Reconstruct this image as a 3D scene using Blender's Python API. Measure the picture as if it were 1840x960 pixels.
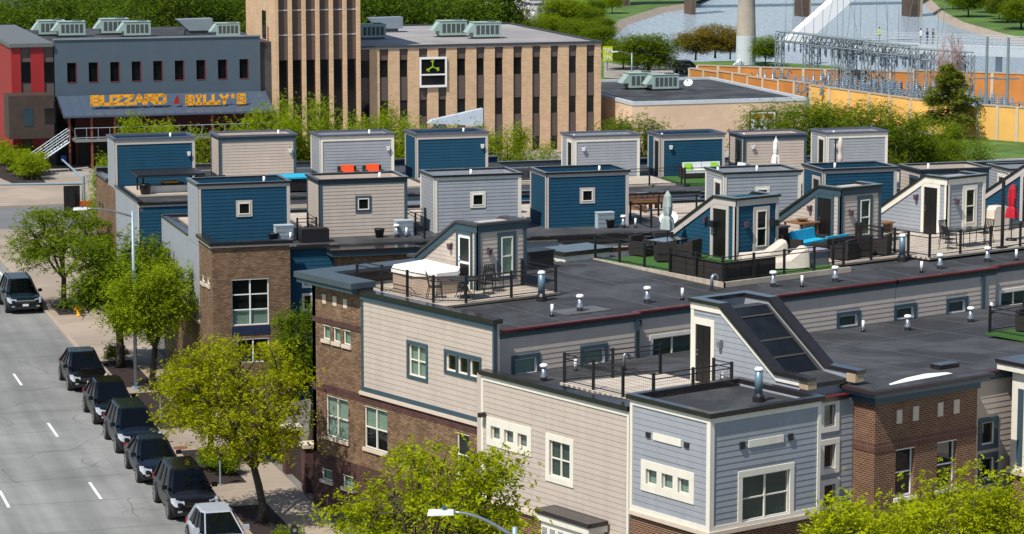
import bpy, math, random
from mathutils import Vector, Matrix

for o in list(bpy.data.objects): bpy.data.objects.remove(o)
SC = bpy.context.scene
COL = SC.collection
rad = math.radians

# ------------------------------------------------------------------ camera
CAM_H, YAW, PITCH, FPX = 25.0, rad(37.0), rad(8.5), 5030.0
cam_d = bpy.data.cameras.new('camera'); cam = bpy.data.objects.new('camera', cam_d); COL.objects.link(cam)
cam_d.sensor_width = 36.0; cam_d.lens = FPX/1840*36.0; cam_d.clip_start = 1.0; cam_d.clip_end = 6000
cam.location = (0, 0, CAM_H); cam.rotation_euler = (rad(90)-PITCH, 0, -YAW)
SC.camera = cam

# ------------------------------------------------------------------ sky, sun, exposure
SA = rad(20.0)                                   # the street runs 20 degrees clockwise of +Y
SUN_EL, SUN_P, SUN_S = rad(55), -1.0, -0.70      # to the sun, in street axes (across, along)
sx = SUN_P*math.cos(SA)+SUN_S*math.sin(SA); sy = -SUN_P*math.sin(SA)+SUN_S*math.cos(SA)
SUN_AZ = math.atan2(sx, sy)                      # clockwise from +Y
W = bpy.data.worlds.new('World'); SC.world = W; W.use_nodes = True
nt = W.node_tree; bg = nt.nodes['Background']
sk = nt.nodes.new('ShaderNodeTexSky'); sk.sky_type = 'NISHITA'; sk.sun_disc = False
sk.sun_elevation = SUN_EL; sk.sun_rotation = SUN_AZ; sk.altitude = 250; sk.air_density = 1.0; sk.dust_density = 0.6; sk.ozone_density = 1.2
nt.links.new(sk.outputs[0], bg.inputs[0]); bg.inputs[1].default_value = 0.11
sun_d = bpy.data.lights.new('sun', 'SUN'); sun_d.energy = 4.7; sun_d.angle = rad(0.53); sun_d.color = (1.0, 0.94, 0.85)
sun = bpy.data.objects.new('sun', sun_d); COL.objects.link(sun); sun.location = (-40, -10, 90)
sun.rotation_euler = (rad(90)-SUN_EL, 0, -SUN_AZ+math.pi)
vs = SC.view_settings; vs.view_transform = 'Standard'; vs.look = 'None'; vs.gamma = 1.0; vs.use_curve_mapping = False
vs.exposure = 0.2
SC.render.engine = 'CYCLES'
try:
    SC.cycles.max_bounces = 6; SC.cycles.transparent_max_bounces = 8
except Exception: pass

# ------------------------------------------------------------------ frames and pixel picks
# frame 0: the near block of houses (u=+X, v=+Y); frame 1: the street grid (u=p across, v=s along)
ANG = (0.0, -SA)
def to_world(P, fr):
    c, s = math.cos(ANG[fr]), math.sin(ANG[fr])
    return Vector((P[0]*c-P[1]*s, P[0]*s+P[1]*c, P[2]))
def to_frame(P, fr):
    c, s = math.cos(ANG[fr]), math.sin(ANG[fr])
    return Vector((P[0]*c+P[1]*s, -P[0]*s+P[1]*c, P[2]))
_cy, _sy, _cp, _sp = math.cos(YAW), math.sin(YAW), math.cos(PITCH), math.sin(PITCH)
_F = Vector((_sy*_cp, _cy*_cp, -_sp)); _R = Vector((_cy, -_sy, 0)); _U = _R.cross(_F)
def ray(x, y, fr): return to_frame(_F+_R*((x-920)/FPX)-_U*((y-480)/FPX), fr)
def pick(x, y, axis, val, fr=0):
    """point where the sight line of photo pixel (x, y) meets the plane axis = val of a frame"""
    d = ray(x, y, fr); o = Vector((0, 0, CAM_H)); i = 'uvz'.index(axis)
    return o+d*((val-o[i])/d[i])
def rect(face, plane, tl, br, fr=0):
    """wall rectangle (a0, a1, z0, z1) from its top left and bottom right pixel"""
    i = 0 if face[1] == 'v' else 1
    A = pick(*tl, face[1], plane, fr); B = pick(*br, face[1], plane, fr)
    return (min(A[i], B[i]), max(A[i], B[i]), min(A[2], B[2]), max(A[2], B[2]))
def pz(x, y, z, fr=0): return pick(x, y, 'z', z, fr)

# ------------------------------------------------------------------ mesh builder
META = {}
class MB:
    def __init__(s): s.v = []; s.f = []; s.m = []; s.cm = 0
    def mat(s, i): s.cm = i; return s
    def face(s, pts):
        n = len(s.v); s.v += [tuple(p) for p in pts]; s.f.append(tuple(range(n, n+len(pts)))); s.m.append(s.cm); return s
    def _add(s, vs, fs):
        n = len(s.v); s.v += vs
        for f in fs: s.f.append(tuple(n+i for i in f)); s.m.append(s.cm)
        return s
    def box(s, a, b):
        x0, x1 = sorted((a[0], b[0])); y0, y1 = sorted((a[1], b[1])); z0, z1 = sorted((a[2], b[2]))
        return s._add([(x0,y0,z0),(x1,y0,z0),(x1,y1,z0),(x0,y1,z0),(x0,y0,z1),(x1,y0,z1),(x1,y1,z1),(x0,y1,z1)],
                      [(0,3,2,1),(4,5,6,7),(0,1,5,4),(1,2,6,5),(2,3,7,6),(3,0,4,7)])
    def hexa(s, lo, hi):
        """lo, hi: four corners each, counter-clockwise from above"""
        return s._add([tuple(p) for p in lo]+[tuple(p) for p in hi], [(0,3,2,1),(4,5,6,7),(0,1,5,4),(1,2,6,5),(2,3,7,6),(3,0,4,7)])
    def cyl(s, p0, p1, r0, r1=None, n=10, caps=True):
        r1 = r0 if r1 is None else r1
        p0, p1 = Vector(p0), Vector(p1); d = (p1-p0).normalized()
        a = d.cross(Vector((0,0,1)) if abs(d.z) < .9 else Vector((1,0,0))).normalized(); b = d.cross(a)
        vs = []
        for p, r in ((p0, r0), (p1, r1)):
            for k in range(n):
                t = 2*math.pi*k/n; vs.append(tuple(p+a*(r*math.cos(t))+b*(r*math.sin(t))))
        fs = [(k, k+n, (k+1) % n+n, (k+1) % n) for k in range(n)]
        if caps: fs += [tuple(range(n)), tuple(range(2*n-1, n-1, -1))]
        return s._add(vs, fs)
    def tube(s, pts, r, n=6):
        pts = [Vector(p) for p in pts]; rs = r if isinstance(r, (list, tuple)) else [r]*len(pts)
        vs = []; prev = None
        for i, p in enumerate(pts):
            d = (pts[min(i+1, len(pts)-1)]-pts[max(i-1, 0)]).normalized()
            a = prev if prev is not None else d.cross(Vector((0,0,1)) if abs(d.z) < .9 else Vector((1,0,0)))
            a = (a-d*a.dot(d)).normalized(); prev = a; b = d.cross(a)
            for k in range(n):
                t = 2*math.pi*k/n; vs.append(tuple(p+a*(rs[i]*math.cos(t))+b*(rs[i]*math.sin(t))))
        fs = []
        for i in range(len(pts)-1):
            for k in range(n):
                fs.append((i*n+k, i*n+(k+1) % n, (i+1)*n+(k+1) % n, (i+1)*n+k))
        fs += [tuple(range(n-1, -1, -1)), tuple(range((len(pts)-1)*n, len(pts)*n))]
        return s._add(vs, fs)
    def lathe(s, c, prof, n=12):
        vs = []; fs = []
        for r, z in prof:
            for k in range(n):
                t = 2*math.pi*k/n; vs.append((c[0]+r*math.cos(t), c[1]+r*math.sin(t), c[2]+z))
        for i in range(len(prof)-1):
            for k in range(n): fs.append((i*n+k, i*n+(k+1) % n, (i+1)*n+(k+1) % n, (i+1)*n+k))
        fs += [tuple(range(n-1, -1, -1)), tuple(range((len(prof)-1)*n, len(prof)*n))]
        return s._add(vs, fs)
    def prism(s, poly, axis, lo, hi):
        """2-D polygon extruded along an axis; poly in (v,z), (u,z) or (u,v)"""
        def P(q, t): return {'u': (t, q[0], q[1]), 'v': (q[0], t, q[1]), 'z': (q[0], q[1], t)}[axis]
        n = len(poly); vs = [P(q, lo) for q in poly]+[P(q, hi) for q in poly]
        fs = [tuple(range(n)), tuple(range(2*n-1, n-1, -1))]+[(k, k+n, (k+1) % n+n, (k+1) % n) for k in range(n)]
        return s._add(vs, fs)
    def mesh(s, name, org, mats, smooth=False):
        me = bpy.data.meshes.new(name)
        me.from_pydata([(x-org[0], y-org[1], z-org[2]) for x, y, z in s.v], [], s.f)
        for m in (mats if isinstance(mats, (list, tuple)) else [mats]): me.materials.append(m)
        if any(s.m): me.polygons.foreach_set('material_index', s.m)
        if smooth: me.polygons.foreach_set('use_smooth', [True]*len(s.f))
        me.validate(); return me
    def build(s, name, mat, parent, smooth=False):
        o = bpy.data.objects.new(name, s.mesh(name, META[root(parent).name][0], mat, smooth)); COL.objects.link(o)
        o.parent = parent; return o
def root(o):
    while o.parent: o = o.parent
    return o
def tag(o, label, cat, group=None):
    o['label'] = label; o['category'] = cat
    if group: o['group'] = group
    return o
def thing(name, label, cat, org=(0,0,0), fr=0, group=None):
    e = bpy.data.objects.new(name, None); COL.objects.link(e); e.empty_display_size = .3
    e.location = to_world(org, fr); e.rotation_euler = (0, 0, ANG[fr]); META[e.name] = (Vector(org), fr)
    return tag(e, label, cat, group)
def single(name, mb, mat, label, cat, org, fr=0, group=None, smooth=False):
    o = bpy.data.objects.new(name, mb.mesh(name, org, mat, smooth)); COL.objects.link(o)
    o.location = to_world(org, fr); o.rotation_euler = (0, 0, ANG[fr]); META[o.name] = (Vector(org), fr)
    return tag(o, label, cat, group)
def struct(name, mb, mat, org=(0,0,0), fr=0, kind='structure'):
    o = bpy.data.objects.new(name, mb.mesh(name, org, mat)); COL.objects.link(o)
    o.location = to_world(org, fr); o.rotation_euler = (0, 0, ANG[fr]); META[o.name] = (Vector(org), fr); o['kind'] = kind
    return o
def copy_tree(src, parent=None):
    c = src.copy(); COL.objects.link(c); c.parent = parent
    if parent is None: META[c.name] = META[src.name]
    for ch in list(src.children): copy_tree(ch, c)
    return c
PROTO = {}
def place(kind, maker, loc, fr, label, rot=0.0, scale=1.0, group=None):
    """first use builds the thing, later uses copy it and its parts"""
    if kind not in PROTO: o = PROTO[kind] = maker()
    else: o = copy_tree(PROTO[kind])
    o.location = to_world(loc, fr); o.rotation_euler = (0, 0, ANG[fr]+rot)
    o.scale = (scale,)*3 if isinstance(scale, (int, float)) else scale
    o['label'] = label
    if group: o['group'] = group
    return o

# ------------------------------------------------------------------ materials
MAT = {}
def _base(name):
    m = bpy.data.materials.new(name); m.use_nodes = True; n = m.node_tree
    return m, n, n.nodes['Principled BSDF']
def _set(b, **k):
    for a, v in k.items():
        if a in b.inputs: b.inputs[a].default_value = v
def rgb(h):
    """display colour 0-255 to linear"""
    return tuple(((c/255+.055)/1.055)**2.4 if c/255 > .04045 else c/255/12.92 for c in h)
def M(name, col, rough=.65, var=.12, scale=2.0, bump=0.0, bscale=30.0, metal=0.0, spec=.5, stain=0.0, coat=0.0, streak=0.0, lanes=0.0):
    """plain surface with colour drift, optional blotchy staining and fine relief"""
    if name in MAT: return MAT[name]
    m, n, b = _base(name); L = n.links
    _set(b, **{'Roughness': rough, 'Metallic': metal, 'Specular IOR Level': spec, 'Coat Weight': coat, 'Coat Roughness': .06})
    g = n.nodes.new('ShaderNodeNewGeometry')
    nz = n.nodes.new('ShaderNodeTexNoise'); nz.inputs['Scale'].default_value = scale; nz.inputs['Detail'].default_value = 6; nz.inputs['Roughness'].default_value = .65
    L.new(g.outputs['Position'], nz.inputs['Vector'])
    r = n.nodes.new('ShaderNodeValToRGB'); c = Vector(col)
    r.color_ramp.elements[0].position = .25; r.color_ramp.elements[1].position = .75
    r.color_ramp.elements[0].color = (*(c*(1-var)), 1); r.color_ramp.elements[1].color = (*(c*(1+var)), 1)
    L.new(nz.outputs['Fac'], r.inputs[0]); out = r.outputs[0]
    if stain:
        n2 = n.nodes.new('ShaderNodeTexNoise'); n2.inputs['Scale'].default_value = scale*.22; n2.inputs['Detail'].default_value = 8; n2.inputs['Distortion'].default_value = .8
        L.new(g.outputs['Position'], n2.inputs['Vector'])
        r2 = n.nodes.new('ShaderNodeValToRGB'); r2.color_ramp.elements[0].position = .42; r2.color_ramp.elements[1].position = .62
        k = 1-stain; r2.color_ramp.elements[0].color = (k, k, k, 1); r2.color_ramp.elements[1].color = (1+stain*.5,)*3+(1,)
        L.new(n2.outputs['Fac'], r2.inputs[0])
        mx = n.nodes.new('ShaderNodeMixRGB'); mx.blend_type = 'MULTIPLY'; mx.inputs[0].default_value = 1
        L.new(out, mx.inputs[1]); L.new(r2.outputs[0], mx.inputs[2]); out = mx.outputs[0]
    if streak:
        mp = n.nodes.new('ShaderNodeMapping'); mp.inputs['Scale'].default_value = (3.2, 3.2, .3); L.new(g.outputs['Position'], mp.inputs[0])
        n3 = n.nodes.new('ShaderNodeTexNoise'); n3.inputs['Scale'].default_value = 1.0; n3.inputs['Detail'].default_value = 6; L.new(mp.outputs[0], n3.inputs['Vector'])
        oi = n.nodes.new('ShaderNodeObjectInfo'); ad = n.nodes.new('ShaderNodeMath'); ad.operation = 'MULTIPLY_ADD'; L.new(oi.outputs['Random'], ad.inputs[0]); ad.inputs[1].default_value = .22; L.new(n3.outputs['Fac'], ad.inputs[2])
        r3 = n.nodes.new('ShaderNodeValToRGB'); r3.color_ramp.elements[0].position = .3; r3.color_ramp.elements[1].position = .75; r3.color_ramp.elements[0].color = (1-streak,)*3+(1,); r3.color_ramp.elements[1].color = (1+streak*.5,)*3+(1,)
        L.new(ad.outputs[0], r3.inputs[0]); m3 = n.nodes.new('ShaderNodeMixRGB'); m3.blend_type = 'MULTIPLY'; m3.inputs[0].default_value = 1; L.new(out, m3.inputs[1]); L.new(r3.outputs[0], m3.inputs[2]); out = m3.outputs[0]
    if lanes:                                     # tyre wear and oil drawn out along the street
        ma = n.nodes.new('ShaderNodeMapping'); ma.inputs['Rotation'].default_value = (0, 0, SA); L.new(g.outputs['Position'], ma.inputs[0])
        mb = n.nodes.new('ShaderNodeMapping'); mb.inputs['Scale'].default_value = (1.15, .035, 1); L.new(ma.outputs[0], mb.inputs[0])
        n4 = n.nodes.new('ShaderNodeTexNoise'); n4.inputs['Scale'].default_value = 1.0; n4.inputs['Detail'].default_value = 5; L.new(mb.outputs[0], n4.inputs['Vector'])
        r4 = n.nodes.new('ShaderNodeValToRGB'); r4.color_ramp.elements[0].position = .35; r4.color_ramp.elements[1].position = .65; r4.color_ramp.elements[0].color = (1-lanes,)*3+(1,); r4.color_ramp.elements[1].color = (1+lanes*.4,)*3+(1,)
        L.new(n4.outputs['Fac'], r4.inputs[0]); m4 = n.nodes.new('ShaderNodeMixRGB'); m4.blend_type = 'MULTIPLY'; m4.inputs[0].default_value = 1; L.new(out, m4.inputs[1]); L.new(r4.outputs[0], m4.inputs[2]); out = m4.outputs[0]
    L.new(out, b.inputs['Base Color'])
    if bump:
        nb = n.nodes.new('ShaderNodeTexNoise'); nb.inputs['Scale'].default_value = bscale; nb.inputs['Detail'].default_value = 4
        L.new(g.outputs['Position'], nb.inputs['Vector'])
        bp = n.nodes.new('ShaderNodeBump'); bp.inputs['Strength'].default_value = bump; bp.inputs['Distance'].default_value = .02
        L.new(nb.outputs['Fac'], bp.inputs['Height']); L.new(bp.outputs[0], b.inputs['Normal'])
    MAT[name] = m; return m
def brick_mat(name, c1, c2, mortar, w=.205, h=.072, ms=.013, offset=.5, vert=False, stain=.2):
    m, n, b = _base(name); L = n.links; _set(b, **{'Roughness': .85, 'Specular IOR Level': .25})
    t = n.nodes.new('ShaderNodeTexCoord'); sp = n.nodes.new('ShaderNodeSeparateXYZ'); L.new(t.outputs['Object'], sp.inputs[0])
    ad = n.nodes.new('ShaderNodeMath'); L.new(sp.outputs[0], ad.inputs[0]); L.new(sp.outputs[1], ad.inputs[1])
    cb = n.nodes.new('ShaderNodeCombineXYZ'); L.new(ad.outputs[0], cb.inputs[0]); L.new(sp.outputs[2], cb.inputs[1])
    br = n.nodes.new('ShaderNodeTexBrick'); L.new(cb.outputs[0], br.inputs['Vector'])
    br.inputs['Color1'].default_value = (*c1, 1); br.inputs['Color2'].default_value = (*c2, 1); br.inputs['Mortar'].default_value = (*mortar, 1)
    br.inputs['Scale'].default_value = 1; br.inputs['Mortar Size'].default_value = ms; br.inputs['Mortar Smooth'].default_value = .2
    br.inputs['Brick Width'].default_value = w; br.inputs['Row Height'].default_value = h; br.inputs['Bias'].default_value = -.1; br.offset = offset
    nz = n.nodes.new('ShaderNodeTexNoise'); nz.inputs['Scale'].default_value = 1.3; nz.inputs['Detail'].default_value = 9; nz.inputs['Roughness'].default_value = .7
    L.new(t.outputs['Object'], nz.inputs['Vector'])
    r = n.nodes.new('ShaderNodeValToRGB'); r.color_ramp.elements[0].position = .3; r.color_ramp.elements[1].position = .7
    r.color_ramp.elements[0].color = (1-stain,)*3+(1,); r.color_ramp.elements[1].color = (1+stain,)*3+(1,); L.new(nz.outputs['Fac'], r.inputs[0])
    mx = n.nodes.new('ShaderNodeMixRGB'); mx.blend_type = 'MULTIPLY'; mx.inputs[0].default_value = 1
    L.new(br.outputs['Color'], mx.inputs[1]); L.new(r.outputs[0], mx.inputs[2]); L.new(mx.outputs[0], b.inputs['Base Color'])
    iv = n.nodes.new('ShaderNodeMath'); iv.operation = 'SUBTRACT'; iv.inputs[0].default_value = 1; L.new(br.outputs['Fac'], iv.inputs[1])
    bp = n.nodes.new('ShaderNodeBump'); bp.inputs['Strength'].default_value = .7; bp.inputs['Distance'].default_value = .012
    L.new(iv.outputs[0], bp.inputs['Height']); L.new(bp.outputs[0], b.inputs['Normal']); MAT[name] = m; return m
def glass_mat(name, tint=(.55, .62, .6), refl=1.0):
    m, n, b = _base(name); L = n.links; n.nodes.remove(b)
    tr = n.nodes.new('ShaderNodeBsdfTransparent'); tr.inputs[0].default_value = (*tint, 1)
    gl = n.nodes.new('ShaderNodeBsdfGlossy'); gl.inputs['Roughness'].default_value = .03; gl.inputs[0].default_value = (refl, refl, refl, 1)
    lw = n.nodes.new('ShaderNodeLayerWeight'); pw = n.nodes.new('ShaderNodeMath'); pw.operation = 'POWER'; L.new(lw.outputs['Facing'], pw.inputs[0]); pw.inputs[1].default_value = 4.0
    fr = n.nodes.new('ShaderNodeMath'); fr.operation = 'MULTIPLY_ADD'; L.new(pw.outputs[0], fr.inputs[0]); fr.inputs[1].default_value = .9; fr.inputs[2].default_value = .06
    g = n.nodes.new('ShaderNodeNewGeometry'); nz = n.nodes.new('ShaderNodeTexNoise'); nz.inputs['Scale'].default_value = 1.6; L.new(g.outputs['Position'], nz.inputs['Vector'])
    bp = n.nodes.new('ShaderNodeBump'); bp.inputs['Strength'].default_value = .06; bp.inputs['Distance'].default_value = .05; L.new(nz.outputs['Fac'], bp.inputs['Height']); L.new(bp.outputs[0], gl.inputs['Normal'])
    mx = n.nodes.new('ShaderNodeMixShader'); L.new(fr.outputs[0], mx.inputs[0]); L.new(tr.outputs[0], mx.inputs[1]); L.new(gl.outputs[0], mx.inputs[2])
    L.new(mx.outputs[0], n.nodes['Material Output'].inputs[0]); MAT[name] = m; return m
def leaf_mat(name, c_dark, c_light, trans=.35):
    m, n, b = _base(name); L = n.links; n.nodes.remove(b)
    g = n.nodes.new('ShaderNodeNewGeometry'); oi = n.nodes.new('ShaderNodeObjectInfo')
    nz = n.nodes.new('ShaderNodeTexNoise'); nz.inputs['Scale'].default_value = .9; nz.inputs['Detail'].default_value = 3; L.new(g.outputs['Position'], nz.inputs['Vector'])
    a1 = n.nodes.new('ShaderNodeMath'); a1.operation = 'MULTIPLY_ADD'; L.new(g.outputs['Random Per Island'], a1.inputs[0]); a1.inputs[1].default_value = .5; L.new(nz.outputs['Fac'], a1.inputs[2])
    a2 = n.nodes.new('ShaderNodeMath'); a2.operation = 'MULTIPLY_ADD'; L.new(oi.outputs['Random'], a2.inputs[0]); a2.inputs[1].default_value = .25; L.new(a1.outputs[0], a2.inputs[2])
    r = n.nodes.new('ShaderNodeValToRGB'); r.color_ramp.elements[0].position = .45; r.color_ramp.elements[1].position = 1.1
    r.color_ramp.elements[0].color = (*c_dark, 1); r.color_ramp.elements[1].color = (*c_light, 1); L.new(a2.outputs[0], r.inputs[0])
    d = n.nodes.new('ShaderNodeBsdfDiffuse'); t = n.nodes.new('ShaderNodeBsdfTranslucent'); mx = n.nodes.new('ShaderNodeMixShader'); mx.inputs[0].default_value = trans
    L.new(r.outputs[0], d.inputs[0]); L.new(r.outputs[0], t.inputs[0]); L.new(d.outputs[0], mx.inputs[1]); L.new(t.outputs[0], mx.inputs[2])
    L.new(mx.outputs[0], n.nodes['Material Output'].inputs[0]); MAT[name] = m; return m
def planks_mat(name, col, w=.14, dark=.35, axis=0):
    """deck boards: stripes of slightly different tone with dark gaps"""
    m, n, b = _base(name); L = n.links; _set(b, **{'Roughness': .8})
    t = n.nodes.new('ShaderNodeTexCoord'); br = n.nodes.new('ShaderNodeTexBrick')
    mp = n.nodes.new('ShaderNodeMapping'); mp.inputs['Rotation'].default_value = (0, 0, rad(90)*axis); L.new(t.outputs['Object'], mp.inputs[0]); L.new(mp.outputs[0], br.inputs['Vector'])
    c = Vector(col); br.inputs['Color1'].default_value = (*(c*.85), 1); br.inputs['Color2'].default_value = (*(c*1.12), 1); br.inputs['Mortar'].default_value = (*(c*dark), 1)
    br.inputs['Scale'].default_value = 1; br.inputs['Mortar Size'].default_value = .006; br.inputs['Brick Width'].default_value = 2.4; br.inputs['Row Height'].default_value = w
    nz = n.nodes.new('ShaderNodeTexNoise'); nz.inputs['Scale'].default_value = 2.5; nz.inputs['Detail'].default_value = 8; L.new(t.outputs['Object'], nz.inputs['Vector'])
    r = n.nodes.new('ShaderNodeValToRGB'); r.color_ramp.elements[0].color = (.72,)*3+(1,); r.color_ramp.elements[1].color = (1.2,)*3+(1,); L.new(nz.outputs['Fac'], r.inputs[0])
    mx = n.nodes.new('ShaderNodeMixRGB'); mx.blend_type = 'MULTIPLY'; mx.inputs[0].default_value = 1; L.new(br.outputs[0], mx.inputs[1]); L.new(r.outputs[0], mx.inputs[2]); L.new(mx.outputs[0], b.inputs['Base Color'])
    MAT[name] = m; return m

# surface colours (linear base colours)
TAN   = M('tan_siding', (.47, .40, .34), .7, .05, 1.5, .05, streak=.07)
GREY  = M('bluegrey_siding', (.29, .31, .338), .7, .06, 1.5, .05, streak=.07)
BLUE  = M('deepblue_siding', (.011, .063, .112), .75, .08, 1.5, .05, spec=.2, streak=.08)
TEAL  = M('teal_trim', (.038, .072, .095), .6, .08, 2, streak=.08)
CREAM = M('cream_trim', (.74, .70, .60), .65, .05, 2, streak=.08)
TAUPE = M('taupe_trim', (.50, .45, .41), .65, .05, 2)
WHITE = M('white_paint', (.80, .80, .78), .5, .03, 2)
FLASH = M('black_flashing', (.020, .018, .019), .2, .2, 3, spec=.6)
REDGUT = M('maroon_gutter', (.13, .018, .018), .35, .2, 2)
ROOF  = M('roof_membrane', (.047, .049, .052), .75, .3, 1.6, .3, 9, stain=.45)
ROOF_L = M('roof_patch', (.095, .098, .10), .65, .15, 2, .2, 9, stain=.2)
STONE = M('cast_stone', (.60, .50, .40), .8, .1, 3, .15)
BRK_A = brick_mat('brown_brick', (.16, .088, .048), (.30, .19, .11), (.115, .082, .058), stain=.32)
BRK_P = brick_mat('purple_brown_brick', (.085, .038, .034), (.13, .062, .05), (.06, .035, .032), stain=.25)
BRK_C = brick_mat('red_brown_brick', (.085, .036, .022), (.15, .066, .038), (.30, .20, .13), stain=.22)
SOLDIER = brick_mat('soldier_brick', (.075, .028, .024), (.13, .05, .04), (.22, .14, .10), w=.072, h=.42, offset=0, stain=.15)
DARK  = M('dark_interior', (.012, .012, .013), .8, .2)  # near-black: the shade of unlit rooms behind glass, put into the colour
BLACK = M('black_metal', (.012, .012, .013), .42, .2)
DOORB = M('black_door', (.008, .007, .007), .4, .2)
BLIND = M('pale_blind', (.55, .66, .56), .8, .05, 6)
BLINDG = M('green_blind', (.10, .15, .12), .8, .1, 6)
CURT  = M('curtain', (.42, .46, .40), .9, .2, 9)
GLASS = glass_mat('window_glass')
DGLASS = glass_mat('dark_glass', (.10, .11, .11), .7)
STEEL = M('galvanised_steel', (.34, .37, .40), .38, .15, 5, metal=.7)
PVC   = M('white_pvc', (.82, .82, .80), .45, .03)
DECK  = planks_mat('weathered_deck', (.47, .40, .32), .14)
TURF  = M('artificial_turf', (.035, .11, .012), .95, .35, 14, .5, 90)
WICK  = M('dark_wicker', (.020, .015, .013), .75, .4, 40, .6, 120)
LINEN = M('beige_cover', (.60, .53, .45), .9, .08, 3, .3, 7)
CANVAS = M('pale_canvas', (.80, .77, .70), .9, .05, 3, .3, 7)
TURQ  = M('turquoise_cushion', (.01, .36, .55), .85, .08)
ORANGE = M('orange_cushion', (.75, .09, .015), .85, .1)
WOOD  = M('brown_wood', (.22, .11, .05), .7, .25, 5)
GREYBOX = M('grey_resin', (.15, .145, .165), .6, .1)
AC_M  = M('ac_pale_metal', (.42, .48, .52), .5, .1, 4)
# ------------------------------------------------------------------ wall kit
def FP(face, plane):
    if face == '-v': return lambda a, z, d: (a, plane-d, z)
    if face == '-u': return lambda a, z, d: (plane-d, a, z)
    if face == '+v': return lambda a, z, d: (a, plane+d, z)
    if face == '+u': return lambda a, z, d: (plane+d, a, z)
def fbox(mb, face, plane, a0, a1, z0, z1, d0, d1):
    f = FP(face, plane); return mb.box(f(a0, z0, d0), f(a1, z1, d1))
def _cut(a0, a1, z0, z1, ops):
    """pieces of the interval [a0, a1] left by the openings that cover the band [z0, z1]"""
    segs = [(a0, a1)]
    for (b0, b1, y0, y1) in ops:
        if y1 <= z0+.02 or y0 >= z1-.02: continue
        nx = []
        for s in segs:
            if b1 <= s[0] or b0 >= s[1]: nx.append(s); continue
            if b0 > s[0]: nx.append((s[0], b0))
            if b1 < s[1]: nx.append((b1, s[1]))
        segs = nx
    return [s for s in segs if s[1]-s[0] > .02]
def wall(T, face, plane, a0, a1, z0, z1, mat, ops=(), thick=.22, name='wall'):
    mb = MB(); zs = sorted({z0, z1}|{min(max(z, z0), z1) for o in ops for z in o[2:]})
    for y0, y1 in zip(zs, zs[1:]):
        if y1-y0 < 1e-4: continue
        segs = [(a0, a1)]
        for (b0, b1, c0, c1) in ops:
            if c1 <= y0+1e-4 or c0 >= y1-1e-4: continue
            nx = []
            for s in segs:
                if b1 <= s[0] or b0 >= s[1]: nx.append(s); continue
                if b0 > s[0]: nx.append((s[0], b0))
                if b1 < s[1]: nx.append((b1, s[1]))
            segs = nx
        for s in segs: fbox(mb, face, plane, s[0], s[1], y0, y1, -thick, 0)
    return mb.build(name, mat, T)
_BOARD = {}; _brnd = random.Random(4)
def _board_mesh(face, mat):
    k = (face, mat.name)
    if k not in _BOARD:
        m = MB(); f = FP(face, 0)
        lo = [f(0, 0, 0), f(1, 0, 0), f(1, 0, .018), f(0, 0, .018)]; hi = [f(0, 1, 0), f(1, 1, 0), f(1, 1, .005), f(0, 1, .005)]
        m.hexa(lo, hi); _BOARD[k] = m.mesh('board', (0,0,0), mat)
    return _BOARD[k]
def siding(T, face, plane, a0, a1, z0, z1, mat, ops=(), h=.19, boards=False, top=None):
    """lap siding: one object per board, or one sawtooth part; top(a) clips under a sloping roof"""
    n = max(1, round((z1-z0)/h)); h = (z1-z0)/n; mb = MB(); org = META[root(T).name][0]; first = None
    for i in range(n):
        y0, y1 = z0+i*h, z0+(i+1)*h; b0, b1 = a0, a1
        if top:
            xs = [a0+(a1-a0)*k/60 for k in range(61) if top(a0+(a1-a0)*k/60) > (y0+y1)/2]
            if not xs: continue
            b0, b1 = min(xs), max(xs)
        for s in _cut(b0, b1, y0, y1, ops):
            cuts = [s[0]]
            while boards and s[1]-cuts[-1] > 3.9: cuts.append(cuts[-1]+_brnd.uniform(1.6, 3.66))
            for s in (list(zip([cuts[0]]+[c+.005 for c in cuts[1:]], cuts[1:]+[s[1]])) if boards else [s]):
              if boards:
                o = bpy.data.objects.new('siding_board', _board_mesh(face, mat)); COL.objects.link(o); o.parent = T
                o.location = Vector(FP(face, plane)(s[0], y0, 0))-org
                o.scale = (s[1]-s[0], 1, h) if face[1] == 'v' else (1, s[1]-s[0], h)
              else:
                f = FP(face, plane)
                mb.hexa([f(s[0], y0, 0), f(s[1], y0, 0), f(s[1], y0, .018), f(s[0], y0, .018)], [f(s[0], y1, 0), f(s[1], y1, 0), f(s[1], y1, .005), f(s[0], y1, .005)])
    if not boards: o = mb.build('siding', mat, T); o['kind'] = 'stuff'; return o
def strips(T, face, plane, rects, mat, d=.04, name='trim', d0=0.0):
    mb = MB()
    for (a0, a1, z0, z1) in rects: fbox(mb, face, plane, a0, a1, z0, z1, d0, d)
    return mb.build(name, mat, T)
def inset(r, t): return (r[0]+t, r[1]-t, r[2]+t, r[3]-t)
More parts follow.
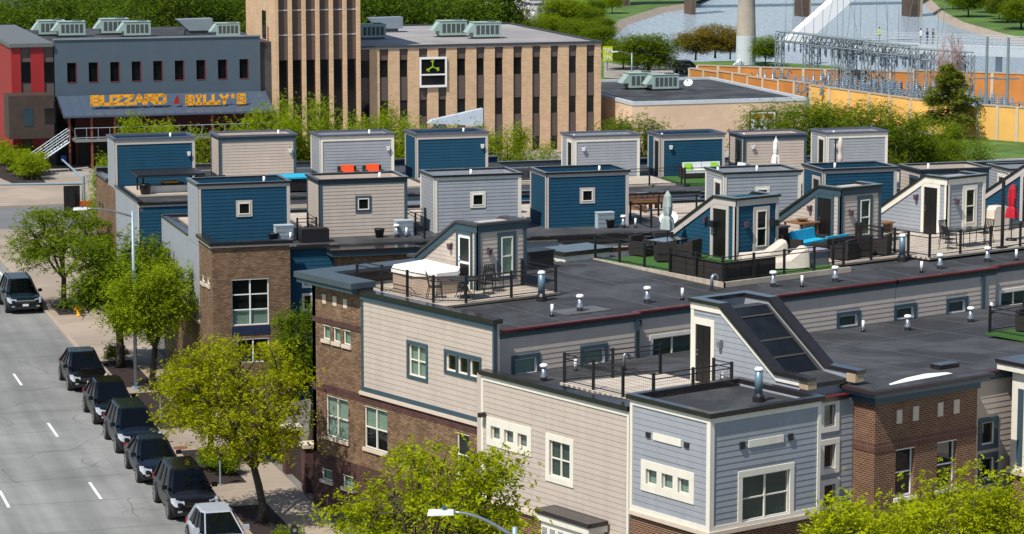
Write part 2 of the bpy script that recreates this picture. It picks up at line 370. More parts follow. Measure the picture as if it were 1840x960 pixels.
def window(T, face, plane, r, tw, trim, sash, nx=1, ny=1, fill=None, depth=.10, proud=.045, sill=None, glass=None, lights=None, fillz=0.0):
    """trimmed window in an opening; r is the outer rectangle of the trim; lights = several openings in one trim"""
    ops = lights or [inset(r, tw)]
    mb = MB()
    if tw > 0:
        zs0, zs1 = min(o[2] for o in ops), max(o[3] for o in ops)
        fbox(mb, face, plane, r[0], r[1], zs1, r[3], 0, proud); fbox(mb, face, plane, r[0], r[1], r[2], zs0, 0, proud)
        e = [r[0]]+[x for o in sorted(ops) for x in o[:2]]+[r[1]]
        for i in range(0, len(e), 2): fbox(mb, face, plane, e[i], e[i+1], zs0, zs1, 0, proud-.003)
    else:
        o = ops[0]; fbox(mb, face, plane, o[0], o[1], o[3]-.03, o[3], -.02, -.005)
    w = mb.build('window', trim, T)
    for o in ops:
        m = MB(); sw = .045
        fbox(m, face, plane, o[0], o[1], o[3]-sw, o[3], -depth, -depth+.055); fbox(m, face, plane, o[0], o[1], o[2], o[2]+sw, -depth, -depth+.055)
        fbox(m, face, plane, o[0], o[0]+sw, o[2]+sw, o[3]-sw, -depth, -depth+.052); fbox(m, face, plane, o[1]-sw, o[1], o[2]+sw, o[3]-sw, -depth, -depth+.052)
        A = (o[1]-o[0]-sw)/nx; B = (o[3]-o[2]-sw)/ny
        for i in range(1, nx): c = o[0]+sw/2+A*i; fbox(m, face, plane, c-.03, c+.03, o[2]+sw, o[3]-sw, -depth, -depth+.06)
        for j in range(1, ny): c = o[2]+sw/2+B*j; fbox(m, face, plane, o[0]+sw, o[1]-sw, c-.022, c+.022, -depth, -depth+.05)
        m.build('sash', sash, w)
        for i in range(nx):
            for j in range(ny):
                p = MB(); f = FP(face, plane); x0, x1, y0, y1, dd = o[0]+sw/2+A*i, o[0]+sw/2+A*(i+1), o[2]+sw/2+B*j, o[2]+sw/2+B*(j+1), -depth+.02
                p.face([f(x0, y0, dd), f(x1, y0, dd), f(x1, y1, dd), f(x0, y1, dd)]); p.build('pane', glass or GLASS, w)
        d1 = -depth-.04 if depth > 0 else .006
        if fill:
            m = MB(); z0 = o[2]+(o[3]-o[2])*fillz
            fbox(m, face, plane, o[0]+.02, o[1]-.02, z0, o[3]-.02, d1-.01, d1); m.build('blind', fill, w)
        if depth < 0: m = MB(); fbox(m, face, plane, o[0]+.01, o[1]-.01, o[2]+.01, o[3]-.01, -.004, .002 if fill else .006); m.build('room_shade', DARK, w)  # dark sheet on the solid wall, painted as an unlit room's shade
        if sill:
            m = MB(); fbox(m, face, plane, o[0]-.07, o[1]+.07, o[2]-.13, o[2], -.05, .07); m.build('sill', sill, w)
    return w
def door(T, face, plane, r, tw, trim, leaf, sash=None, panes=(), knob=True):
    """r is the opening; trim runs round its sides and head"""
    mb = MB(); a0, a1, z0, z1 = r
    fbox(mb, face, plane, a0-tw, a0, z0, z1, 0, .05); fbox(mb, face, plane, a1, a1+tw, z0, z1, 0, .05); fbox(mb, face, plane, a0-tw, a1+tw, z1, z1+tw*1.3, 0, .053)
    d = mb.build('door_frame', trim, T)
    m = MB(); fbox(m, face, plane, a0, a1, z0, z1, -.01, .015)
    for (b0, b1, c0, c1) in ((.12, .46, .06, .42), (.54, .88, .06, .42), (.12, .46, .5, .94), (.54, .88, .5, .94)) if not panes else ():
        w_, h_ = a1-a0, z1-z0; fbox(m, face, plane, a0+w_*b0, a0+w_*b1, z0+h_*c0, z0+h_*c1, .015, .025)
    m.build('door_leaf', leaf, d)
    for (b0, b1, c0, c1) in panes:
        w_, h_ = a1-a0, z1-z0; m = MB(); fbox(m, face, plane, a0+w_*b0, a0+w_*b1, z0+h_*c0, z0+h_*c1, .016, .022); m.build('pane', MAT['screen'], d)
    if knob:
        f = FP(face, plane); m = MB(); m.cyl(f(a1-.09, z0+1.0, -.02), f(a1-.09, z0+1.0, .05), .03, n=8); m.cyl(f(a1-.09, z0+1.15, -.02), f(a1-.09, z0+1.15, .03), .03, n=8); m.build('handle', STEEL, d)
    return d
M('screen', (.012, .012, .014), .3, .2)
def ring(mb, u0, u1, v0, v1, z0, z1, t):
    """hollow rectangular parapet cap"""
    mb.box((u0, v0, z0), (u1, v0+t, z1)); mb.box((u0, v1-t, z0), (u1, v1, z1)); mb.box((u0, v0+t, z0), (u0+t, v1-t, z1)); mb.box((u1-t, v0+t, z0), (u1, v1-t, z1)); return mb
def railing(label, runs, z, fr, h=1.02, gap=1.7, wires=True, group=None):
    """steel railing: runs of corner points; posts, two rails and wire infill"""
    P0 = runs[0][0]; T = thing('roof_railing', label, 'railing', (P0[0], P0[1], z), fr, group)
    done = set()
    for run in runs:
        for A, B in zip(run, run[1:]):
            A, B = Vector((*A, z)), Vector((*B, z)); L = (B-A).length; n = max(1, round(L/gap)); d = (B-A)/L
            for i in range(n+1):
                p = A+d*(L*i/n); k = (round(p.x, 1), round(p.y, 1))
                if k in done: continue
                done.add(k); MB().box((p.x-.04, p.y-.04, z), (p.x+.04, p.y+.04, z+h)).build('post', BLACK, T)
            for zz in (h-.06, h-.22, .1): m = MB(); m.tube([A+Vector((0,0,zz)), B+Vector((0,0,zz))], .02, 4); m.build('rail', BLACK, T)
            if wires:
                m = MB(); k = int(L/.1)
                for i in range(1, k):
                    p = A+d*(L*i/k); s = .0035; m.face([p+Vector((-d.x*s, -d.y*s, .1)), p+Vector((d.x*s, d.y*s, .1)), p+Vector((d.x*s, d.y*s, h-.22)), p+Vector((-d.x*s, -d.y*s, h-.22))])
                for j in range(1, 7):
                    zz = .1+(h-.32)*j/7; m.face([A+Vector((0,0,zz-.0035)), B+Vector((0,0,zz-.0035)), B+Vector((0,0,zz+.0035)), A+Vector((0,0,zz+.0035))])
                m.build('wire_mesh', BLACK, T)['kind'] = 'stuff'
    return T
# ------------------------------------------------------------------ small roof things
def mk_stub():
    T = thing('vent_stub', '', 'roof vent'); MB().cyl((0,0,0), (0,0,.14), .085, .07, 12).build('boot', FLASH, T, True); MB().cyl((0,0,.12), (0,0,.46), .055, n=12).build('pipe', PVC, T, True); return T
def mk_mush():
    T = thing('roof_vent', '', 'roof vent'); MB().cyl((0,0,0), (0,0,.16), .13, .11, 12).build('boot', FLASH, T)
    MB().lathe((0,0,0), [(.13,.14),(.14,.2),(.085,.3),(.085,.52)]).build('pipe', STEEL, T, True)
    MB().lathe((0,0,0), [(.1,.52),(.145,.54),(.145,.6),(.1,.64)]).build('cap', PVC, T, True); return T
def mk_goose():
    T = thing('gooseneck_vent', '', 'roof vent'); MB().cyl((0,0,0), (0,0,.12), .12, .1, 12).build('boot', FLASH, T)
    a = [(0,0,.1),(0,0,.5)]+[(.13-.13*math.cos(t*math.pi/6), 0, .5+.13*math.sin(t*math.pi/6)) for t in range(1, 7)]+[(.26,0,.42)]
    MB().tube(a, .065, 8).build('pipe', STEEL, T, True); return T
def mk_flue():
    T = thing('flue_pipe', '', 'flue pipe'); MB().lathe((0,0,0), [(.2,0),(.2,.2),(.13,.3),(.13,.32)]).build('boot', FLASH, T)
    MB().cyl((0,0,.3), (0,0,1.05), .13, n=14).build('pipe', M('flue_metal', (.16,.24,.30), .45, .1, metal=.4), T, True); MB().lathe((0,0,0), [(.15,1.03),(.15,1.08),(.1,1.14)]).build('cap', PVC, T, True); return T
def mk_ac():
    T = thing('air_conditioner', '', 'air conditioner')
    MB().box((-.42,-.2,0), (.42,.2,.72)).build('cabinet', AC_M, T)
    m = MB()
    for i in range(16): x = -.38+.76*i/15; m.box((x-.008,-.215,.06), (x+.008,-.2,.66))
    for z in (.06,.26,.46,.66): m.box((-.39,-.222,z-.008), (.39,-.215,z+.008))
    m.build('grille', M('ac_grille', (.20,.24,.26), .5), T); MB().box((-.44,-.22,.72), (.44,.22,.76)).build('lid', AC_M, T); return T
def mk_pot():
    T = thing('planter_pot', '', 'pot'); MB().lathe((0,0,0), [(.17,0),(.24,.36),(.26,.38),(.26,.42),(.22,.42),(.2,.36)]).build('pot', BLACK, T, True); MB().lathe((0,0,0), [(.0,.37),(.21,.37)], 12).build('soil', M('soil', (.02,.014,.01), .95), T); return T
def mk_chair():
    T = thing('patio_chair', '', 'chair')
    for sx_ in (-1, 1):
        MB().tube([(.25*sx_,-.27,0),(.25*sx_,-.24,.44),(.25*sx_,-.22,.64),(.25*sx_,.2,.64)], .016, 5).build('front_leg', BLACK, T)
        MB().tube([(.24*sx_,.3,0),(.24*sx_,.2,.42),(.23*sx_,.32,.98)], .016, 5).build('back_leg', BLACK, T)
    MB().box((-.25,-.25,.41), (.25,.22,.44)).build('seat', BLACK, T)
    m = MB()
    for i in range(6): x = -.2+.08*i; m.hexa([(x-.018,.21,.46),(x+.018,.21,.46),(x+.018,.23,.46),(x-.018,.23,.46)], [(x-.018,.31,.95),(x+.018,.31,.95),(x+.018,.33,.95),(x-.018,.33,.95)])
    m.tube([(-.23,.32,.97),(.23,.32,.97)], .018, 5); m.build('backrest', BLACK, T); return T
def mk_armchair():
    T = thing('wicker_armchair', '', 'armchair')
    MB().box((-.4,-.4,.06), (.4,.4,.34)).build('base', WICK, T); MB().box((-.4,.26,.342), (.4,.42,.82)).build('backrest', WICK, T)
    for s in (-1, 1): MB().box((.28*s,-.4,.342), (.41*s,.258,.6)).build('armrest', WICK, T)
    MB().box((-.27,-.38,.343), (.27,.25,.44)).build('cushion', M('charcoal_cushion', (.03,.03,.035), .9), T)
    for s in (-1, 1):
        for q in (-1, 1): MB().cyl((.35*s,.35*q,0), (.35*s,.35*q,.062), .025, n=6).build('foot', BLACK, T)
    return T
def mk_table():
    T = thing('round_table', '', 'table'); MB().lathe((0,0,0), [(.6,.70),(.62,.72),(.62,.74),(.6,.75)], 20).build('top', BLACK, T)
    MB().cyl((0,0,.03), (0,0,.7), .03, n=8).build('pedestal', BLACK, T)
    for k in range(4):
        t = k*math.pi/2+.4; MB().tube([(.05*math.cos(t),.05*math.sin(t),.4),(.3*math.cos(t),.3*math.sin(t),.2),(.42*math.cos(t),.42*math.sin(t),0)], .016, 5).build('leg', BLACK, T)
    MB().cyl((0,0,0), (0,0,.06), .22, .2, 14).build('umbrella_base', BLACK, T); return T
def mk_glasstable():
    T = thing('patio_table', '', 'table'); MB().box((-.75,-.45,.7), (.75,.45,.725)).build('top', M('smoked_top', (.05,.055,.06), .12, .1), T)
    for a in (-1, 1):
        for b in (-1, 1): MB().cyl((.68*a,.38*b,0), (.68*a,.38*b,.7), .02, n=6).build('leg', BLACK, T)
    m = MB(); ring(m, -.75, .75, -.45, .45, .66, .7, .03); m.build('frame', BLACK, T); return T
def mk_dish():
    T = thing('satellite_dish', '', 'satellite dish'); MB().tube([(0,0,0),(0,0,.5),(-.05,-.1,.62)], .03, 6).build('mast', STEEL, T)
    n = 18; c = Vector((-.1,-.2,.72)); ax = Vector((-.45,-.62,.62)).normalized(); a = ax.cross(Vector((0,0,1))).normalized(); b = ax.cross(a); m = MB(); ringp = []
    for r, dz in ((0,0),(.2,.02),(.42,.1)): ringp.append([c+ax*dz+a*(r*math.cos(2*math.pi*k/n))*1.1+b*(r*math.sin(2*math.pi*k/n)) for k in range(n)])
    for R0, R1 in zip(ringp, ringp[1:]):
        for k in range(n): m.face([R0[k], R0[(k+1) % n], R1[(k+1) % n], R1[k]]); m.face([R1[k]-ax*.02, R1[(k+1) % n]-ax*.02, R0[(k+1) % n]-ax*.02, R0[k]-ax*.02])
    m.build('reflector', M('dish_grey', (.55,.58,.60), .5), T, True); MB().tube([c-b*.0+Vector((0,0,-.35)), c+ax*.45], .015, 5).cyl(c+ax*.42, c+ax*.52, .05, n=8).build('feed_arm', BLACK, T); return T
def umbrella_closed(label, loc, fr, mat, H=2.4, w=.2, base=True, top_off=0.0):
    T = thing('patio_umbrella', label, 'umbrella', loc, fr); x, y, z = loc
    MB().cyl((x,y,z), (x,y,z+H), .025, n=8).build('pole', BLACK if mat is not CANVAS else WHITE, T)
    m = MB(); n = 16; rows = []
    for t, r in ((0,.03),(.06,.07),(.2,.6),(.45,.75),(.62,.62),(.68,.5),(.74,.8),(.9,1.0),(1,1.05)):
        R_ = []
        for k in range(n):
            a = 2*math.pi*k/n; rr = w*r*(1+.28*math.cos(4*a+t*2)*(t > .1)); R_.append((x+rr*math.cos(a), y+rr*math.sin(a), z+H*(1-t*.62)+.02))
        rows.append(R_)
    for A, B in zip(rows, rows[1:]):
        for k in range(n): m.face([A[k], B[k], B[(k+1) % n], A[(k+1) % n]])
    m.build('canopy', mat, T, True)
    if base: MB().cyl((x,y,z), (x,y,z+.1), .26, .22, 14).build('base', BLACK, T)
    return T
def sofa(label, loc, fr, w, mat, frame, d=.85, rot=0, pillows=None):
    T = thing('patio_sofa', label, 'sofa', (0,0,0), 0); h = w/2
    MB().box((-h,-d/2,.05), (h,d/2,.3)).build('base', frame, T); MB().box((-h,d/2-.14,.302), (h,d/2,.78)).build('backrest', frame, T)
    for s in (-1, 1): MB().box((h*s,-d/2,.302), ((h-.13)*s,d/2-.142,.58)).build('armrest', frame, T)
    n = max(1, round((w-.26)/.65)); q = (w-.3)/n
    for i in range(n):
        a = -h+.15+q*i
        MB().box((a+.01,-d/2+.02,.304), (a+q-.01,d/2-.16,.44)).build('seat_cushion', mat, T)
        MB().hexa([(a+.02,d/2-.32,.44),(a+q-.02,d/2-.32,.44),(a+q-.02,d/2-.15,.44),(a+.02,d/2-.15,.44)], [(a+.02,d/2-.25,.86),(a+q-.02,d/2-.25,.86),(a+q-.02,d/2-.145,.86),(a+.02,d/2-.145,.86)]).build('back_cushion', mat, T)
    for x, pm in (pillows or ()):
        MB().hexa([(x-.2,d/2-.5,.445),(x+.2,d/2-.5,.445),(x+.2,d/2-.36,.445),(x-.2,d/2-.36,.445)], [(x-.2,d/2-.38,.82),(x+.2,d/2-.38,.82),(x+.2,d/2-.27,.82),(x-.2,d/2-.27,.82)]).build('pillow', pm, T)
    for s in (-1, 1):
        for r in (-1, 1): MB().cyl((s*(h-.06), r*(d/2-.06), 0), (s*(h-.06), r*(d/2-.06), .06), .03, n=6).build('foot', BLACK, T)
    T.location = to_world(loc, fr); T.rotation_euler = (0, 0, ANG[fr]+rot); return T
def wall_lamp(T, face, plane, a, z, mat=None):
    f = FP(face, plane); m = MB(); fbox(m, face, plane, a-.05, a+.05, z-.04, z+.14, 0, .03); m.build('wall_lamp', BLACK, T)
    m = MB(); m.hexa([f(a-.06, z-.12, .05), f(a+.06, z-.12, .05), f(a+.06, z-.12, .17), f(a-.06, z-.12, .17)], [f(a-.09, z+.1, .032), f(a+.09, z+.1, .032), f(a+.09, z+.1, .2), f(a-.09, z+.1, .2)]); m.build('lamp_shade', mat or BLACK, T)
# ================================================================== NEAR BLOCK, ROW A (tan siding, teal trim, red gutter)
UA, YA, YF = 57.11, 77.2, 88.4           # street-end wall, rear wall, front wall
def roofA(y): return 8.36+(y-YA)*.022
def slab(T, u0, u1, v0, v1, zf, mat, name='roof', th=.12):
    m = MB(); m.hexa([(u0,v0,zf(v0)-th),(u1,v0,zf(v0)-th),(u1,v1,zf(v1)-th),(u0,v1,zf(v1)-th)], [(u0,v0,zf(v0)),(u1,v0,zf(v0)),(u1,v1,zf(v1)),(u0,v1,zf(v1))]); return m.build(name, mat, T)
def seams(T, u0, u1, v0, v1, zf, step, along='v', mat=None):
    """lapped membrane seams, a few millimetres proud"""
    x = (u0 if along == 'v' else v0)+step*.6; sm = mat or M('roof_seam', (.07,.073,.078), .6, .3, 2)
    while x < (u1 if along == 'v' else v1):
        m = MB()
        if along == 'v': m.hexa([(x,v0,zf(v0)),(x+.09,v0,zf(v0)),(x+.09,v1,zf(v1)),(x,v1,zf(v1))], [(x,v0,zf(v0)+.006),(x+.09,v0,zf(v0)+.006),(x+.09,v1,zf(v1)+.006),(x,v1,zf(v1)+.006)])
        else: m.box((u0,x,zf(x)), (u1,x+.09,zf(x)+.007))
        m.build('roof_seam', sm, T); x += step

# ---- end unit
A1 = thing('townhouse', 'tan and brown brick end townhouse with teal cornice and covered hot tub on its roof', 'townhouse', (UA, YA, 0), 0, 'townhouses of the near block')
wA = dict(win=rect('-u', UA, (731.7,610.4), (770,688.3)), tri=rect('-u', UA, (799,626.7), (866,687)),
          b1=rect('-u', UA, (585.6,709.2), (626,794.6)), b2=rect('-u', UA, (654.6,728.2), (696.3,815.4)), b3=rect('-u', UA, (820.7,776.4), (843.4,862)),
          s1=rect('-u', UA, (579,840), (597.8,866)), s2=rect('-u', UA, (616.8,851.9), (636,880)),
          t1=rect('-u', UA, (580,583), (593,612)), t2=rect('-u', UA, (598.5,587.5), (611.5,617)), t3=rect('-u', UA, (617,592), (630,622)))
VB = pick(650, 600, 'u', UA)[1]          # brick / siding break
tri = wA['tri']; tw = (tri[1]-tri[0]-.1)/3
triL = [(tri[0]+.1+tw*i, tri[0]+tw*(i+1), tri[2]+.12, tri[3]-.14) for i in range(3)]
# brick end bay, brick base, siding field
ops_hi = [wA[k] for k in ('t1','t2','t3')]
wall(A1, '-u', UA, VB, YF, 5.0, 8.73, BRK_A, ops_hi, name='brick_wall')
wall(A1, '-u', UA, YA-.4, YF, 2.2, 4.998, BRK_A, [wA[k] for k in ('b1','b2','b3')], name='brick_wall')
wall(A1, '-u', UA-.02, YA-.4, YF+.02, -.3, 2.198, BRK_P, [wA['s1'], wA['s2']], name='brick_base')
wall(A1, '-u', UA, YA-.4, VB, 5.0, 8.7, TAN, [inset(wA['win'], .12)]+triL)
siding(A1, '-u', UA, YA-.33, VB-.13, 5.24, 8.5, TAN, [wA['win'], wA['tri']], .192, boards=True)
strips(A1, '-u', UA, [(VB-.14, VB, 5.06, 8.5), (YA-.42, YA-.32, 5.06, 8.5)], TEAL, .035, 'corner_board')
strips(A1, '-u', UA, [(YA-.42, VB, 5.06, 5.24)], TEAL, .04, 'band_board')
strips(A1, '-u', UA, [(YA-.42, VB+.1, 4.93, 5.06)], STONE, .09, 'stone_ledge')
strips(A1, '-u', UA, [(YA-.42, VB, 8.5, 8.7)], TEAL, .07, 'fascia')
strips(A1, '-u', UA, [(YA-.5, VB, 8.7, 8.86)], FLASH, .13, 'parapet_cap', d0=-.3)
strips(A1, '-u', UA, [(VB+.02, YF, 7.26, 7.46)], BRK_P, .025, 'brick_band')
strips(A1, '-u', UA, [(YA-.4, YF, 4.62, 4.93)], BRK_P, .012, 'brick_band')
for k in ((579.6,528.3,585.8,546.5), (598.3,531.9,605,550.6), (617,536.7,623.8,554.8)):
    strips(A1, '-u', UA, [rect('-u', UA, k[:2], k[2:])], STONE, .02, 'stone_block')
window(A1, '-u', UA, wA['win'], .12, TEAL, CREAM, 2, 2, BLIND)
window(A1, '-u', UA, tri, .1, TEAL, CREAM, 1, 1, None, lights=triL)
window(A1, '-u', UA, wA['b1'], 0, CREAM, CREAM, 2, 2, BLIND, sill=STONE)
window(A1, '-u', UA, wA['b2'], 0, CREAM, CREAM, 2, 2, BLIND, sill=STONE, fillz=.5)
window(A1, '-u', UA, wA['b3'], 0, CREAM, CREAM, 1, 2, None, sill=STONE)
for k in ('s1','s2'): window(A1, '-u', UA-.02, wA[k], 0, CREAM, CREAM, 1, 1, BLIND, sill=STONE)
for k in ('t1','t2','t3'): window(A1, '-u', UA, wA[k], 0, CREAM, CREAM, 1, 1, BLIND, sill=STONE)
MB().box((UA+.225, YA+.25, 0), (63.9, YF-.25, 8.2)).build('shade_core', DARK, A1)  # solid core, room darkness painted in behind the windows
MB().box((UA, YF-.22, 0), (63.9, YF, 8.7)).build('front_wall', BRK_A, A1)
# cornice over the brick bay and along the front parapet
m = MB(); m.box((UA-.42, VB+.02, 8.74), (UA+.55, YF+.42, 8.92)); m.box((UA+.55, YF-.5, 8.74), (64.2, YF+.42, 8.92)); m.build('cornice', TEAL, A1)
m = MB(); m.box((UA-.5, VB-.06, 8.921), (UA+.6, YF+.5, 9.14)); m.box((UA+.6, YF-.55, 8.921), (64.3, YF+.5, 9.14)); m.build('cornice_cap', M('cornice_cap', (.055,.075,.09), .5, .15), A1)
MB().box((UA+.56, YF-.62, 8.3), (64.2, YF-.56, 9.0)).build('parapet_back', FLASH, A1)

def rear(T, u0, u1, wins, setback=0.0, boards=True, zb=6.2):
    """rear wall over the lower roof: siding, red gutter, fascia"""
    Y = YA+setback
    ops = [w[0] for w in wins]
    wall(T, '-v', Y, u0, u1, zb, 8.2, TAN, [inset(o, .14) for o in ops])
    siding(T, '-v', Y, u0+.02, u1-.02, zb+.2, 8.06, TAN, ops, .186, boards=boards)
    strips(T, '-v', Y, [(u0, u1, 8.06, 8.2)], TEAL, .05, 'fascia')
    m = MB(); m.box((u0-.05, Y-.11, 8.2), (u1+.05, Y+.05, 8.31)); m.build('gutter', FLASH, T)
    m = MB(); m.box((u0-.05, Y-.12, 8.311), (u1+.05, Y+.06, 8.37)); m.build('drip_edge', REDGUT, T)
    for o, tm, nx in wins:
        window(T, '-v', Y, o, .14, tm, WHITE if tm is TEAL else CREAM, nx, 1, BLIND if tm is TEAL and nx == 1 and T is A1 else BLINDG)
rear(A1, UA+.12, 63.9, [(rect('-v', YA, (918.5,640), (970,676)), TEAL, 1), (rect('-v', YA, (1042,623), (1091.5,658)), TEAL, 1)])
MB().box((UA+.003, YA-.42, 5.0), (UA+.1, YA-.001, 8.69)).build('corner_return', TEAL, A1)
MB().cyl((UA+.2, YA-.1, 6.4), (UA+.2, YA-.1, 8.2), .055, n=8).build('downspout', BLACK, A1)
slab(A1, UA+.3, 63.9, YA+.06, YF-.62, roofA, ROOF); seams(A1, UA+.4, 63.8, YA+.1, 81.4, roofA, 1.9)
MB().box((61.4, 78.1, roofA(78.5)), (63.4, 79.2, roofA(79.2)+.012)).build('roof_patch', ROOF_L, A1)
# second unit
A2 = thing('townhouse', 'tan townhouse with a plain dark roof beside the end unit, white window trim', 'townhouse', (63.9, YA, 0), 0, 'townhouses of the near block')
rear(A2, 63.93, 70.4, [(rect('-v', YA+.3, (1167,602.6), (1250,640)), CREAM, 2)], .3)
MB().box((63.72, YA-.09, 6.3), (63.9, YA-.01, 8.19)).build('corner_board', TEAL, A2)
MB().tube([(63.96, YA+.2, 8.1), (64.0, YA-.05, 8.05), (64.0, YA-.05, 7.9), (63.8, YA-.12, 7.75), (63.8, YA-.12, 6.6)], .045, 6).build('downspout', BLACK, A2)
slab(A2, 63.9, 70.4, YA+.36, YF-.62, roofA, ROOF); seams(A2, 64, 70.3, YA+.4, 87.5, roofA, 1.9)
MB().box((63.9, YA+.55, 0), (70.4, YF, 8.19)).build('shade_core', DARK, A2)
m = MB(); m.box((68.6, YF-.9, 8.55), (70.9, YF+.6, 8.82)); m.build('cornice', CREAM, A2); MB().box((68.5, YF-1.0, 8.821), (71.0, YF+.7, 9.0)).build('cornice_cap', FLASH, A2)
MB().box((64.3, YF-.3, 8.3), (68.5, YF, 8.75)).build('parapet', FLASH, A2)
MB().box((68.9, YF-.85, 8.4), (69.4, YF-.35, 8.55)).build('brick_pier', BRK_C, A2)
A3 = thing('townhouse', 'tan townhouse with the blue stair dormer and turf roof deck', 'townhouse', (70.4, YA, 0), 0, 'townhouses of the near block')
rear(A3, 70.42, 76.9, [(rect('-v', YA, (1503,562.5), (1545,590)), TEAL, 1)])
slab(A3, 70.4, 76.9, YA+.06, YF, roofA, ROOF); seams(A3, 70.4, 76.9, YA+.1, 79.3, roofA, 1.9)
MB().box((70.4, YA+.25, 0), (76.9, YF, 8.19)).build('shade_core', DARK, A3)
A4 = thing('townhouse', 'tan townhouse with the tan stair dormer and turquoise cushions on its deck', 'townhouse', (76.9, YA, 0), 0, 'townhouses of the near block')
rear(A4, 76.92, 82.55, [(rect('-v', YA, (1606,548.8), (1645.8,576)), TEAL, 1), (rect('-v', YA, (1700,536.8), (1738,565)), TEAL, 1)])
MB().box((81.7, YA-.09, 6.3), (81.88, YA-.025, 8.05)).build('corner_board', TEAL, A4)
slab(A4, 76.9, 82.55, YA+.06, YF, roofA, ROOF); seams(A4, 77, 82.5, YA+.1, 79.4, roofA, 1.9)
MB().box((76.9, YA+.25, 0), (82.55, YF, 8.19)).build('shade_core', DARK, A4)
A5 = thing('townhouse', 'tan townhouse with the blue-grey stair dormer and black patio chairs on its deck', 'townhouse', (82.55, YA, 0), 0, 'townhouses of the near block')
rear(A5, 82.58, 97, [(rect('-v', YA+.3, (1793.8,521), (1850,550)), CREAM, 2)], .3)
slab(A5, 82.55, 97, YA+.36, YF, roofA, ROOF); seams(A5, 82.6, 97, YA+.4, 79.2, roofA, 1.9)
MB().box((82.55, YA+.55, 0), (97, YF, 8.19)).build('shade_core', DARK, A5)

# ---- stair dormers on row A
def dormerA(T, u0, body, trim, trimcap, wfill, dleaf, lampm, side=True, screen=False, u1=None):
    u1 = u1 or u0+2.35; v0, vf, ve, zb, zt, ze = 83.73, 85.05, 87.75, 8.42, 11.0, 9.35
    top = lambda a: zt if a <= vf else zt-(a-vf)*(zt-ze)/(ve-vf)
    base = 8.52
    dr = (84.32, 85.12, base+.06, base+2.06) if not screen else (84.18, 84.98, base+.06, base+2.1)
    wr = (u0+.98, u0+1.86, base+.34, base+2.16)
    MB().prism([(v0+.05,zb),(ve,zb),(ve,ze),(vf,zt),(v0+.05,zt)], 'u', u0+.05, u1-.05).build('dormer', body, T)
    siding(T, '-u', u0+.05, v0+.16, ve, base+.15, zt, body, [(dr[0]-.15, dr[1]+.15, dr[2]-.3, dr[3]+.2)], .17, top=lambda a: top(a)-.12)
    siding(T, '-v', v0+.05, u0+.16, u1-.14, base+.1, zt-.2, body, [wr], .17)
    strips(T, '-v', v0+.05, [(u0, u0+.17, zb, zt), (u1-.15, u1, zb, zt), (u0+.17, u1-.15, zt-.24, zt), (u0+.17, u1-.15, zb, base+.12)], trim, .05, 'corner_board')
    strips(T, '-u', u0+.05, [(v0, v0+.17, zb, zt-.2)], trim, .05, 'corner_board')
    m = MB(); m.prism([(v0,zt-.24),(vf-.03,zt-.24),(ve,ze-.24),(ve,ze+.02),(vf+.02,zt+.02),(v0,zt+.02)], 'u', u0-.012, u0+.05); m.build('rake_board', trim, T)
    m = MB(); c = .27
    for a, b in ((u0-.06, u0+c), (u1-c, u1+.06)):
        m.prism([(v0-.06,zt+.02),(vf,zt+.02),(ve+.02,ze+.02),(ve+.5,ze+.02),(ve+.5,ze+.12),(ve+.05,ze+.12),(vf+.03,zt+.11),(v0-.06,zt+.11)], 'u', a, b)
    m.box((u0+c, v0-.06, zt+.02), (u1-c, v0+.2, zt+.11)); m.build('parapet_cap', trimcap, T)
    MB().prism([(v0+.2,zt-.3),(vf,zt-.05),(ve+.4,ze-.05),(ve+.4,ze-.2),(vf,zt-.3)], 'u', u0+c, u1-c).build('dormer_roof', ROOF, T)
    w = window(T, '-v', v0+.05, wr, .17, trim, CREAM, 1, 2, wfill, depth=-.01)
    if screen: door(T, '-u', u0+.05, dr, .1, trim, WHITE, panes=((.14,.86,.5,.93),(.14,.86,.08,.45)))
    else: door(T, '-u', u0+.05, dr, .16, trim, dleaf)
    wall_lamp(T, '-u', u0+.05, dr[1]+.42, base+1.55, lampm); wall_lamp(T, '-v', v0+.05, u0+.55, base+1.5, lampm)
PURP = M('bronze_lamp', (.10,.055,.09), .5)
dormerA(A1, 61.45, TAN, TEAL, M('teal_cap', (.05,.05,.055), .5), BLIND, DOORB, PURP, screen=True)
dormerA(A3, 74.35, BLUE, TAUPE, FLASH, None, DOORB, PURP)
dormerA(A4, 80.15, TAN, TEAL, FLASH, BLINDG, DOORB, PURP)
dormerA(A5, 86.4, GREY, CREAM, FLASH, None, DOORB, PURP)
A6 = thing('townhouse', 'townhouse at the right edge with a blue stair dormer behind the red umbrella', 'townhouse', (92.5, YA, 0), 0, 'townhouses of the near block')
dormerA(A6, 92.6, BLUE, TAUPE, FLASH, None, DOORB, GREYBOX)
for q, w_ in (((1275,396),'l'), ((1380,396),'r')):
    m = MB()
    if w_ == 'l': a = pick(1284, 402, 'u', 74.35); m.box((74.1, a[1]-.17, a[2]-.12), (74.37, a[1]+.17, a[2]+.13))
    else: a = pick(1388, 400, 'v', 83.73); m.box((a[0]-.17, 83.5, a[2]-.12), (a[0]+.17, 83.75, a[2]+.12))
    m.build('wall_speaker', BLACK, A3)

# ---- decks on row A
def deck(name, label, poly, z, mat, fr=0, th=.08, edge=None):
    m = MB(); m.prism(poly, 'z', z-th, z); return single(name, m, mat, label, 'deck', (poly[0][0], poly[0][1], z-th), fr)
ZD = 8.58
deck('roof_deck', 'weathered plank deck under the covered hot tub', [(58.4,81.55),(63.7,81.55),(63.7,83.7),(61.42,83.7),(61.42,87.6),(58.4,87.6)], ZD, DECK)
railing('black railing round the deck with the covered hot tub', [[(58.5,87.4),(58.5,82.4),(59.4,81.62),(63.55,81.62),(63.55,83.7)]], ZD, 0)
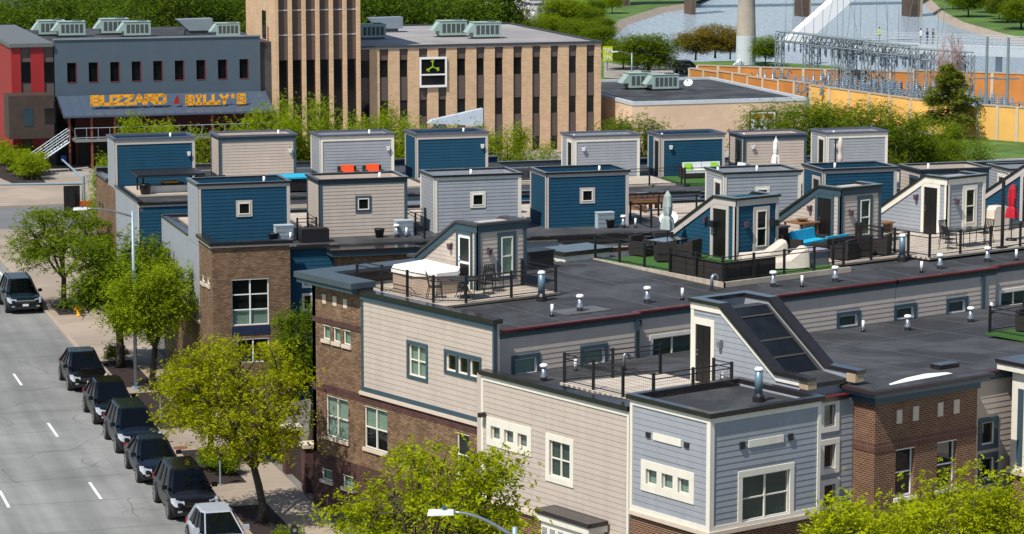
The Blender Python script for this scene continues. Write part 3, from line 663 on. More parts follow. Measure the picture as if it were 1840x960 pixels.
# hot tub
T = thing('hot_tub', 'tan hot tub under a pale tent-like cover on the near deck', 'hot tub', (60, 85.2, ZD)); o8 = []
c = (60.1, 85.15); hw, hd = 1.12, 1.35
for k in range(8): t = math.pi/8+k*math.pi/4; o8.append((c[0]+hw*1.08*math.cos(t), c[1]+hd*1.08*math.sin(t)))
MB().prism(o8, 'z', ZD+.02, ZD+.72).build('shell', M('tub_cedar', (.42,.32,.24), .8, .15, 3), T)
m = MB(); top = (c[0], c[1], ZD+1.15)
for k in range(8):
    A, B = o8[k], o8[(k+1) % 8]; e = lambda q, z: (c[0]+(q[0]-c[0])*1.05, c[1]+(q[1]-c[1])*1.05, z)
    m.face([e(A, ZD+.82), e(B, ZD+.82), top]); m.face([e(A, ZD+.66+.05*(k % 2)), e(B, ZD+.66+.05*((k+1) % 2)), e(B, ZD+.82), e(A, ZD+.82)])
m.build('cover', CANVAS, T)
place('table', mk_table, (60.05, 82.6, ZD), 0, 'round black metal table by the railing of the hot tub deck')
place('chair', mk_chair, (59.2, 83.3, ZD), 0, 'black metal chair left of the round table on the hot tub deck', rad(60))
place('chair', mk_chair, (61.15, 82.9, ZD), 0, 'black metal chair right of the round table below the tan dormer', rad(-75))
place('chair', mk_chair, (61.9, 83.25, ZD), 0, 'black metal chair against the tan dormer below its window', rad(0))
# deck 2 (turf)
deck('roof_deck', 'turf covered roof deck below the blue dormer', [(70.1,79.6),(76.6,79.6),(76.6,83.7),(74.4,83.7),(74.4,87.6),(70.1,87.6)], ZD, TURF)
m = MB(); m.box((70.0,79.46,8.42), (76.7,79.58,8.62)); m.box((69.98,79.46,8.42), (70.09,87.6,8.62)); single('deck_kerb', m, DECK, 'pale timber edging round the turf deck', 'edging', (70, 79.5, 8.4))
railing('black railing round the turf deck below the blue dormer', [[(70.15,87.5),(70.15,79.7),(76.5,79.7)]], ZD, 0, wires=False)
def panel(label, A, B, n, nm='wicker_screen'):
    A, B = Vector(A), Vector(B); T = thing(nm, label, 'screen', A); d = (B-A)/n; nrm = Vector((-d.y, d.x, 0)).normalized()*.03
    for i in range(n):
        a = A+d*i+d*.02; b = A+d*(i+1)-d*.02; MB().hexa([a-nrm, b-nrm, b+nrm, a+nrm], [p+Vector((0,0,.72)) for p in (a-nrm, b-nrm, b+nrm, a+nrm)]).build('woven_panel', WICK, T)
        m = MB()
        for z in (0, .24, .48, .7): m.hexa([q+Vector((0,0,z)) for q in (a-nrm*1.4, b-nrm*1.4, b+nrm*1.4, a+nrm*1.4)], [q+Vector((0,0,z+.03)) for q in (a-nrm*1.4, b-nrm*1.4, b+nrm*1.4, a+nrm*1.4)])
        m.build('slat', WICK, T)
    return T
panel('dark woven screen on the left side of the turf deck', (70.25,83.0,ZD), (70.25,79.82,ZD), 3)
panel('dark woven screen along the front of the turf deck', (70.3,79.85,ZD), (73.0,79.85,ZD), 3)
umbrella_closed('furled grey-green umbrella over the table left of the blue dormer', (73.2,86.6,ZD), 0, M('greygreen_canvas', (.34,.40,.38), .9, .15, 4), 2.75, .24)
place('glasstable', mk_glasstable, (72.9,86.2,ZD), 0, 'dark dining table under the furled grey umbrella', rad(10))
for i, (x, y, r, l) in enumerate(((72.0,85.3,150,'nearest the railing'), (73.2,85.3,200,'on the near right side'), (72.3,87.1,10,'at the far left side'), (73.5,87.0,-20,'at the far right side'))):
    place('armchair', mk_armchair, (x, y, ZD), 0, 'dark armchair at the table under the furled grey umbrella, '+l, rad(r), group='armchairs at the umbrella table')
def lounger(label, loc, rot, mat):
    T = thing('covered_lounger', label, 'lounger', (0,0,0)); n = 8; m = MB(); rows = []
    for i, (y, z, w) in enumerate(((-.95,.3,.3),(-.9,.42,.36),(-.2,.46,.37),(.15,.5,.37),(.75,1.02,.36),(.88,1.04,.34),(.95,.9,.32),(.98,.1,.34))):
        rows.append([(-w-.06,y*1.0,.04+.02*(i % 2)), (-w,y,z-.1), (-w+.07,y,z), (w-.07,y,z), (w,y,z-.1), (w+.06,y,.04+.02*(i % 3))])
    for A, B in zip(rows, rows[1:]):
        for k in range(5): m.face([A[k], A[k+1], B[k+1], B[k]])
    m.face(rows[0]); m.face(rows[-1][::-1]); m.build('cover', mat, T)
    for s in (-1, 1):
        for q in (-.7, .7): MB().cyl((s*.3,q,0), (s*.3,q,.3), .025, n=6).build('leg', BLACK, T)
    T.location = to_world(loc, 0); T.rotation_euler = (0,0,rad(rot)); T.scale = (.95,1,.82); return T
lounger('beige covered lounger leaning up below the window of the blue dormer', (75.1,82.9,ZD), -115, LINEN)
lounger('beige covered lounger beside the grey storage box', (74.5,81.0,ZD), -112, LINEN)
# deck 3
deck('roof_deck', 'plank deck with turquoise cushions below the tan dormer', [(76.75,80.5),(81.0,80.5),(81.0,83.7),(80.13,83.7),(80.13,87.6),(76.75,87.6)], ZD, DECK)
railing('black railing in front of the turquoise cushions and black chairs', [[(76.75,80.56),(80.95,80.56),(80.95,83.6)]], ZD, 0)
T = thing('storage_box', 'low grey storage box beside the covered lounger', 'storage box', (76,81.2,ZD)); MB().box((75.5,80.75,ZD), (76.7,81.75,ZD+.55)).build('body', GREYBOX, T); MB().box((75.45,80.7,ZD+.551), (76.75,81.8,ZD+.6)).build('lid', M('grey_lid', (.30,.28,.33), .6), T)
sofa('dark sofa with bright turquoise cushions left of the tan dormer', (78.6,84.1,ZD), 0, 2.1, TURQ, WICK, rot=rad(15))
sofa('dark sofa with turquoise seat nearer the railing', (78.5,82.4,ZD), 0, 1.7, TURQ, WICK, rot=rad(185))
T = thing('hot_tub', 'dark covered hot tub between the blue and the tan dormer', 'hot tub', (77.6,86.2,ZD)); MB().box((76.9,85.2,ZD), (78.6,86.9,ZD+.85)).build('shell', M('tub_brown', (.05,.03,.025), .6, .2, 4), T); MB().box((76.85,85.15,ZD+.851), (78.65,86.95,ZD+.93)).build('cover', M('tub_cover', (.07,.055,.055), .6), T)
T = thing('bar_table', 'brown wooden bar table against the tan dormer', 'table', (79.4,85.4,ZD)); MB().box((79.0,84.9,ZD+.95), (80.1,86.0,ZD+1.0)).build('top', WOOD, T)
for a in (79.05,80.0):
    for b in (84.95,85.9): MB().box((a,b,ZD), (a+.07,b+.07,ZD+.95)).build('leg', WOOD, T)
m = MB(); m.lathe((79.55,85.4,ZD+1.0), [(.05,0),(.2,.06),(.26,.12),(.22,.12)], 12); single('bowl', m, WOOD, 'brown bowl on the wooden bar table', 'bowl', (79.55,85.4,ZD+1.0))
for x, y, r, l in ((78.1,81.4,20,'leftmost of the three below the tan dormer'), (79.1,81.6,-10,'middle of the three below the tan dormer'), (80.25,81.5,30,'rightmost of the three below the tan dormer')):
    place('armchair', mk_armchair, (x, y, ZD), 0, 'black wicker armchair behind the railing, '+l, rad(180+r))
m = MB(); m.box((79.1,82.6,ZD), (79.4,82.9,ZD+.5)); single('cooler', m, M('blue_cooler', (.02,.12,.3), .5), 'small blue cooler below the tan dormer door', 'cooler', (79.2,82.7,ZD))
# deck 4
deck('roof_deck', 'pale plank deck below the blue-grey dormer', [(81.1,79.5),(95.5,79.5),(95.5,83.7),(86.35,83.7),(86.35,87.6),(82.55,87.6),(82.55,83.7),(81.1,83.7)], ZD, planks_mat('pale_deck', (.50,.44,.36), .14))
railing('black railing round the pale deck below the blue-grey dormer', [[(81.2,83.6),(81.2,79.6),(95.4,79.6)]], ZD, 0)
place('glasstable', mk_glasstable, (84.9,81.1,ZD), 0, 'dark glass table between black chairs below the blue-grey dormer', rad(5))
for x, y, r, l in ((83.6,80.9,95,'left of'), (86.2,81.3,-85,'right of'), (84.7,82.0,5,'behind')):
    place('chair', mk_chair, (x, y, ZD), 0, 'black slatted metal chair '+l+' the glass table on the pale deck', rad(r))
T = umbrella_closed('furled red umbrella on the pale deck', (87.6,81.1,ZD), 0, M('red_canvas', (.42,.006,.02), .85, .15, 4), 2.5, .24)
m = MB(); m.cyl((85.6,79.75,ZD), (85.6,79.75,ZD+2.85), .075, n=8); m.box((85.4,79.62,ZD), (85.8,79.95,ZD+.06)); single('deck_pole', m, BLACK, 'tall black pole on the pale deck left of the red umbrella', 'pole', (85.6,79.75,ZD))
T = thing('covered_grill', 'tan covered grill between the blue-grey dormer and the red umbrella', 'grill', (90.0,84.3,0)); T.location = (89.3, 83.6, ZD)
MB().prism([(89.6,0),(90.5,0),(90.52,.5),(90.5,.95),(90.4,1.08),(89.75,1.1),(89.6,.95),(89.57,.5)], 'v', 84.0, 84.7).build('cover', LINEN, T)
for x, y, l in ((89.3,80.6,'near the right edge of the pale deck'), (88.6,80.4,'beside the red umbrella')):
    m = MB(); m.box((x,y,ZD), (x+.5,y+.5,ZD+.45)); single('planter_box', m, WICK, 'dark square planter '+l, 'planter', (x,y,ZD))
T = thing('patio_bench', 'low dark wooden bench behind the black chairs of the pale deck', 'bench', (83.5,86.2,ZD)); MB().box((82.9,86.0,ZD+.38), (85.6,86.6,ZD+.44)).build('seat', WOOD, T)
for a in (83.0,85.4): MB().box((a,86.05,ZD), (a+.1,86.55,ZD+.38)).build('leg', WOOD, T)

# ---- vents of row A
G = 'roof vents of the near block'
def vent(px, py, kind, zf, label):
    P = pz(px, py, zf(79)); P = pz(px, py, zf(P[1])); mk = dict(stub=mk_stub, mush=mk_mush, goose=mk_goose, flue=mk_flue)[kind]
    return place(kind, mk, (P[0], P[1], P[2]-.01), 0, label, group=G)
vent(973,541,'flue',roofA,'tall steel flue at the corner of the hot tub deck')
vent(992,569,'stub',roofA,'white stub vent by the red gutter, leftmost on the upper roof')
vent(1042,560,'mush',roofA,'capped steel vent beside the pale roof patch')
vent(1163,545,'mush',roofA,'capped steel vent alone in the middle of the upper dark roof')
vent(1226,539,'stub',roofA,'white stub vent left of the skylight dormer')
vent(1279,524,'goose',roofA,'gooseneck vent behind the skylight dormer')
vent(1389,516,'mush',roofA,'small capped vent in front of the woven screen')
vent(1441,516,'stub',roofA,'white stub vent in front of the covered lounger')
vent(1500.5,507,'mush',roofA,'capped steel vent in front of the grey storage box')
vent(1655.8,490,'stub',roofA,'white stub vent by the red gutter below the pale deck')
vent(1688.8,484,'mush',roofA,'capped vent below the left chair of the pale deck')
vent(1774,471,'mush',roofA,'capped vent below the right end of the pale deck')
vent(1826,468,'stub',roofA,'white stub vent at the right edge below the black pole')
vent(1620.7,470,'flue',roofA,'tall steel flue beside the black armchairs')
T = thing('grill_cabinet', 'black covered cabinet on the roof right of the hot tub deck', 'cabinet', (66.6,87,8.5)); MB().box((66.2,86.7,8.5), (67.4,87.5,9.25)).build('body', BLACK, T); MB().box((66.15,86.65,9.251), (67.45,87.55,9.3)).build('lid', BLACK, T)

# ================================================================== NEAR BLOCK, ROW C (white trim, skylight dormer)
UB, UG, YG = 56.53, 56.3, 64.45
YR, YBR = 66.06, 65.06
def roofC(y): return 6.72+(YA-y)*.04
B = thing('townhouse', 'tan sided townhouse with cream trim in front of the skylight dormer', 'townhouse', (UB, 68.5, 0), 0, 'townhouses of the near block')
YB0, YB1 = pick(1133, 745, 'u', UB)[1]+.02, YA-.45
bt = rect('-u', UB, (875.8,748.3), (956,821)); bd = rect('-u', UB, (981.7,777.5), (1031.7,877.3))
lw = (bt[1]-bt[0]-.24*4)/3; btL = [(bt[0]+.24+(lw+.24)*i, bt[0]+(lw+.24)*i+.24+lw, bt[2]+.22, bt[3]-.28) for i in range(3)]
wall(B, '-u', UB, YB0, YB1, 2.6, 7.0, TAN, btL+[inset(bd, .2)])
siding(B, '-u', UB, YB0+.1, YB1-.12, 2.72, 6.82, TAN, [bt, bd], .19, boards=True)
wall(B, '-u', UB+.02, YB0, YB1, -.3, 2.598, BRK_C, name='brick_base')
strips(B, '-u', UB, [(YB1-.13, YB1, 2.72, 6.82), (YB0, YB0+.11, 2.72, 6.82), (YB0, YB1, 6.82, 7.0)], CREAM, .045, 'corner_board')
strips(B, '-u', UB, [(YB0, YB1, 2.56, 2.72)], STONE, .1, 'stone_ledge')
strips(B, '-u', UB, [(YB0, YB1+.05, 7.0, 7.17)], FLASH, .12, 'parapet_cap', d0=-.25)
window(B, '-u', UB, bt, .2, CREAM, CREAM, 1, 1, CURT, lights=btL); window(B, '-u', UB, bd, .2, CREAM, CREAM, 2, 2, BLINDG)
MB().box((UB+.225, 68.4, 0), (61.6, YA-.01, 6.6)).build('shade_core', DARK, B)
MB().box((UB+.01, YB1, 2.6), (UB+.4, YB1+.3, 6.99)).build('return_wall', TAN, B)
m = MB(); f = FP('-u', UB); fbox(m, '-u', UB, YB1-.3, YB1-.15, 5.55, 5.7, .05, .3); m.build('floodlight', BLACK, B)
# door canopy
cA = pick(1003,907,'u',UB); cB = pick(1096,936,'u',UB)
T = thing('door_canopy', 'small flat entry canopy with black roof and pale fascia below the tan wall', 'canopy', (UB, cB[1], 2.4))
MB().box((UB-.95, cB[1]-.05, 3.05), (UB-.11, cA[1]+.05, 3.2)).build('roof', FLASH, T)
MB().box((UB-.9, cB[1], 2.82), (UB-.1, cA[1], 3.049)).build('fascia', CREAM, T)
MB().box((UB-.8, cB[1]+.1, 1.5), (UB-.15, cA[1]-.1, 2.819)).build('porch_side', CREAM, T)
m = MB()
for i in range(6):
    y = cB[1]+.3+i*(cA[1]-cB[1]-.6)/5; m.box((UB-.83, y-.12, 2.25), (UB-.801, y+.12, 2.6))
m.build('lattice', M('lattice_grey', (.28,.29,.31), .7, .2, 6), T)
slab(B, UB+.1, 61.6, 68.4, YA-.03, roofC, ROOF); seams(B, UB+.2, 61.5, 74.2, YA-.1, roofC, 1.3)

C1 = thing('townhouse', 'blue-grey sided corner townhouse with cream trim and brick base', 'townhouse', (UG, YG, 0), 0, 'townhouses of the near block')
UGR = pick(1474.5, 715, 'v', YG)[0]; YGB = pick(1134, 716, 'u', UG)[1]
gt = rect('-u', UG, (1153.4,825), (1248,906.9)); lw = (gt[1]-gt[0]-.24*4)/3; gtL = [(gt[0]+.24+(lw+.24)*i, gt[0]+.24+(lw+.24)*i+lw, gt[2]+.24, gt[3]-.26) for i in range(3)]
gw = rect('-v', YG, (1325.6,848), (1424.7,930))
wall(C1, '-u', UG, YG, YGB, 3.86, 7.5, GREY, gtL); wall(C1, '-v', YG, UG+.221, UGR, 3.86, 7.5, GREY, [(gw[0]+.18, gw[1]-.18, 3.98, gw[3]-.2)])
siding(C1, '-u', UG, YG+.12, YGB-.12, 4.02, 7.32, GREY, [gt], .2, boards=True); siding(C1, '-v', YG, UG+.12, UGR-.12, 4.02, 7.32, GREY, [(gw[0], gw[1], 3.8, gw[3])], .2, boards=True)
strips(C1, '-u', UG, [(YG-.05, YG+.13, 3.86, 7.5), (YGB-.13, YGB, 3.86, 7.5), (YG+.13, YGB-.13, 7.32, 7.5), (YG+.13, YGB-.13, 3.86, 4.02)], CREAM, .05, 'corner_board')
strips(C1, '-v', YG, [(UG, UG+.13, 3.86, 7.5), (UGR-.13, UGR, 3.86, 7.5), (UG+.13, UGR-.13, 7.32, 7.5), (UG+.13, gw[0], 3.86, 4.02), (gw[1], UGR-.13, 3.86, 4.02)], CREAM, .047, 'corner_board')
wall(C1, '-u', UG+.02, YG, YGB, -.3, 3.72, BRK_C, name='brick_base'); wall(C1, '-v', YG+.02, UG+.25, UGR, -.3, 3.72, BRK_C, name='brick_base')
m = MB(); m.box((UG-.1, YG-.1, 3.722), (UG+.1, YGB, 3.858)); m.box((UG+.1, YG-.1, 3.722), (UGR+.15, YG+.1, 3.858)); m.build('stone_ledge', STONE, C1)
m = MB(); ring(m, UG-.13, UGR+.1, YG-.13, YGB+.12, 7.5, 7.66, .26); m.build('parapet_cap', FLASH, C1)
window(C1, '-u', UG, gt, .24, CREAM, CREAM, 1, 1, BLIND, lights=gtL); window(C1, '-v', YG, (gw[0], gw[1], 3.87, gw[3]), .18, CREAM, CREAM, 2, 2, BLINDG, lights=[(gw[0]+.18, gw[1]-.18, 3.98, gw[3]-.2)])
for face, pl, blk, bar in (('-u', UG, ((1162.8,775.6,1170,786.6),(1231.6,793.8,1239.4,805.3)), (1175,778,1225,802)), ('-v', YG, ((1328.4,794.4,1336.6,806),(1415.3,779.4,1423,790.6)), (1344.4,792.5,1406.6,792.8))):
    for k in blk: strips(C1, face, pl, [rect(face, pl, k[:2], k[2:])], FLASH, .07, 'wall_vent')
    r = rect(face, pl, bar[:2], bar[2:]); r = (r[0], r[1], (r[2]+r[3])/2-.115, (r[2]+r[3])/2+.115); strips(C1, face, pl, [r], CREAM, .05, 'trim_bar')
MB().box((UG+.225, YG+.225, 0), (UGR, 68.39, 6.9)).build('shade_core', DARK, C1)
MB().box((UGR-.2, YG+.24, 0), (UGR-.001, 68, 7.49)).build('side_wall', GREY, C1); MB().box((UG+.23, YGB-.2, 6.9), (UGR-.2, YGB, 7.49)).build('inner_parapet', FLASH, C1)
slab(C1, UG+.22, UGR-.2, YG+.22, YGB-.2, lambda y: 7.44, ROOF)

# recessed wall, brick bay, tan recess
UBL = pick(1573, 722, 'v', YBR)[0]; UBRR = pick(1756.5, 692, 'v', YBR)[0]
C2 = thing('townhouse', 'red-brown brick townhouse bay with dark teal cornice right of the blue-grey house', 'townhouse', (UBL, YBR, 0), 0, 'townhouses of the near block')
sq = [rect('-v', YR, a, b) for a, b in (((1473,720),(1506.5,773)), ((1473,792),(1506.5,848)), ((1473,864),(1506,918)), ((1473,934),(1506,990)))]
wall(C2, '-v', YR, UGR+.01, UBL, -.3, 7.0, GREY, [inset(r, .18) for r in sq]); siding(C2, '-v', YR, UGR+.05, UBL-.06, 1.0, 6.98, GREY, sq, .2, boards=True)
for r in sq: window(C2, '-v', YR, r, .18, CREAM, TAUPE, 1, 1, None)
MB().box((UGR, YR-.12, 7.0), (UBL-.35, YR+.1, 7.13)).build('gutter', FLASH, C2); MB().box((UGR, YR-.13, 7.131), (UBL-.35, YR+.1, 7.17)).build('drip_edge', REDGUT, C2)
cw = [rect('-v', YBR, (1609.7,811), (1642,890)), rect('-v', YBR, (1684.2,795.6), (1717,874.7))]
cw[0] = (cw[0][0], cw[0][1], cw[1][2], cw[1][3])
wall(C2, '-v', YBR, UBL, UBRR, -.3, 7.0, BRK_C, cw, name='brick_wall', thick=.3)
wall(C2, '-u', UBL, YBR+.301, YR+.2, -.3, 7.0, BRK_C, name='brick_wall'); MB().box((UBRR-.2, YBR+.302, -.3), (UBRR, YR+.2, 6.99)).build('brick_wall', BRK_C, C2)
zb = pick(1576, 805, 'v', YBR)[2]
strips(C2, '-v', YBR, [(UBL-.02, UBRR, zb-.16, zb+.16)], SOLDIER, .02, 'soldier_course'); strips(C2, '-u', UBL, [(YBR, YR, zb-.16, zb+.16)], SOLDIER, .02, 'soldier_course')
for k in ((1611,737.3,1620,760.3), (1640.3,731,1649.8,755), (1684.8,724.3,1693.7,747.3), (1713.5,719,1723,742)):
    strips(C2, '-v', YBR, [rect('-v', YBR, k[:2], k[2:])], STONE, .03, 'stone_block')
for w_ in cw: window(C2, '-v', YBR, w_, 0, WHITE, WHITE, 1, 2, M('dark_curtain', (.035,.06,.075), .9, .4, 9), depth=.2, sill=WHITE)
m = MB(); m.box((UBL-.1, YBR-.1, 6.9), (UBRR+.05, YR+.4, 7.16)); m.build('frieze', TEAL, C2)
m = MB(); m.box((UBL-.3, YBR-.3, 7.16), (UBRR+.3, YR+.6, 7.3)); m.build('cornice', M('teal_light', (.075,.13,.17), .5), C2); MB().box((UBL-.42, YBR-.42, 7.301), (UBRR+.4, YR+.75, 7.42)).build('cornice_cap', M('cornice_brown', (.035,.022,.024), .5, .2), C2)
MB().box((UBL-.3, YBR-.3, 7.421), (UBRR+.28, YR+.7, 7.432)).build('cornice_roof', ROOF, C2)
MB().box((UBRR-.75, YR+.05, 7.433), (UBRR+.2, YR+.5, 7.6)).build('roof_curb', FLASH, C2)
m = MB(); pts = [pz(*q, 7.44) for q in ((1597,690),(1628,679),(1660,672),(1668,671),(1700,669),(1712,671),(1680,677),(1640,684),(1600,692))]; m.face(pts); m.face([p+Vector((0,0,-.006)) for p in pts][::-1]); m.build('torn_membrane', PVC, C2)
slab(C2, UGR, UBRR+.3, YR+.1, YA-.03, roofC, ROOF, 'roof'); seams(C2, 65.2, UBRR+.2, YR+.8, YA-.1, roofC, 2.2)
MB().box((UGR+.02, YR+.25, 0), (UBRR-.21, YA-.3, 6.6)).build('shade_core', DARK, C2)
C3 = thing('townhouse', 'tan recessed townhouse wall with two square teal windows left of a pale corner post', 'townhouse', (UBRR, YR, 0), 0, 'townhouses of the near block')
URR = pick(1816, 700, 'v', YR)[0]
tq = [rect('-v', YR, (1757.5,752.8), (1792,804)), rect('-v', YR, (1757.5,817), (1791,866))]
wall(C3, '-v', YR, UBRR+.02, URR+.3, -.3, 6.85, TAN, [inset(r, .17) for r in tq]); siding(C3, '-v', YR, UBRR+.03, URR+.2, 1.0, 6.83, TAN, tq, .2, boards=True)
for r in tq: window(C3, '-v', YR, r, .17, TEAL, CREAM, 1, 1, None)
strips(C3, '-v', YR, [(UBRR+.3, URR+.3, 6.85, 7.08)], TEAL, .1, 'fascia', d0=-.1); strips(C3, '-v', YR, [(UBRR+.3, URR+.3, 7.081, 7.17)], M('brown_cap', (.05,.025,.022), .5), .16, 'parapet_cap', d0=-.2)
slab(C3, UBRR+.3, 90, YR+.2, YA-.03, roofC, ROOF); seams(C3, UBRR+1, 90, YR+.5, YA-.1, roofC, 2.4); seams(C3, 66, 90, 72.0, 76.5, lambda y: roofC(y)+.004, 3.1, 'u')
MB().box((UBRR+.02, YR+.25, 0), (90, YA-.3, 6.6)).build('shade_core', DARK, C3)
C4 = thing('townhouse', 'pale cream and teal corner bay at the right edge', 'townhouse', (71.0, 60, 0), 0, 'townhouses of the near block')
MB().box((71.0, 55, 3.75), (82, 65.5, 7.2)).build('wall', CREAM, C4); MB().box((71.03, 55, -.3), (82, 65.48, 3.58)).build('brick_base', BRK_C, C4)
MB().box((70.88, 55, 3.58), (82, 65.6, 3.75)).build('stone_ledge', STONE, C4)
strips(C4, '-u', 71.0, [(64.95, 65.2, 3.9, 6.6)], TEAL, .03, 'teal_panel'); strips(C4, '-u', 71.0, [(64.2, 64.6, 3.9, 6.6)], TEAL, .028, 'teal_panel')
MB().box((70.75, 55, 7.2), (82, 66.0, 7.42)).build('fascia', CREAM, C4); MB().box((70.7, 55, 7.421), (82, 66.05, 7.56)).build('parapet_cap', FLASH, C4)

# skylight stair dormer on row C
D = thing('stair_dormer', 'blue-grey stair dormer with black door and sloping dark skylight', 'dormer', (61.65, 66.2, 6.8), 0)
u0, u1, vb, vf, vs_, ve, zt, zl = 61.65, 64.15, 71.65, 70.15, 67.35, 66.2, 9.72, 7.82
MB().prism([(ve,6.8),(ve,zl),(vs_,zl),(vf,zt),(vb,zt),(vb,6.7)], 'u', u0+.05, u0+.3).build('wall', GREY, D)
MB().prism([(ve,6.8),(ve,zl),(vs_,zl),(vf,zt),(vb,zt),(vb,6.7)], 'u', u1-.3, u1-.05).build('wall', GREY, D)
MB().box((u0+.3, vb-.25, 6.7), (u1-.3, vb, zt)).build('wall', GREY, D); MB().box((u0+.06, YR+.27, 5.8), (u1-.06, YR+.4, zl-.35)).build('wall', GREY, D)
dC = (70.62, 71.42, 6.93, 8.98)
topC = lambda a: zt if a >= vf else (zl if a <= vs_ else zl+(a-vs_)*(zt-zl)/(vf-vs_))
siding(D, '-u', u0+.05, ve, vb-.12, 7.08, 9.7, GREY, [(dC[0]-.17, dC[1]+.17, 6.8, dC[3]+.28)], .19, top=lambda a: topC(a)-.15, boards=False)
door(D, '-u', u0+.05, dC, .17, CREAM, DOORB)
strips(D, '-u', u0+.05, [(vb-.13, vb+.02, 6.8, zt-.2), (ve, dC[0]-.17, 6.85, 7.08)], CREAM, .045, 'corner_board')
MB().prism([(ve,zl-.2),(vs_-.02,zl-.2),(vf-.02,zt-.24),(vb+.02,zt-.24),(vb+.02,zt),(vf,zt),(vs_,zl),(ve,zl)], 'u', u0-.012, u0+.05).build('rake_board', CREAM, D)
m = MB()
for a, b in ((u0-.08, u0+.34), (u1-.34, u1+.08)): m.prism([(ve-.45,zl),(vs_,zl),(vf,zt),(vb+.06,zt),(vb+.06,zt+.13),(vf-.04,zt+.13),(vs_-.06,zl+.13),(ve-.45,zl+.13)], 'u', a, b)
m.box((u0+.34, vb-.3, zt), (u1-.34, vb+.06, zt+.13)); m.build('parapet_cap', FLASH, D)
for a, b in ((u0+.0, u0+.38), (u1-.38, u1)): MB().box((a, ve-.42, zl-.28), (b, ve, zl-.001)).build('rafter_end', M('raw_timber', (.42,.31,.2), .8), D)
SKY_G = M('skylight_glass', (.012,.014,.017), .3, .4, 1.5, spec=.3, stain=.4)
m = MB(); m.prism([(vf+.5,zt-.12),(vf,zt-.12),(vs_,zl-.12),(ve,zl-.2),(ve,zl-.34),(vs_,zl-.3),(vf,zt-.3),(vf+.5,zt-.3)], 'u', u0+.32, u1-.32); m.build('dormer_roof', ROOF, D)
P0, P1 = Vector((vf-.05, zt-.13)), Vector((vs_+.1, zl-.09)); fr_ = M('skylight_frame', (.045,.042,.04), .6, .2)
n = Vector((P1.y-P0.y, -(P1.x-P0.x))); n = -n.normalized() if n.y > 0 else n.normalized(); n = -n
for t0, t1 in ((0,.12),(.17,.5),(.52,.74),(.78,1.0)):
    a, b = P0.lerp(P1, t0), P0.lerp(P1, t1); MB().prism([tuple(a), tuple(b), tuple(b+n*.05), tuple(a+n*.05)], 'u', u0+.52, u1-.52).build('skylight_pane', SKY_G, D)
for t in (.145,.51,.76): a = P0.lerp(P1, t-.012); b = P0.lerp(P1, t+.012); MB().prism([tuple(a), tuple(b), tuple(b+n*.07), tuple(a+n*.07)], 'u', u0+.45, u1-.45).build('skylight_bar', fr_, D)
for a in (u0+.44, u1-.5): MB().prism([tuple(P0), tuple(P1), tuple(P1+n*.06), tuple(P0+n*.06)], 'u', a, a+.06).build('skylight_bar', fr_, D)
wall_lamp(D, '-u', u0+.05, 70.1, 8.45, STEEL)
strips(D, '-u', u0+.05, [(69.95, 70.05, 7.3, 7.5)], WHITE, .06, 'outlet')
deck('roof_deck', 'pale plank deck in front of the black door of the skylight dormer', [(57.75,69.0),(61.3,69.0),(61.3,70.2),(61.64,70.2),(61.64,73.25),(57.75,73.95)], 7.0, planks_mat('bright_deck', (.55,.48,.40), .14))
railing('black railing round the deck of the skylight dormer', [[(61.25,70.0),(61.25,69.08),(57.85,69.08),(57.85,73.8),(61.6,73.2)]], 7.0, 0, h=1.05)
vent(977,686,'mush',roofC,'capped vent at the left end of the lower roof behind the tan parapet')
vent(1034,668,'stub',roofC,'white stub vent behind the railing of the skylight deck')
vent(1121,667,'goose',roofC,'gooseneck vent behind the skylight deck railing')
vent(1550.8,597,'stub',roofC,'white stub vent on the lower roof right of the skylight')
vent(1630.8,595,'mush',roofC,'capped vent on the lower roof below the middle teal window')
vent(1743.8,580,'mush',roofC,'capped vent on the lower roof below the right teal window')
vent(1781,564,'stub',roofC,'white stub vent behind the railing at the right edge')
vent(1363,722,'flue',lambda y: 7.44,'blue-grey flue in front of the skylight dormer wall')
# deck at the right edge
P = pz(1778,600,7.1); x, y = P[0], P[1]
deck('roof_deck', 'turf deck with dark armchairs at the right edge', [(x-.1,y-4),(x+6,y-4),(x+6,y+.1),(x-.1,y+.1)], 7.15, TURF)
railing('black railing round the turf deck at the right edge', [[(x+5.5,y),(x,y),(x,y-3.9)]], 7.15, 0)
place('armchair', mk_armchair, (x+1.4,y-.7,7.15), 0, 'dark armchair on the turf deck at the right edge', rad(20))
T = thing('coffee_table', 'low dark wicker table on the turf deck at the right edge', 'table', (x+1.5,y-2.2,7.15)); MB().box((x+1.1,y-2.4,7.2), (x+2.4,y-1.7,7.5)).build('base', WICK, T); MB().box((x+1.07,y-2.43,7.501), (x+2.43,y-1.67,7.54)).build('top', M('tub_brown', (.05,.03,.025), .6), T)
for a_ in (x+1.15,x+2.3):
    for b_ in (y-2.35,y-1.8): MB().box((a_,b_,7.15), (a_+.06,b_+.06,7.2)).build('foot', BLACK, T)
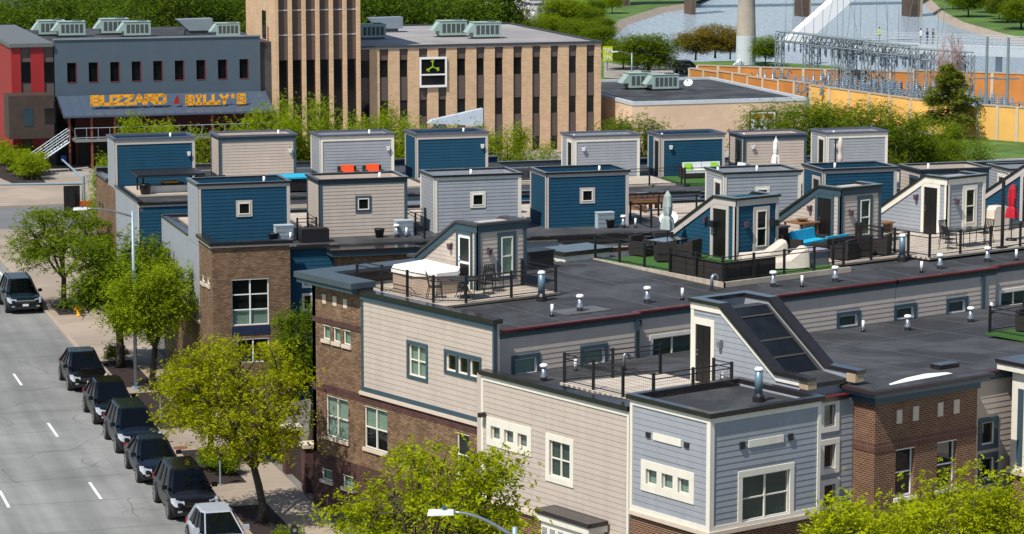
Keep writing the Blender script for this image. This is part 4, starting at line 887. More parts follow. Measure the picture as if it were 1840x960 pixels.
# ================================================================== FAR BLOCK (frame 1: p across the street, s along it)
P0_, S2F, S2B, S2R = 23.43, 125.82, 128.35, 135.5      # street end, stair-box front, stair-box back, rear wall
S2W = 122.6
def plain_roof(T, u0, u1, v0, v1, z, mat=None, name='roof', th=.3): return MB().box((u0,v0,z-th), (u1,v1,z)).build(name, mat or ROOF, T)
def stairbox(T, u0, u1, v0, v1, zb, zt, body, trim, win=None, wfr=None, dleft=False, lamp=None, frieze=False, capm=None):
    """square roof-top stair enclosure with parapet rim"""
    MB().box((u0+.04, v0+.04, zb-.2), (u1-.04, v1-.04, zt-.35)).build('stair_box', body, T)
    ops = []
    if win: w0, wz = win; ops = [(w0-.38, w0+.38, wz-.38, wz+.38)]
    siding(T, '-v', v0+.04, u0+.13, u1-.13, zb, zt-.16, body, ops, .165); dop = []
    if dleft: dop = [(v0+.35, v0+1.35, zb-.1, zb+2.25)]
    siding(T, '-u', u0+.04, v0+.12, v1-.1, zb, zt-.16, body, dop, .165)
    fz = .26 if frieze else .16
    strips(T, '-v', v0+.04, [(u0, u0+.15, zb-.15, zt), (u1-.15, u1, zb-.15, zt), (u0+.15, u1-.15, zt-fz, zt)], trim, .045, 'corner_board')
    strips(T, '-u', u0+.04, [(v0-.005, v0+.13, zb-.15, zt), (v1-.12, v1, zb-.15, zt), (v0+.13, v1-.12, zt-.14, zt)], trim, .042, 'corner_board')
    m = MB(); ring(m, u0-.07, u1+.07, v0-.07, v1+.07, zt+.001, zt+.1, .19); m.build('parapet_cap', capm or FLASH, T)
    m = MB(); ring(m, u0+.03, u1-.03, v0+.03, v1-.03, zt-.35, zt, .1); m.build('parapet', body, T)
    if ops: window(T, '-v', v0+.04, ops[0], .11, wfr or trim, CREAM, 1, 1, None, depth=-.01)
    if dleft:
        r = dop[0]; door(T, '-u', u0+.04, (r[0]+.13, r[1]-.13, zb, r[3]-.2), .12, trim, DOORB)
    if lamp: wall_lamp(T, '-v', v0+.04, lamp[0], lamp[1], WHITE)
specs2 = [  # u0, u1, top, base, body, trim, window colour frame, name
 (23.43,27.74,9.74,7.12,BLUE,TAUPE,TAUPE,'deep blue'), (29.11,33.35,9.74,7.12,TAN,TEAL,TEAL,'tan'), (34.65,38.93,9.74,7.12,GREY,CREAM,CREAM,'blue-grey'), (40.15,44.32,9.7,7.12,BLUE,TAUPE,TAUPE,'deep blue'),
 (49.2,53.24,9.4,6.85,GREY,CREAM,CREAM,'blue-grey'), (54.39,58.34,9.4,6.85,BLUE,TAUPE,TAUPE,'deep blue'), (59.64,63.37,9.2,6.7,TAN,TEAL,TEAL,'tan'), (64.51,68.3,9.08,6.6,GREY,CREAM,CREAM,'blue-grey')]
lab2 = ['brown brick end townhouse with a deep blue stair box, middle row', 'townhouse with a tan stair box and teal corners, middle row left', 'townhouse with a blue-grey stair box and cream corners behind the near tan dormer', 'townhouse with a deep blue stair box and air conditioner left of the satellite dish',
 'townhouse with a blue-grey stair box behind the blue dormer', 'townhouse with a deep blue stair box behind the tan dormer', 'townhouse with a tan stair box behind the blue-grey dormer', 'townhouse with a blue-grey stair box at the right edge, middle row']
TANG = TAN
H2 = []
bounds2 = [23.43,28.6,34.15,39.7,46.6,53.9,59.1,64.1,74.0]
for i, (u0, u1, zt, zb, body, trim, wf, nm) in enumerate(specs2):
    T = thing('townhouse', lab2[i], 'townhouse', (bounds2[i], S2W, 0), 1, 'townhouses of the middle row'); H2.append(T)
    a, b = bounds2[i], bounds2[i+1]; bm = body
    plain_roof(T, a+(.0 if i else .2), b, S2W+.85, S2R-.2, zb)
    wx = u0+(u1-u0)*(.5 if i < 5 else .52)
    stairbox(T, u0, u1, S2F, S2B, zb, zt, body, trim, (wx, zb+1.5), wf, dleft=i >= 4)
    MB().box((a+(.23 if i == 0 else 0), S2W+1.06, 0), (b, S2R-.2, zb-.31)).build('shade_core', DARK, T)
    # rear parapet and deck behind the box
    MB().box((a, S2R-.2, 3), (b, S2R, zb+.02)).build('rear_wall', body, T); MB().box((a, S2R-.3, zb+.021), (b, S2R+.1, zb+.12)).build('parapet_cap', FLASH, T)
    MB().box((a+.6, S2B+.1, zb+.001), (b-.2, S2R-1.2, zb+.08)).build('deck', DECK, T)
# street end of the first house
T = H2[0]
ops = [rect('-u', P0_, (362,493), (368,510), 1), rect('-u', P0_, (371,497), (377,514), 1)]
wall(T, '-u', P0_, S2W, S2F-.1, -.3, 7.32, BRK_A, ops, name='brick_wall')
for r in ops: window(T, '-u', P0_, r, 0, CREAM, CREAM, sill=STONE)
wall(T, '-u', P0_+.02, S2F-.1, S2R, 3.4, 7.0, GREY); siding(T, '-u', P0_+.02, S2F-.05, S2R-.08, 3.5, 7.0, GREY, (), .17)
strips(T, '-u', P0_+.02, [(S2F-.1, S2R, 3.36, 3.5)], STONE, .08, 'stone_ledge'); wall(T, '-u', P0_+.02, S2F-.1, S2R, -.3, 3.36, BRK_A, name='brick_base')
strips(T, '-u', P0_+.02, [(S2B, S2R, 7.0, 7.12)], TAUPE, .03, 'trim', d0=-.2); strips(T, '-u', P0_+.02, [(S2B, S2R, 7.121, 7.2)], FLASH, .08, 'parapet_cap', d0=-.2)
strips(T, '-u', P0_+.02, [(S2R-.1, S2R, 3.5, 7.0)], CREAM, .03, 'corner_board')
siding(T, '-u', P0_+.001, S2F+.1, S2B-.1, 7.0, 9.6, GREY, (), .165)
# brick front bay with big window
fw = rect('-v', S2W, (416,503), (484,583), 1); fw2 = rect('-v', S2W, (426,610), (484,650), 1)
UB1 = pick(521, 440, 'v', S2W, 1)[0]
wall(T, '-v', S2W, P0_+.221, UB1, -.3, 7.32, BRK_A, [fw, fw2], name='brick_wall')
window(T, '-v', S2W, fw, 0, WHITE, WHITE, 2, 3, None, depth=.14); strips(T, '-v', S2W, [(fw[0]+.03, fw[1]-.03, fw[2]+.03, fw[2]+(fw[3]-fw[2])*.34)], BLIND, -.19, 'blind', d0=-.2); window(T, '-v', S2W, fw2, 0, WHITE, WHITE, 2, 1, None)
MB().box((P0_+.23, S2W+.25, 0), (UB1-.01, S2W+1.05, 7.0)).build('shade_core', DARK, T); plain_roof(T, P0_+.22, UB1-.01, S2W+.22, S2W+.849, 7.12)
strips(T, '-v', S2W, [(fw[0]-.02, fw[1]+.02, fw[2]-.42, fw[2]-.02)], M('navy_panel', (.012,.022,.06), .5), .03, 'panel')
m = MB(); m.box((P0_-.1, S2W-.1, 7.32), (UB1+.1, S2W+.22, 7.4)); m.box((P0_-.1, S2W+.22, 7.32), (P0_+.22, S2F, 7.4)); m.build('trim', TAUPE, T)
m = MB(); m.box((P0_-.13, S2W-.13, 7.401), (UB1+.12, S2W+.3, 7.55)); m.box((P0_-.13, S2W+.3, 7.401), (P0_+.3, S2F-.02, 7.55)); m.build('parapet_cap', FLASH, T)
# recessed blue front of house 1 and the bays of the others
UB2 = pick(607, 450, 'v', S2W+.8, 1)[0]
w1 = rect('-v', S2W+.8, (546,490), (560,513), 1); w2 = rect('-v', S2W+.8, (546,531), (560,556), 1)
wall(T, '-v', S2W+.8, UB1, UB2, -.3, 7.0, BLUE, [w1, w2]); siding(T, '-v', S2W+.8, UB1+.05, UB2-.02, 2.6, 6.9, BLUE, [w1, w2], .17)
for r in (w1, w2): window(T, '-v', S2W+.8, (r[0]-.1, r[1]+.1, r[2]-.1, r[3]+.1), .1, CREAM, CREAM)
MB().box((UB1-.05, S2W+.62, 7.0), (UB2+.05, S2W+1.1, 7.14)).build('parapet_cap', FLASH, T)
def bay(T, px0, px1, sF, zt, capm, blocks=True, fascia=TEAL):
    a = pick(px0, 440, 'v', sF, 1)[0]; b = pick(px1, 440, 'v', sF, 1)[0]
    MB().box((a, sF, -.3), (b, sF+2.2, zt)).build('brick_bay', BRK_A, T)
    MB().box((a-.35, sF-.35, zt+.001), (b+.35, sF+2.4, zt+.2)).build('cornice', fascia, T); MB().box((a-.42, sF-.42, zt+.201), (b+.42, sF+2.45, zt+.32)).build('cornice_cap', capm, T)
    if blocks:
        for t in (.3, .68): strips(T, '-v', sF, [(a+(b-a)*t-.1, a+(b-a)*t+.1, zt-1.0, zt-.6)], STONE, .03, 'stone_block')
    return a, b
bay(H2[1], 607, 735, S2W, 6.72, FLASH)
a = pick(735, 440, 'v', S2W+.8, 1)[0]; b = pick(840, 440, 'v', S2W+.8, 1)[0]
MB().box((a, S2W+.8, 0), (b, S2W+1, 6.9)).build('front_wall', GREY, H2[2]); siding(H2[2], '-v', S2W+.8, a+.05, b+6.9, 4.5, 6.9, GREY, (), .17)
MB().box((a, S2W+.6, 6.95), (b+9, S2W+1.1, 7.1)).build('parapet_cap', FLASH, H2[2]); MB().box((a, S2W+.74, 6.86), (b+9, S2W+.85, 6.94)).build('trim', CREAM, H2[2])
bay(H2[3], 1027, 1145, S2W, 6.6, FLASH, False, CREAM)
for T, a, b, bm in ((H2[4], 46.7, 53.8, GREY), (H2[5], 53.95, 59, BLUE), (H2[6], 59.2, 64, TAN), (H2[7], 64.2, 74, GREY)):
    MB().box((a, S2W+.3, 0), (b, S2W+.5, 6.5)).build('front_wall', bm, T); MB().box((a, S2W+.2, 6.5), (b, S2W+.7, 6.64)).build('parapet_cap', FLASH, T)

# ---- third row (decks face the camera)
S3R, S3F, S3B, S3W = 142.4, 150.05, 152.4, 156.9
specs3 = [(23.43,27.83,9.44,6.85,BLUE,TAUPE), (29.15,33.46,9.42,6.85,TAN,TEAL), (34.81,39.02,9.28,6.8,GREY,CREAM), (40.26,44.47,9.22,6.75,BLUE,TAUPE),
          (49.56,53.51,8.8,6.4,GREY,CREAM), (54.83,58.71,8.72,6.33,BLUE,TAUPE), (59.88,63.8,8.56,6.2,TAN,TEAL), (65.07,68.95,8.54,6.1,GREY,CREAM)]
lab3 = ['end townhouse of the back row with a deep blue stair box', 'back row townhouse with a tan stair box second from the street', 'back row townhouse with a blue-grey stair box left of the deep blue one', 'back row townhouse with a deep blue stair box below the office building',
        'back row townhouse with a blue-grey stair box and door right of the tree gap', 'back row townhouse with a deep blue stair box above the sofa with green pillows', 'back row townhouse with a tan stair box behind the white furled umbrella', 'back row townhouse with a blue-grey stair box behind the beige furled umbrella']
bounds3 = [23.43,28.6,34.2,39.8,47.0,54.3,59.4,64.5,71.5]
H3 = []; PCAP = M('purple_grey_cap', (.085,.09,.12), .6, .2)
for i, (u0, u1, zt, zb, body, trim) in enumerate(specs3):
    T = thing('townhouse', lab3[i], 'townhouse', (bounds3[i], S3R, 0), 1, 'townhouses of the back row'); H3.append(T)
    a, b = bounds3[i], bounds3[i+1]
    plain_roof(T, a+(.22 if i == 0 else 0), b, S3R+.2, S3W-.2, zb)
    stairbox(T, u0, u1, S3F, S3B, zb, zt, body, trim, None, None, dleft=i >= 4, lamp=(u1-.35 if i < 4 else u0+.55, zb+1.75), frieze=True, capm=PCAP)
    MB().box((a+(.23 if i == 0 else 0), S3R+.2, 0), (b, S3W-.2, zb-.31)).build('shade_core', DARK, T)
    MB().box((a, S3R, 2), (b, S3R+.2, zb-.12)).build('rear_wall', body, T); siding(T, '-v', S3R, a+.03, b-.03, zb-2.4, zb-.3, body, (), .17)
    MB().box((a, S3R-.05, zb-.119), (b, S3R+.3, zb-.02)).build('trim', TAUPE, T); MB().box((a, S3R-.1, zb-.019), (b, S3R+.35, zb+.1)).build('parapet_cap', FLASH, T)
    MB().box((a, S3W-.2, 0), (b, S3W, zb+.3)).build('front_wall', BRK_A if i == 0 else body, T); MB().box((a, S3W-.3, zb+.301), (b, S3W+.1, zb+.4)).build('parapet_cap', FLASH, T)
    MB().box((a+.5, S3R+3.4, zb+.001), (b-.15, S3F-.1, zb+.09)).build('deck', DECK if i not in (5,) else TURF, T)
T = H3[0]
wall(T, '-u', P0_, S3F-.05, S3W, -.3, 6.95, BRK_A, name='brick_wall'); wall(T, '-u', P0_+.02, S3R, S3F-.05, -.3, 6.9, GREY); siding(T, '-u', P0_+.02, S3R+.06, S3F, 2, 6.8, GREY, (), .17)
siding(T, '-u', P0_+.001, S3F+.1, S3B-.1, 6.8, 9.3, GREY, (), .165)
strips(T, '-u', P0_+.02, [(S3R, S3F, 6.8, 6.93)], TAUPE, .03, 'trim', d0=-.2); strips(T, '-u', P0_+.02, [(S3R-.1, S3F, 6.931, 7.03)], FLASH, .08, 'parapet_cap', d0=-.2)
strips(T, '-u', P0_+.02, [(S3R, S3R+.12, 2, 6.8)], CREAM, .03, 'corner_board')
strips(T, '-u', P0_, [(S3B+.1, S3W+.1, 6.95, 7.1)], FLASH, .1, 'parapet_cap', d0=-.25)
for q in ((178,361,181,373), (183,365,186,377)):
    strips(T, '-u', P0_, [rect('-u', P0_, q[:2], q[2:], 1)], DARK, .01, 'slot_window')

# ---- things on the middle and back row roofs
def at2(px, py, z): return pz(px, py, z, 1)
G2 = 'roof vents of the far block'
def vent2(px, py, z, kind, label, sc=1.0):
    P = at2(px, py, z); mk = dict(stub=mk_stub, mush=mk_mush)[kind]; return place(kind, mk, (P[0], P[1], z-.01), 1, label, scale=sc, group=G2)
for px, py, l in ((503,429,'in front of the left deep blue stair box'), (717,420,'in front of the tan stair box, middle row'), (1068,402,'in front of the deep blue stair box with the window')):
    P = at2(px, py, 7.12); place('ac', mk_ac, (P[0], S2F-.55, 7.12), 1, 'pale air conditioner '+l)
for px, py, l in ((484,430,'left of the air conditioner by the blue stair box'), (671,421,'in front of the tan stair box, middle row'), (1082,404,'right of the air conditioner by the deep blue stair box')):
    P = at2(px, py, 7.12); place('pot', mk_pot, (P[0], S2F-.7, 7.12), 1, 'black planter pot '+l)
for px, py, k, l in ((700,420,'mush','white vent left of the air conditioner by the tan stair box'), (719,420,'stub','white stub in front of the air conditioner by the tan stair box'), (1100,402,'mush','white vent right of the black pot by the deep blue stair box'), (1124,402,'stub','white stub at the corner of the deep blue stair box'), (518,432,'stub','white stub at the brick parapet end, middle row')):
    P = at2(px, py, 7.12); place(k, None, (P[0], S2F-.9, 7.1), 1, l, group=G2)
def topvent(px, i, specs, s, label):
    P = pick(px, 300, 'v', s, 1); place('stub', None, (P[0], s, specs[i][2]-.36), 1, label, scale=1.05, group=G2)
for px, i, l in ((474,0,'left deep blue'), (682,1,'tan'), (846,2,'blue-grey'), (1077,3,'right deep blue')): topvent(px, i, specs2, 127.6, f'white stub on top of the {l} stair box of the middle row')
for px, i, l in ((1290,4,'blue-grey'), (1360,4,'blue-grey, beside its edge,'), (1500,5,'deep blue'), (1668,6,'tan')): topvent(px, i, specs2, 127.9, f'white stub on top of the {l} stair box, middle row right')
for px, i, l in ((307,0,'end'), (501,1,'second'), (664,2,'third'), (833,3,'fourth'), (1031,4,'fifth'), (1189,5,'sixth'), (1336,6,'seventh'), (1497,7,'eighth')): topvent(px, i, specs3, 152.0 if i < 4 else 150.6, f'white stub on top of the {l} back row stair box from the street')
# back row deck things
T = thing('grill_pergola', 'black pergola over a grill island on the left back deck', 'pergola', (25.5,147,6.94), 1)
for a in (24.3,27.2):
    for b in (146.3,148.2): MB().box((a,b,6.94), (a+.09,b+.09,7.85)).build('post', BLACK, T)
MB().box((24.0,146.0,7.851), (27.6,148.6,7.97)).build('roof', BLACK, T)
T = thing('grill_island', 'pale grill island under the black pergola', 'grill', (25.7,147,6.94), 1); MB().box((24.6,146.6,6.94), (26.9,147.3,7.3)).build('counter', CREAM, T); MB().box((25.4,146.7,7.301), (26.6,147.2,7.42)).build('grill', BLACK, T); MB().box((25.5,146.75,7.421), (26.3,147.15,7.5)).build('tray', M('orange_tray', (.7,.3,.02), .5), T)
place('pot', mk_pot, (24.4,146.1,6.94), 1, 'dark pot left of the grill island', scale=1.3)
for u, v, w_, m_, l in ((27.9,146.5,2.0,WICK,'black wicker sofa right of the grill island'),):
    sofa(l, (u,v,6.94), 1, w_, M('charcoal_cushion', (.03,.03,.035), .9), m_, rot=rad(180))
T = thing('covered_table', 'dark table under a turquoise tarp between the tan and blue stair boxes', 'table', (32.4,146.0,6.93), 1); MB().box((31.4,145.2,6.94), (33.4,146.8,7.6)).build('body', BLACK, T); MB().prism([(31.3,145.1),(33.5,145.1),(33.6,146.0),(33.4,146.9),(31.2,146.9)], 'z', 7.601, 7.68).build('tarp', TURQ, T)
P = pick(640, 315, 'v', 131.0, 1)
for k, (px, l) in enumerate(((626,'left'), (671,'right'))):
    P = pick(px, 318, 'v', 149.3, 1); sofa(f'black wicker armchair with orange cushions behind the tan stair box, {l} one', (P[0],149.3,6.89), 1, 1.05, ORANGE, WICK)
P = pick(1262, 305, 'v', 148.9, 1)
GRN = M('lime_pillow', (.22,.5,.03), .9)
sofa('dark sofa with pale cushions and lime green pillows below the deep blue stair box', (P[0],148.9,6.42), 1, 2.6, M('pale_cushion', (.62,.64,.62), .9), WICK, pillows=((-.85,GRN),(.75,GRN)))
sofa('dark armchair with pale cushion right of the green pillow sofa', (P[0]+1.9,148.0,6.42), 1, 1.0, M('pale_cushion', (.62,.64,.62), .9), WICK, rot=rad(-70))
umbrella_closed('white furled umbrella in front of the tan back row stair box', (pick(1394,280,'v',147.5,1)[0],147.5,6.29), 1, CANVAS, 2.5, .2)
T = thing('cantilever_umbrella', 'beige furled cantilever umbrella before the back row blue-grey box', 'umbrella', (pick(1501,280,'v',147.5,1)[0],147.5,6.2), 1); o = META[T.name][0]
m = MB(); m.cyl((o[0],o[1],o[2]), (o[0],o[1],o[2]+2.35), .05, n=8); m.tube([(o[0],o[1],o[2]+2.2),(o[0]+.3,o[1],o[2]+2.35)], .03, 6); m.build('mast', BLACK, T)
m = MB(); m.lathe((o[0]+.3,o[1],o[2]), [(.05,2.4),(.12,2.3),(.16,1.75),(.1,1.62),(.17,1.3),(.16,1.05),(.1,.98),(.2,.55),(.05,.54)], 10); m.build('canopy', LINEN, T, True); MB().box((o[0]-.4,o[1]-.4,o[2]), (o[0]+.4,o[1]+.4,o[2]+.09)).build('base', BLACK, T)
for a, b, sv, z, l in ((46.8,54.4,145.6,6.47,'railing before the back row blue-grey box, right group'), (54.6,59.3,145.6,6.41,'railing before the sofa with green pillows'), (39.9,46.0,145.6,6.84,'railing before the back row deep blue box')):
    railing('black '+l, [[(a,sv),(b,sv)]], z, 1, wires=False, gap=1.9)
railing('black railing left of the blue-grey stair box, middle row', [[(33.7,S2W+1.5),(33.7,S2F+1.5),(34.6,S2F+1.5)]], 7.12, 1, wires=True)
railing('black railing beside the black planter left of the tan stair box', [[(28.0,S2F-.3),(28.9,S2F-.3),(28.9,S2F+1.5)]], 7.12, 1, wires=False)
T = thing('planter_box', 'long black planter left of the tan stair box, middle row', 'planter', (28.1,124.4,7.12), 1); MB().box((27.9,124.2,7.12), (29.2,124.9,7.75)).build('box', BLACK, T); MB().box((27.95,124.25,7.751), (29.15,124.85,7.77)).build('soil', M('soil', (.02,.014,.01), .95), T)
P = at2(1203,420,7.05); place('dish', mk_dish, (P[0],P[1],7.05), 1, 'grey satellite dish beside the furled grey umbrella', scale=1.0)
P = at2(951,338,6.85); place('dish', None, (40.0,131.5,7.12), 1, 'grey satellite dish left of the deep blue stair box', scale=1.3)
railing('black railing behind the satellite dish', [[(45.0,124.5),(45.0,129.0),(49.0,129.0)]], 7.05, 1, wires=False)
T = thing('wooden_bench', 'wooden slatted bench on the deck behind the satellite dish', 'bench', (46.6,132.0,7.0), 1); MB().box((46.0,131.6,7.4), (48.6,132.2,7.46)).build('seat', M('cedar', (.20,.09,.03), .7, .2), T)
for k in range(8): MB().box((46.05+.32*k,132.2,7.0), (46.25+.32*k,132.25,7.7)).build('slat', MAT['cedar'], T)
m = MB(); m.box((46.2,130.4,7.0), (46.9,130.9,7.4)); single('planter_box', m, WOOD, 'small wooden planter on the deck behind the satellite dish', 'planter', (46.2,130.4,7.0), 1)
for u, v, z, l in ((46.4,147.5,6.47,'black sofa left of the deep blue back row box'),): sofa(l, (u,v,z), 1, 2.2, M('charcoal_cushion', (.03,.03,.035), .9), WICK)
T = thing('roof_screen', 'long dark blue roof screen behind the tan stair box at right', 'roof screen', (70,146.8,5.8), 1); MB().box((70.6,146.5,5.0), (84,146.8,6.95)).build('panel', M('navy_panel', (.012,.022,.06), .5), T); MB().box((70.5,146.4,6.951), (84,146.9,7.05)).build('cap', FLASH, T)
place('ac', None, (66.9,S2F+1.2,specs2[7][2]-.35), 1, 'pale air conditioner on the blue-grey stair box at the right edge')
# ================================================================== GROUND, STREET, RIVER
GRASS = M('lawn', (.075,.15,.02), .95, .4, .8, .4, 30, stain=.25)
ASPH = M('street_surface', (.225,.23,.22), .85, .12, .6, .25, 60, stain=.2, lanes=.22)
ASPH2 = M('side_street', (.15,.155,.16), .85, .1, .6, .2, 60, stain=.15)
WALK = M('sidewalk_concrete', (.33,.27,.21), .9, .07, .9, .2, 40, stain=.14)
CURB = M('curb_concrete', (.36,.29,.23), .9, .1, 2)
MULCH = M('bark_mulch', (.022,.011,.010), .95, .5, 8, .7, 40)
PAINT = M('road_paint', (.72,.72,.70), .7, .1, 6, stain=.12)
GRAVEL = M('yard_ground', (.15,.14,.125), .95, .2, 1.0, .3, 30, stain=.2)
bankpx = [(1085,58),(1092,100),(1200,112),(1340,108),(1500,118),(1600,140),(1700,160),(1840,176)]
nb = [pz(x, y, 0, 1) for x, y in bankpx]
far_l = [pz(1114,35,0,1), pz(1183,13,0,1), pz(1250,3,0,1)]
m = MB()
poly = [(-400,-200), (420,-200), (420,205)]+[(p[0]+.0, p[1]) for p in reversed(nb)]+[(p[0], p[1]) for p in far_l]+[(pz(1300,-20,0,1)[0], pz(1300,-20,0,1)[1]), (560,1400), (-1500,1400), (-1500,-200)]
m.face([(x, y, -.06) for x, y in poly])
rb = [pz(x, y, 0, 1) for x, y in ((1900,80),(1840,68),(1796,58),(1731,39),(1695,20),(1681,6),(1660,-12),(1640,-40))]
m.face([(p[0], p[1], -.06) for p in rb]+[(900,1500,-.06), (2500,1500,-.06), (2500,300,-.06)])
struct('ground', m, GRASS, fr=1)
# sloped stone banks
RIP = M('riprap_stone', (.30,.25,.2), .95, .3, 1.5, .5, 8)
def bank(pts, sgn):
    m = MB(); c = [Vector((p[0], p[1], -.05)) for p in pts]; lo = []
    for i, p in enumerate(c):
        d = (c[min(i+1, len(c)-1)]-c[max(i-1, 0)]); n = Vector((-d.y, d.x, 0)).normalized()*sgn; lo.append(p+n*1.6+Vector((0,0,-1.0)))
    for i in range(len(c)-1): m.face([c[i], c[i+1], lo[i+1], lo[i]])
    return struct('river_bank', m, RIP, fr=1)
bank(list(reversed(nb))+far_l, -1); bank(rb, 1)
wm, wn, wb_ = _base('river_water'); _set(wb_, **{'Base Color': (.36,.43,.49,1), 'Roughness': .24, 'Specular IOR Level': .6}); MAT['river_water'] = wm
g_ = wn.nodes.new('ShaderNodeNewGeometry'); mp_ = wn.nodes.new('ShaderNodeMapping'); mp_.inputs['Scale'].default_value = (.5,1.6,1); wn.links.new(g_.outputs['Position'], mp_.inputs[0])
nz_ = wn.nodes.new('ShaderNodeTexNoise'); nz_.inputs['Scale'].default_value = 1.4; nz_.inputs['Detail'].default_value = 7; wn.links.new(mp_.outputs[0], nz_.inputs['Vector'])
bp_ = wn.nodes.new('ShaderNodeBump'); bp_.inputs['Strength'].default_value = .9; bp_.inputs['Distance'].default_value = 1.6; wn.links.new(nz_.outputs['Fac'], bp_.inputs['Height']); wn.links.new(bp_.outputs[0], wb_.inputs['Normal'])
m = MB(); m.face([(-800,200,-.8), (3000,200,-.8), (3000,3000,-.8), (-800,3000,-.8)]); struct('river', m, wm, fr=1)
# street
m = MB(); m.box((4,-60,-.3), (19.62,420,0)); struct('road', m, ASPH, fr=1)
m = MB(); m.box((19.621,185,-.3), (130,197.5,-.004)); struct('side_road', m, ASPH2, fr=1)
def walk(p0, p1, s0, s1, z=.11): m = MB(); m.box((p0,s0,-.3), (p1,s1,z)); return struct('pavement', m, WALK, fr=1)
walk(19.82, 23.42, 40, 160); walk(19.82, 90, 160.002, 184.8); walk(19.82, 30.5, 197.7, 213)
def curb(p0, p1, s0, s1): m = MB(); m.box((p0,s0,-.3), (p1,s1,.13)); return struct('kerb', m, CURB, fr=1)
curb(19.622, 19.818, 40, 184.8); curb(19.622, 19.818, 197.7, 260); curb(19.822, 130, 184.802, 184.998); curb(19.822, 130, 197.502, 197.698)
m = MB(); m.box((23.44,40,-.2), (120,159.99,.05)); struct('yard_ground', m, GRAVEL, fr=1)
m = MB(); m.box((30.52,197.7,-.2), (125,260,.06)); struct('forecourt', m, M('forecourt', (.30,.27,.24), .9, .1, .6, stain=.15), fr=1)
m = MB(); m.box((19.82,213.002,-.2), (30.5,224,.08)); struct('forecourt', m, MAT['forecourt'], fr=1)
m = MB(); m.box((98,205,-.2), (160,224,.1)); struct('lawn', m, GRASS, fr=1)
# expansion joints across the pavement
jm = M('joint', (.20,.17,.14), .9)
for k in range(48):
    s_ = 62+k*2.0; m = MB(); m.box((19.82,s_,.108), (23.42,s_+.025,.113)); struct('pavement_joint', m, jm, fr=1)
# lane marks
for k in range(-3, 9):
    s_ = 133.7+12.19*k
    for p_, off in ((15.8,0), (12.2,-.4)):
        m = MB(); m.box((p_-.06,s_-3.0+off,.0), (p_+.06,s_+off,.005)); struct('lane_mark', m, PAINT, fr=1)
m = MB(); m.box((13,177.9,0), (19.5,178.4,.005)); struct('stop_line', m, PAINT, fr=1)
m = MB(); m.box((19.0,160,0), (19.12,176,.005)); struct('edge_line', m, PAINT, fr=1)
# cracks and joints of the old concrete road
rnd = random.Random(5); m = MB()
def crack(pts, w):
    for (a, b) in zip(pts, pts[1:]):
        d = Vector((b[0]-a[0], b[1]-a[1], 0)); n = Vector((-d.y, d.x, 0)).normalized()*w*rnd.uniform(.6, 1.3)
        m.face([(a[0]-n.x,a[1]-n.y,.003), (b[0]-n.x,b[1]-n.y,.003), (b[0]+n.x,b[1]+n.y,.003), (a[0]+n.x,a[1]+n.y,.003)])
for k in range(20):
    s_ = 97+k*4.6+rnd.uniform(-.5,.5); y = s_; pts = []
    for i in range(46): y += rnd.uniform(-.05,.05); pts.append((5+i*.32, y))
    crack(pts, .013 if k % 3 else .02)
for k in range(26):
    x, y, a = rnd.uniform(8.5,19), rnd.uniform(97,165), rnd.uniform(0,6.28); pts = [(x, y)]
    for i in range(rnd.randint(6,14)): a += rnd.uniform(-.6,.6); x += .22*math.cos(a); y += .34*math.sin(a); pts.append((min(x,19.5), y))
    crack(pts, .014)
for p_ in (): crack([(p_+rnd.uniform(-.03,.03), 90+i*.9) for i in range(90)], .008)
struct('road_cracks', m, M('crack_tar', (.085,.083,.08), .8), fr=1, kind='stuff')
# tire-dark wheel paths are left to the stain of the surface; planting beds
BEDS = [(94,103.1), (107.0,113.6), (118.2,126.6), (128.2,135.2), (149.6,153.0)]
for a, b in BEDS:
    m = MB(); m.box((20.2,a,.05), (21.7,b,.125)); struct('planting_bed', m, MULCH, fr=1)
m = MB(); m.lathe((20.35,114.2,.112), [(.32,0),(.32,.006)], 18); single('manhole_cover', m, M('rust_iron', (.20,.075,.03), .7, .3, 8), 'rusty round cover in the pavement beside the parked sedan', 'manhole cover', (20.35,114.2,.11), 1)
# ------------------------------------------------------------------ street furniture
def lamp(label, loc, fr, H, dirv, reach, rise=.6):
    T = thing('street_lamp', label, 'street lamp', loc, fr); x, y, z = loc; d = Vector((dirv[0], dirv[1], 0)).normalized()
    GAL = M('galvanised_pole', (.27,.36,.40), .5, .12, 4, metal=.3)
    MB().cyl((x,y,z), (x,y,z+.12), .2, n=12).build('base', GAL, T); MB().cyl((x,y,z+.1), (x,y,z+H), .095, .065, 12).build('pole', GAL, T, True)
    pts = [Vector((x,y,z+H-.25))+d*(reach*t)+Vector((0,0,rise*math.sin(t*math.pi/2))) for t in (0,.15,.3,.45,.6,.75,.9,1)]
    MB().tube(pts, [.045,.045,.042,.04,.038,.036,.034,.034], 8).build('arm', STEEL, T, True)
    e = pts[-1]; n = Vector((-d.y, d.x, 0)); hd = MB()
    lo = [e-n*.1, e+d*.62-n*.15, e+d*.62+n*.15, e+n*.1]; hd.hexa([q+Vector((0,0,-.05)) for q in lo], [q+Vector((0,0,.06)) for q in (e-n*.07, e+d*.58-n*.1, e+d*.58+n*.1, e+n*.07)]); hd.build('luminaire', M('lamp_head', (.66,.68,.70), .45), T)
    MB().cyl(e+d*.22+Vector((0,0,.05)), e+d*.22+Vector((0,0,.15)), .05, n=8).build('photocell', M('teal_cell', (.02,.12,.18), .5), T); return T
lamp('tall street lamp with a galvanised pole beside the parked cars', (20.72,127.7,.1), 1, 8.35, (-1,0,0), 2.1, .45)
L2 = pz(925, 962, 8.9); lamp('street lamp with curved arm in front of the tree at the bottom', (L2[0],L2[1],0), 0, 9.1, (-.86,.60,0), 1.45, .62)
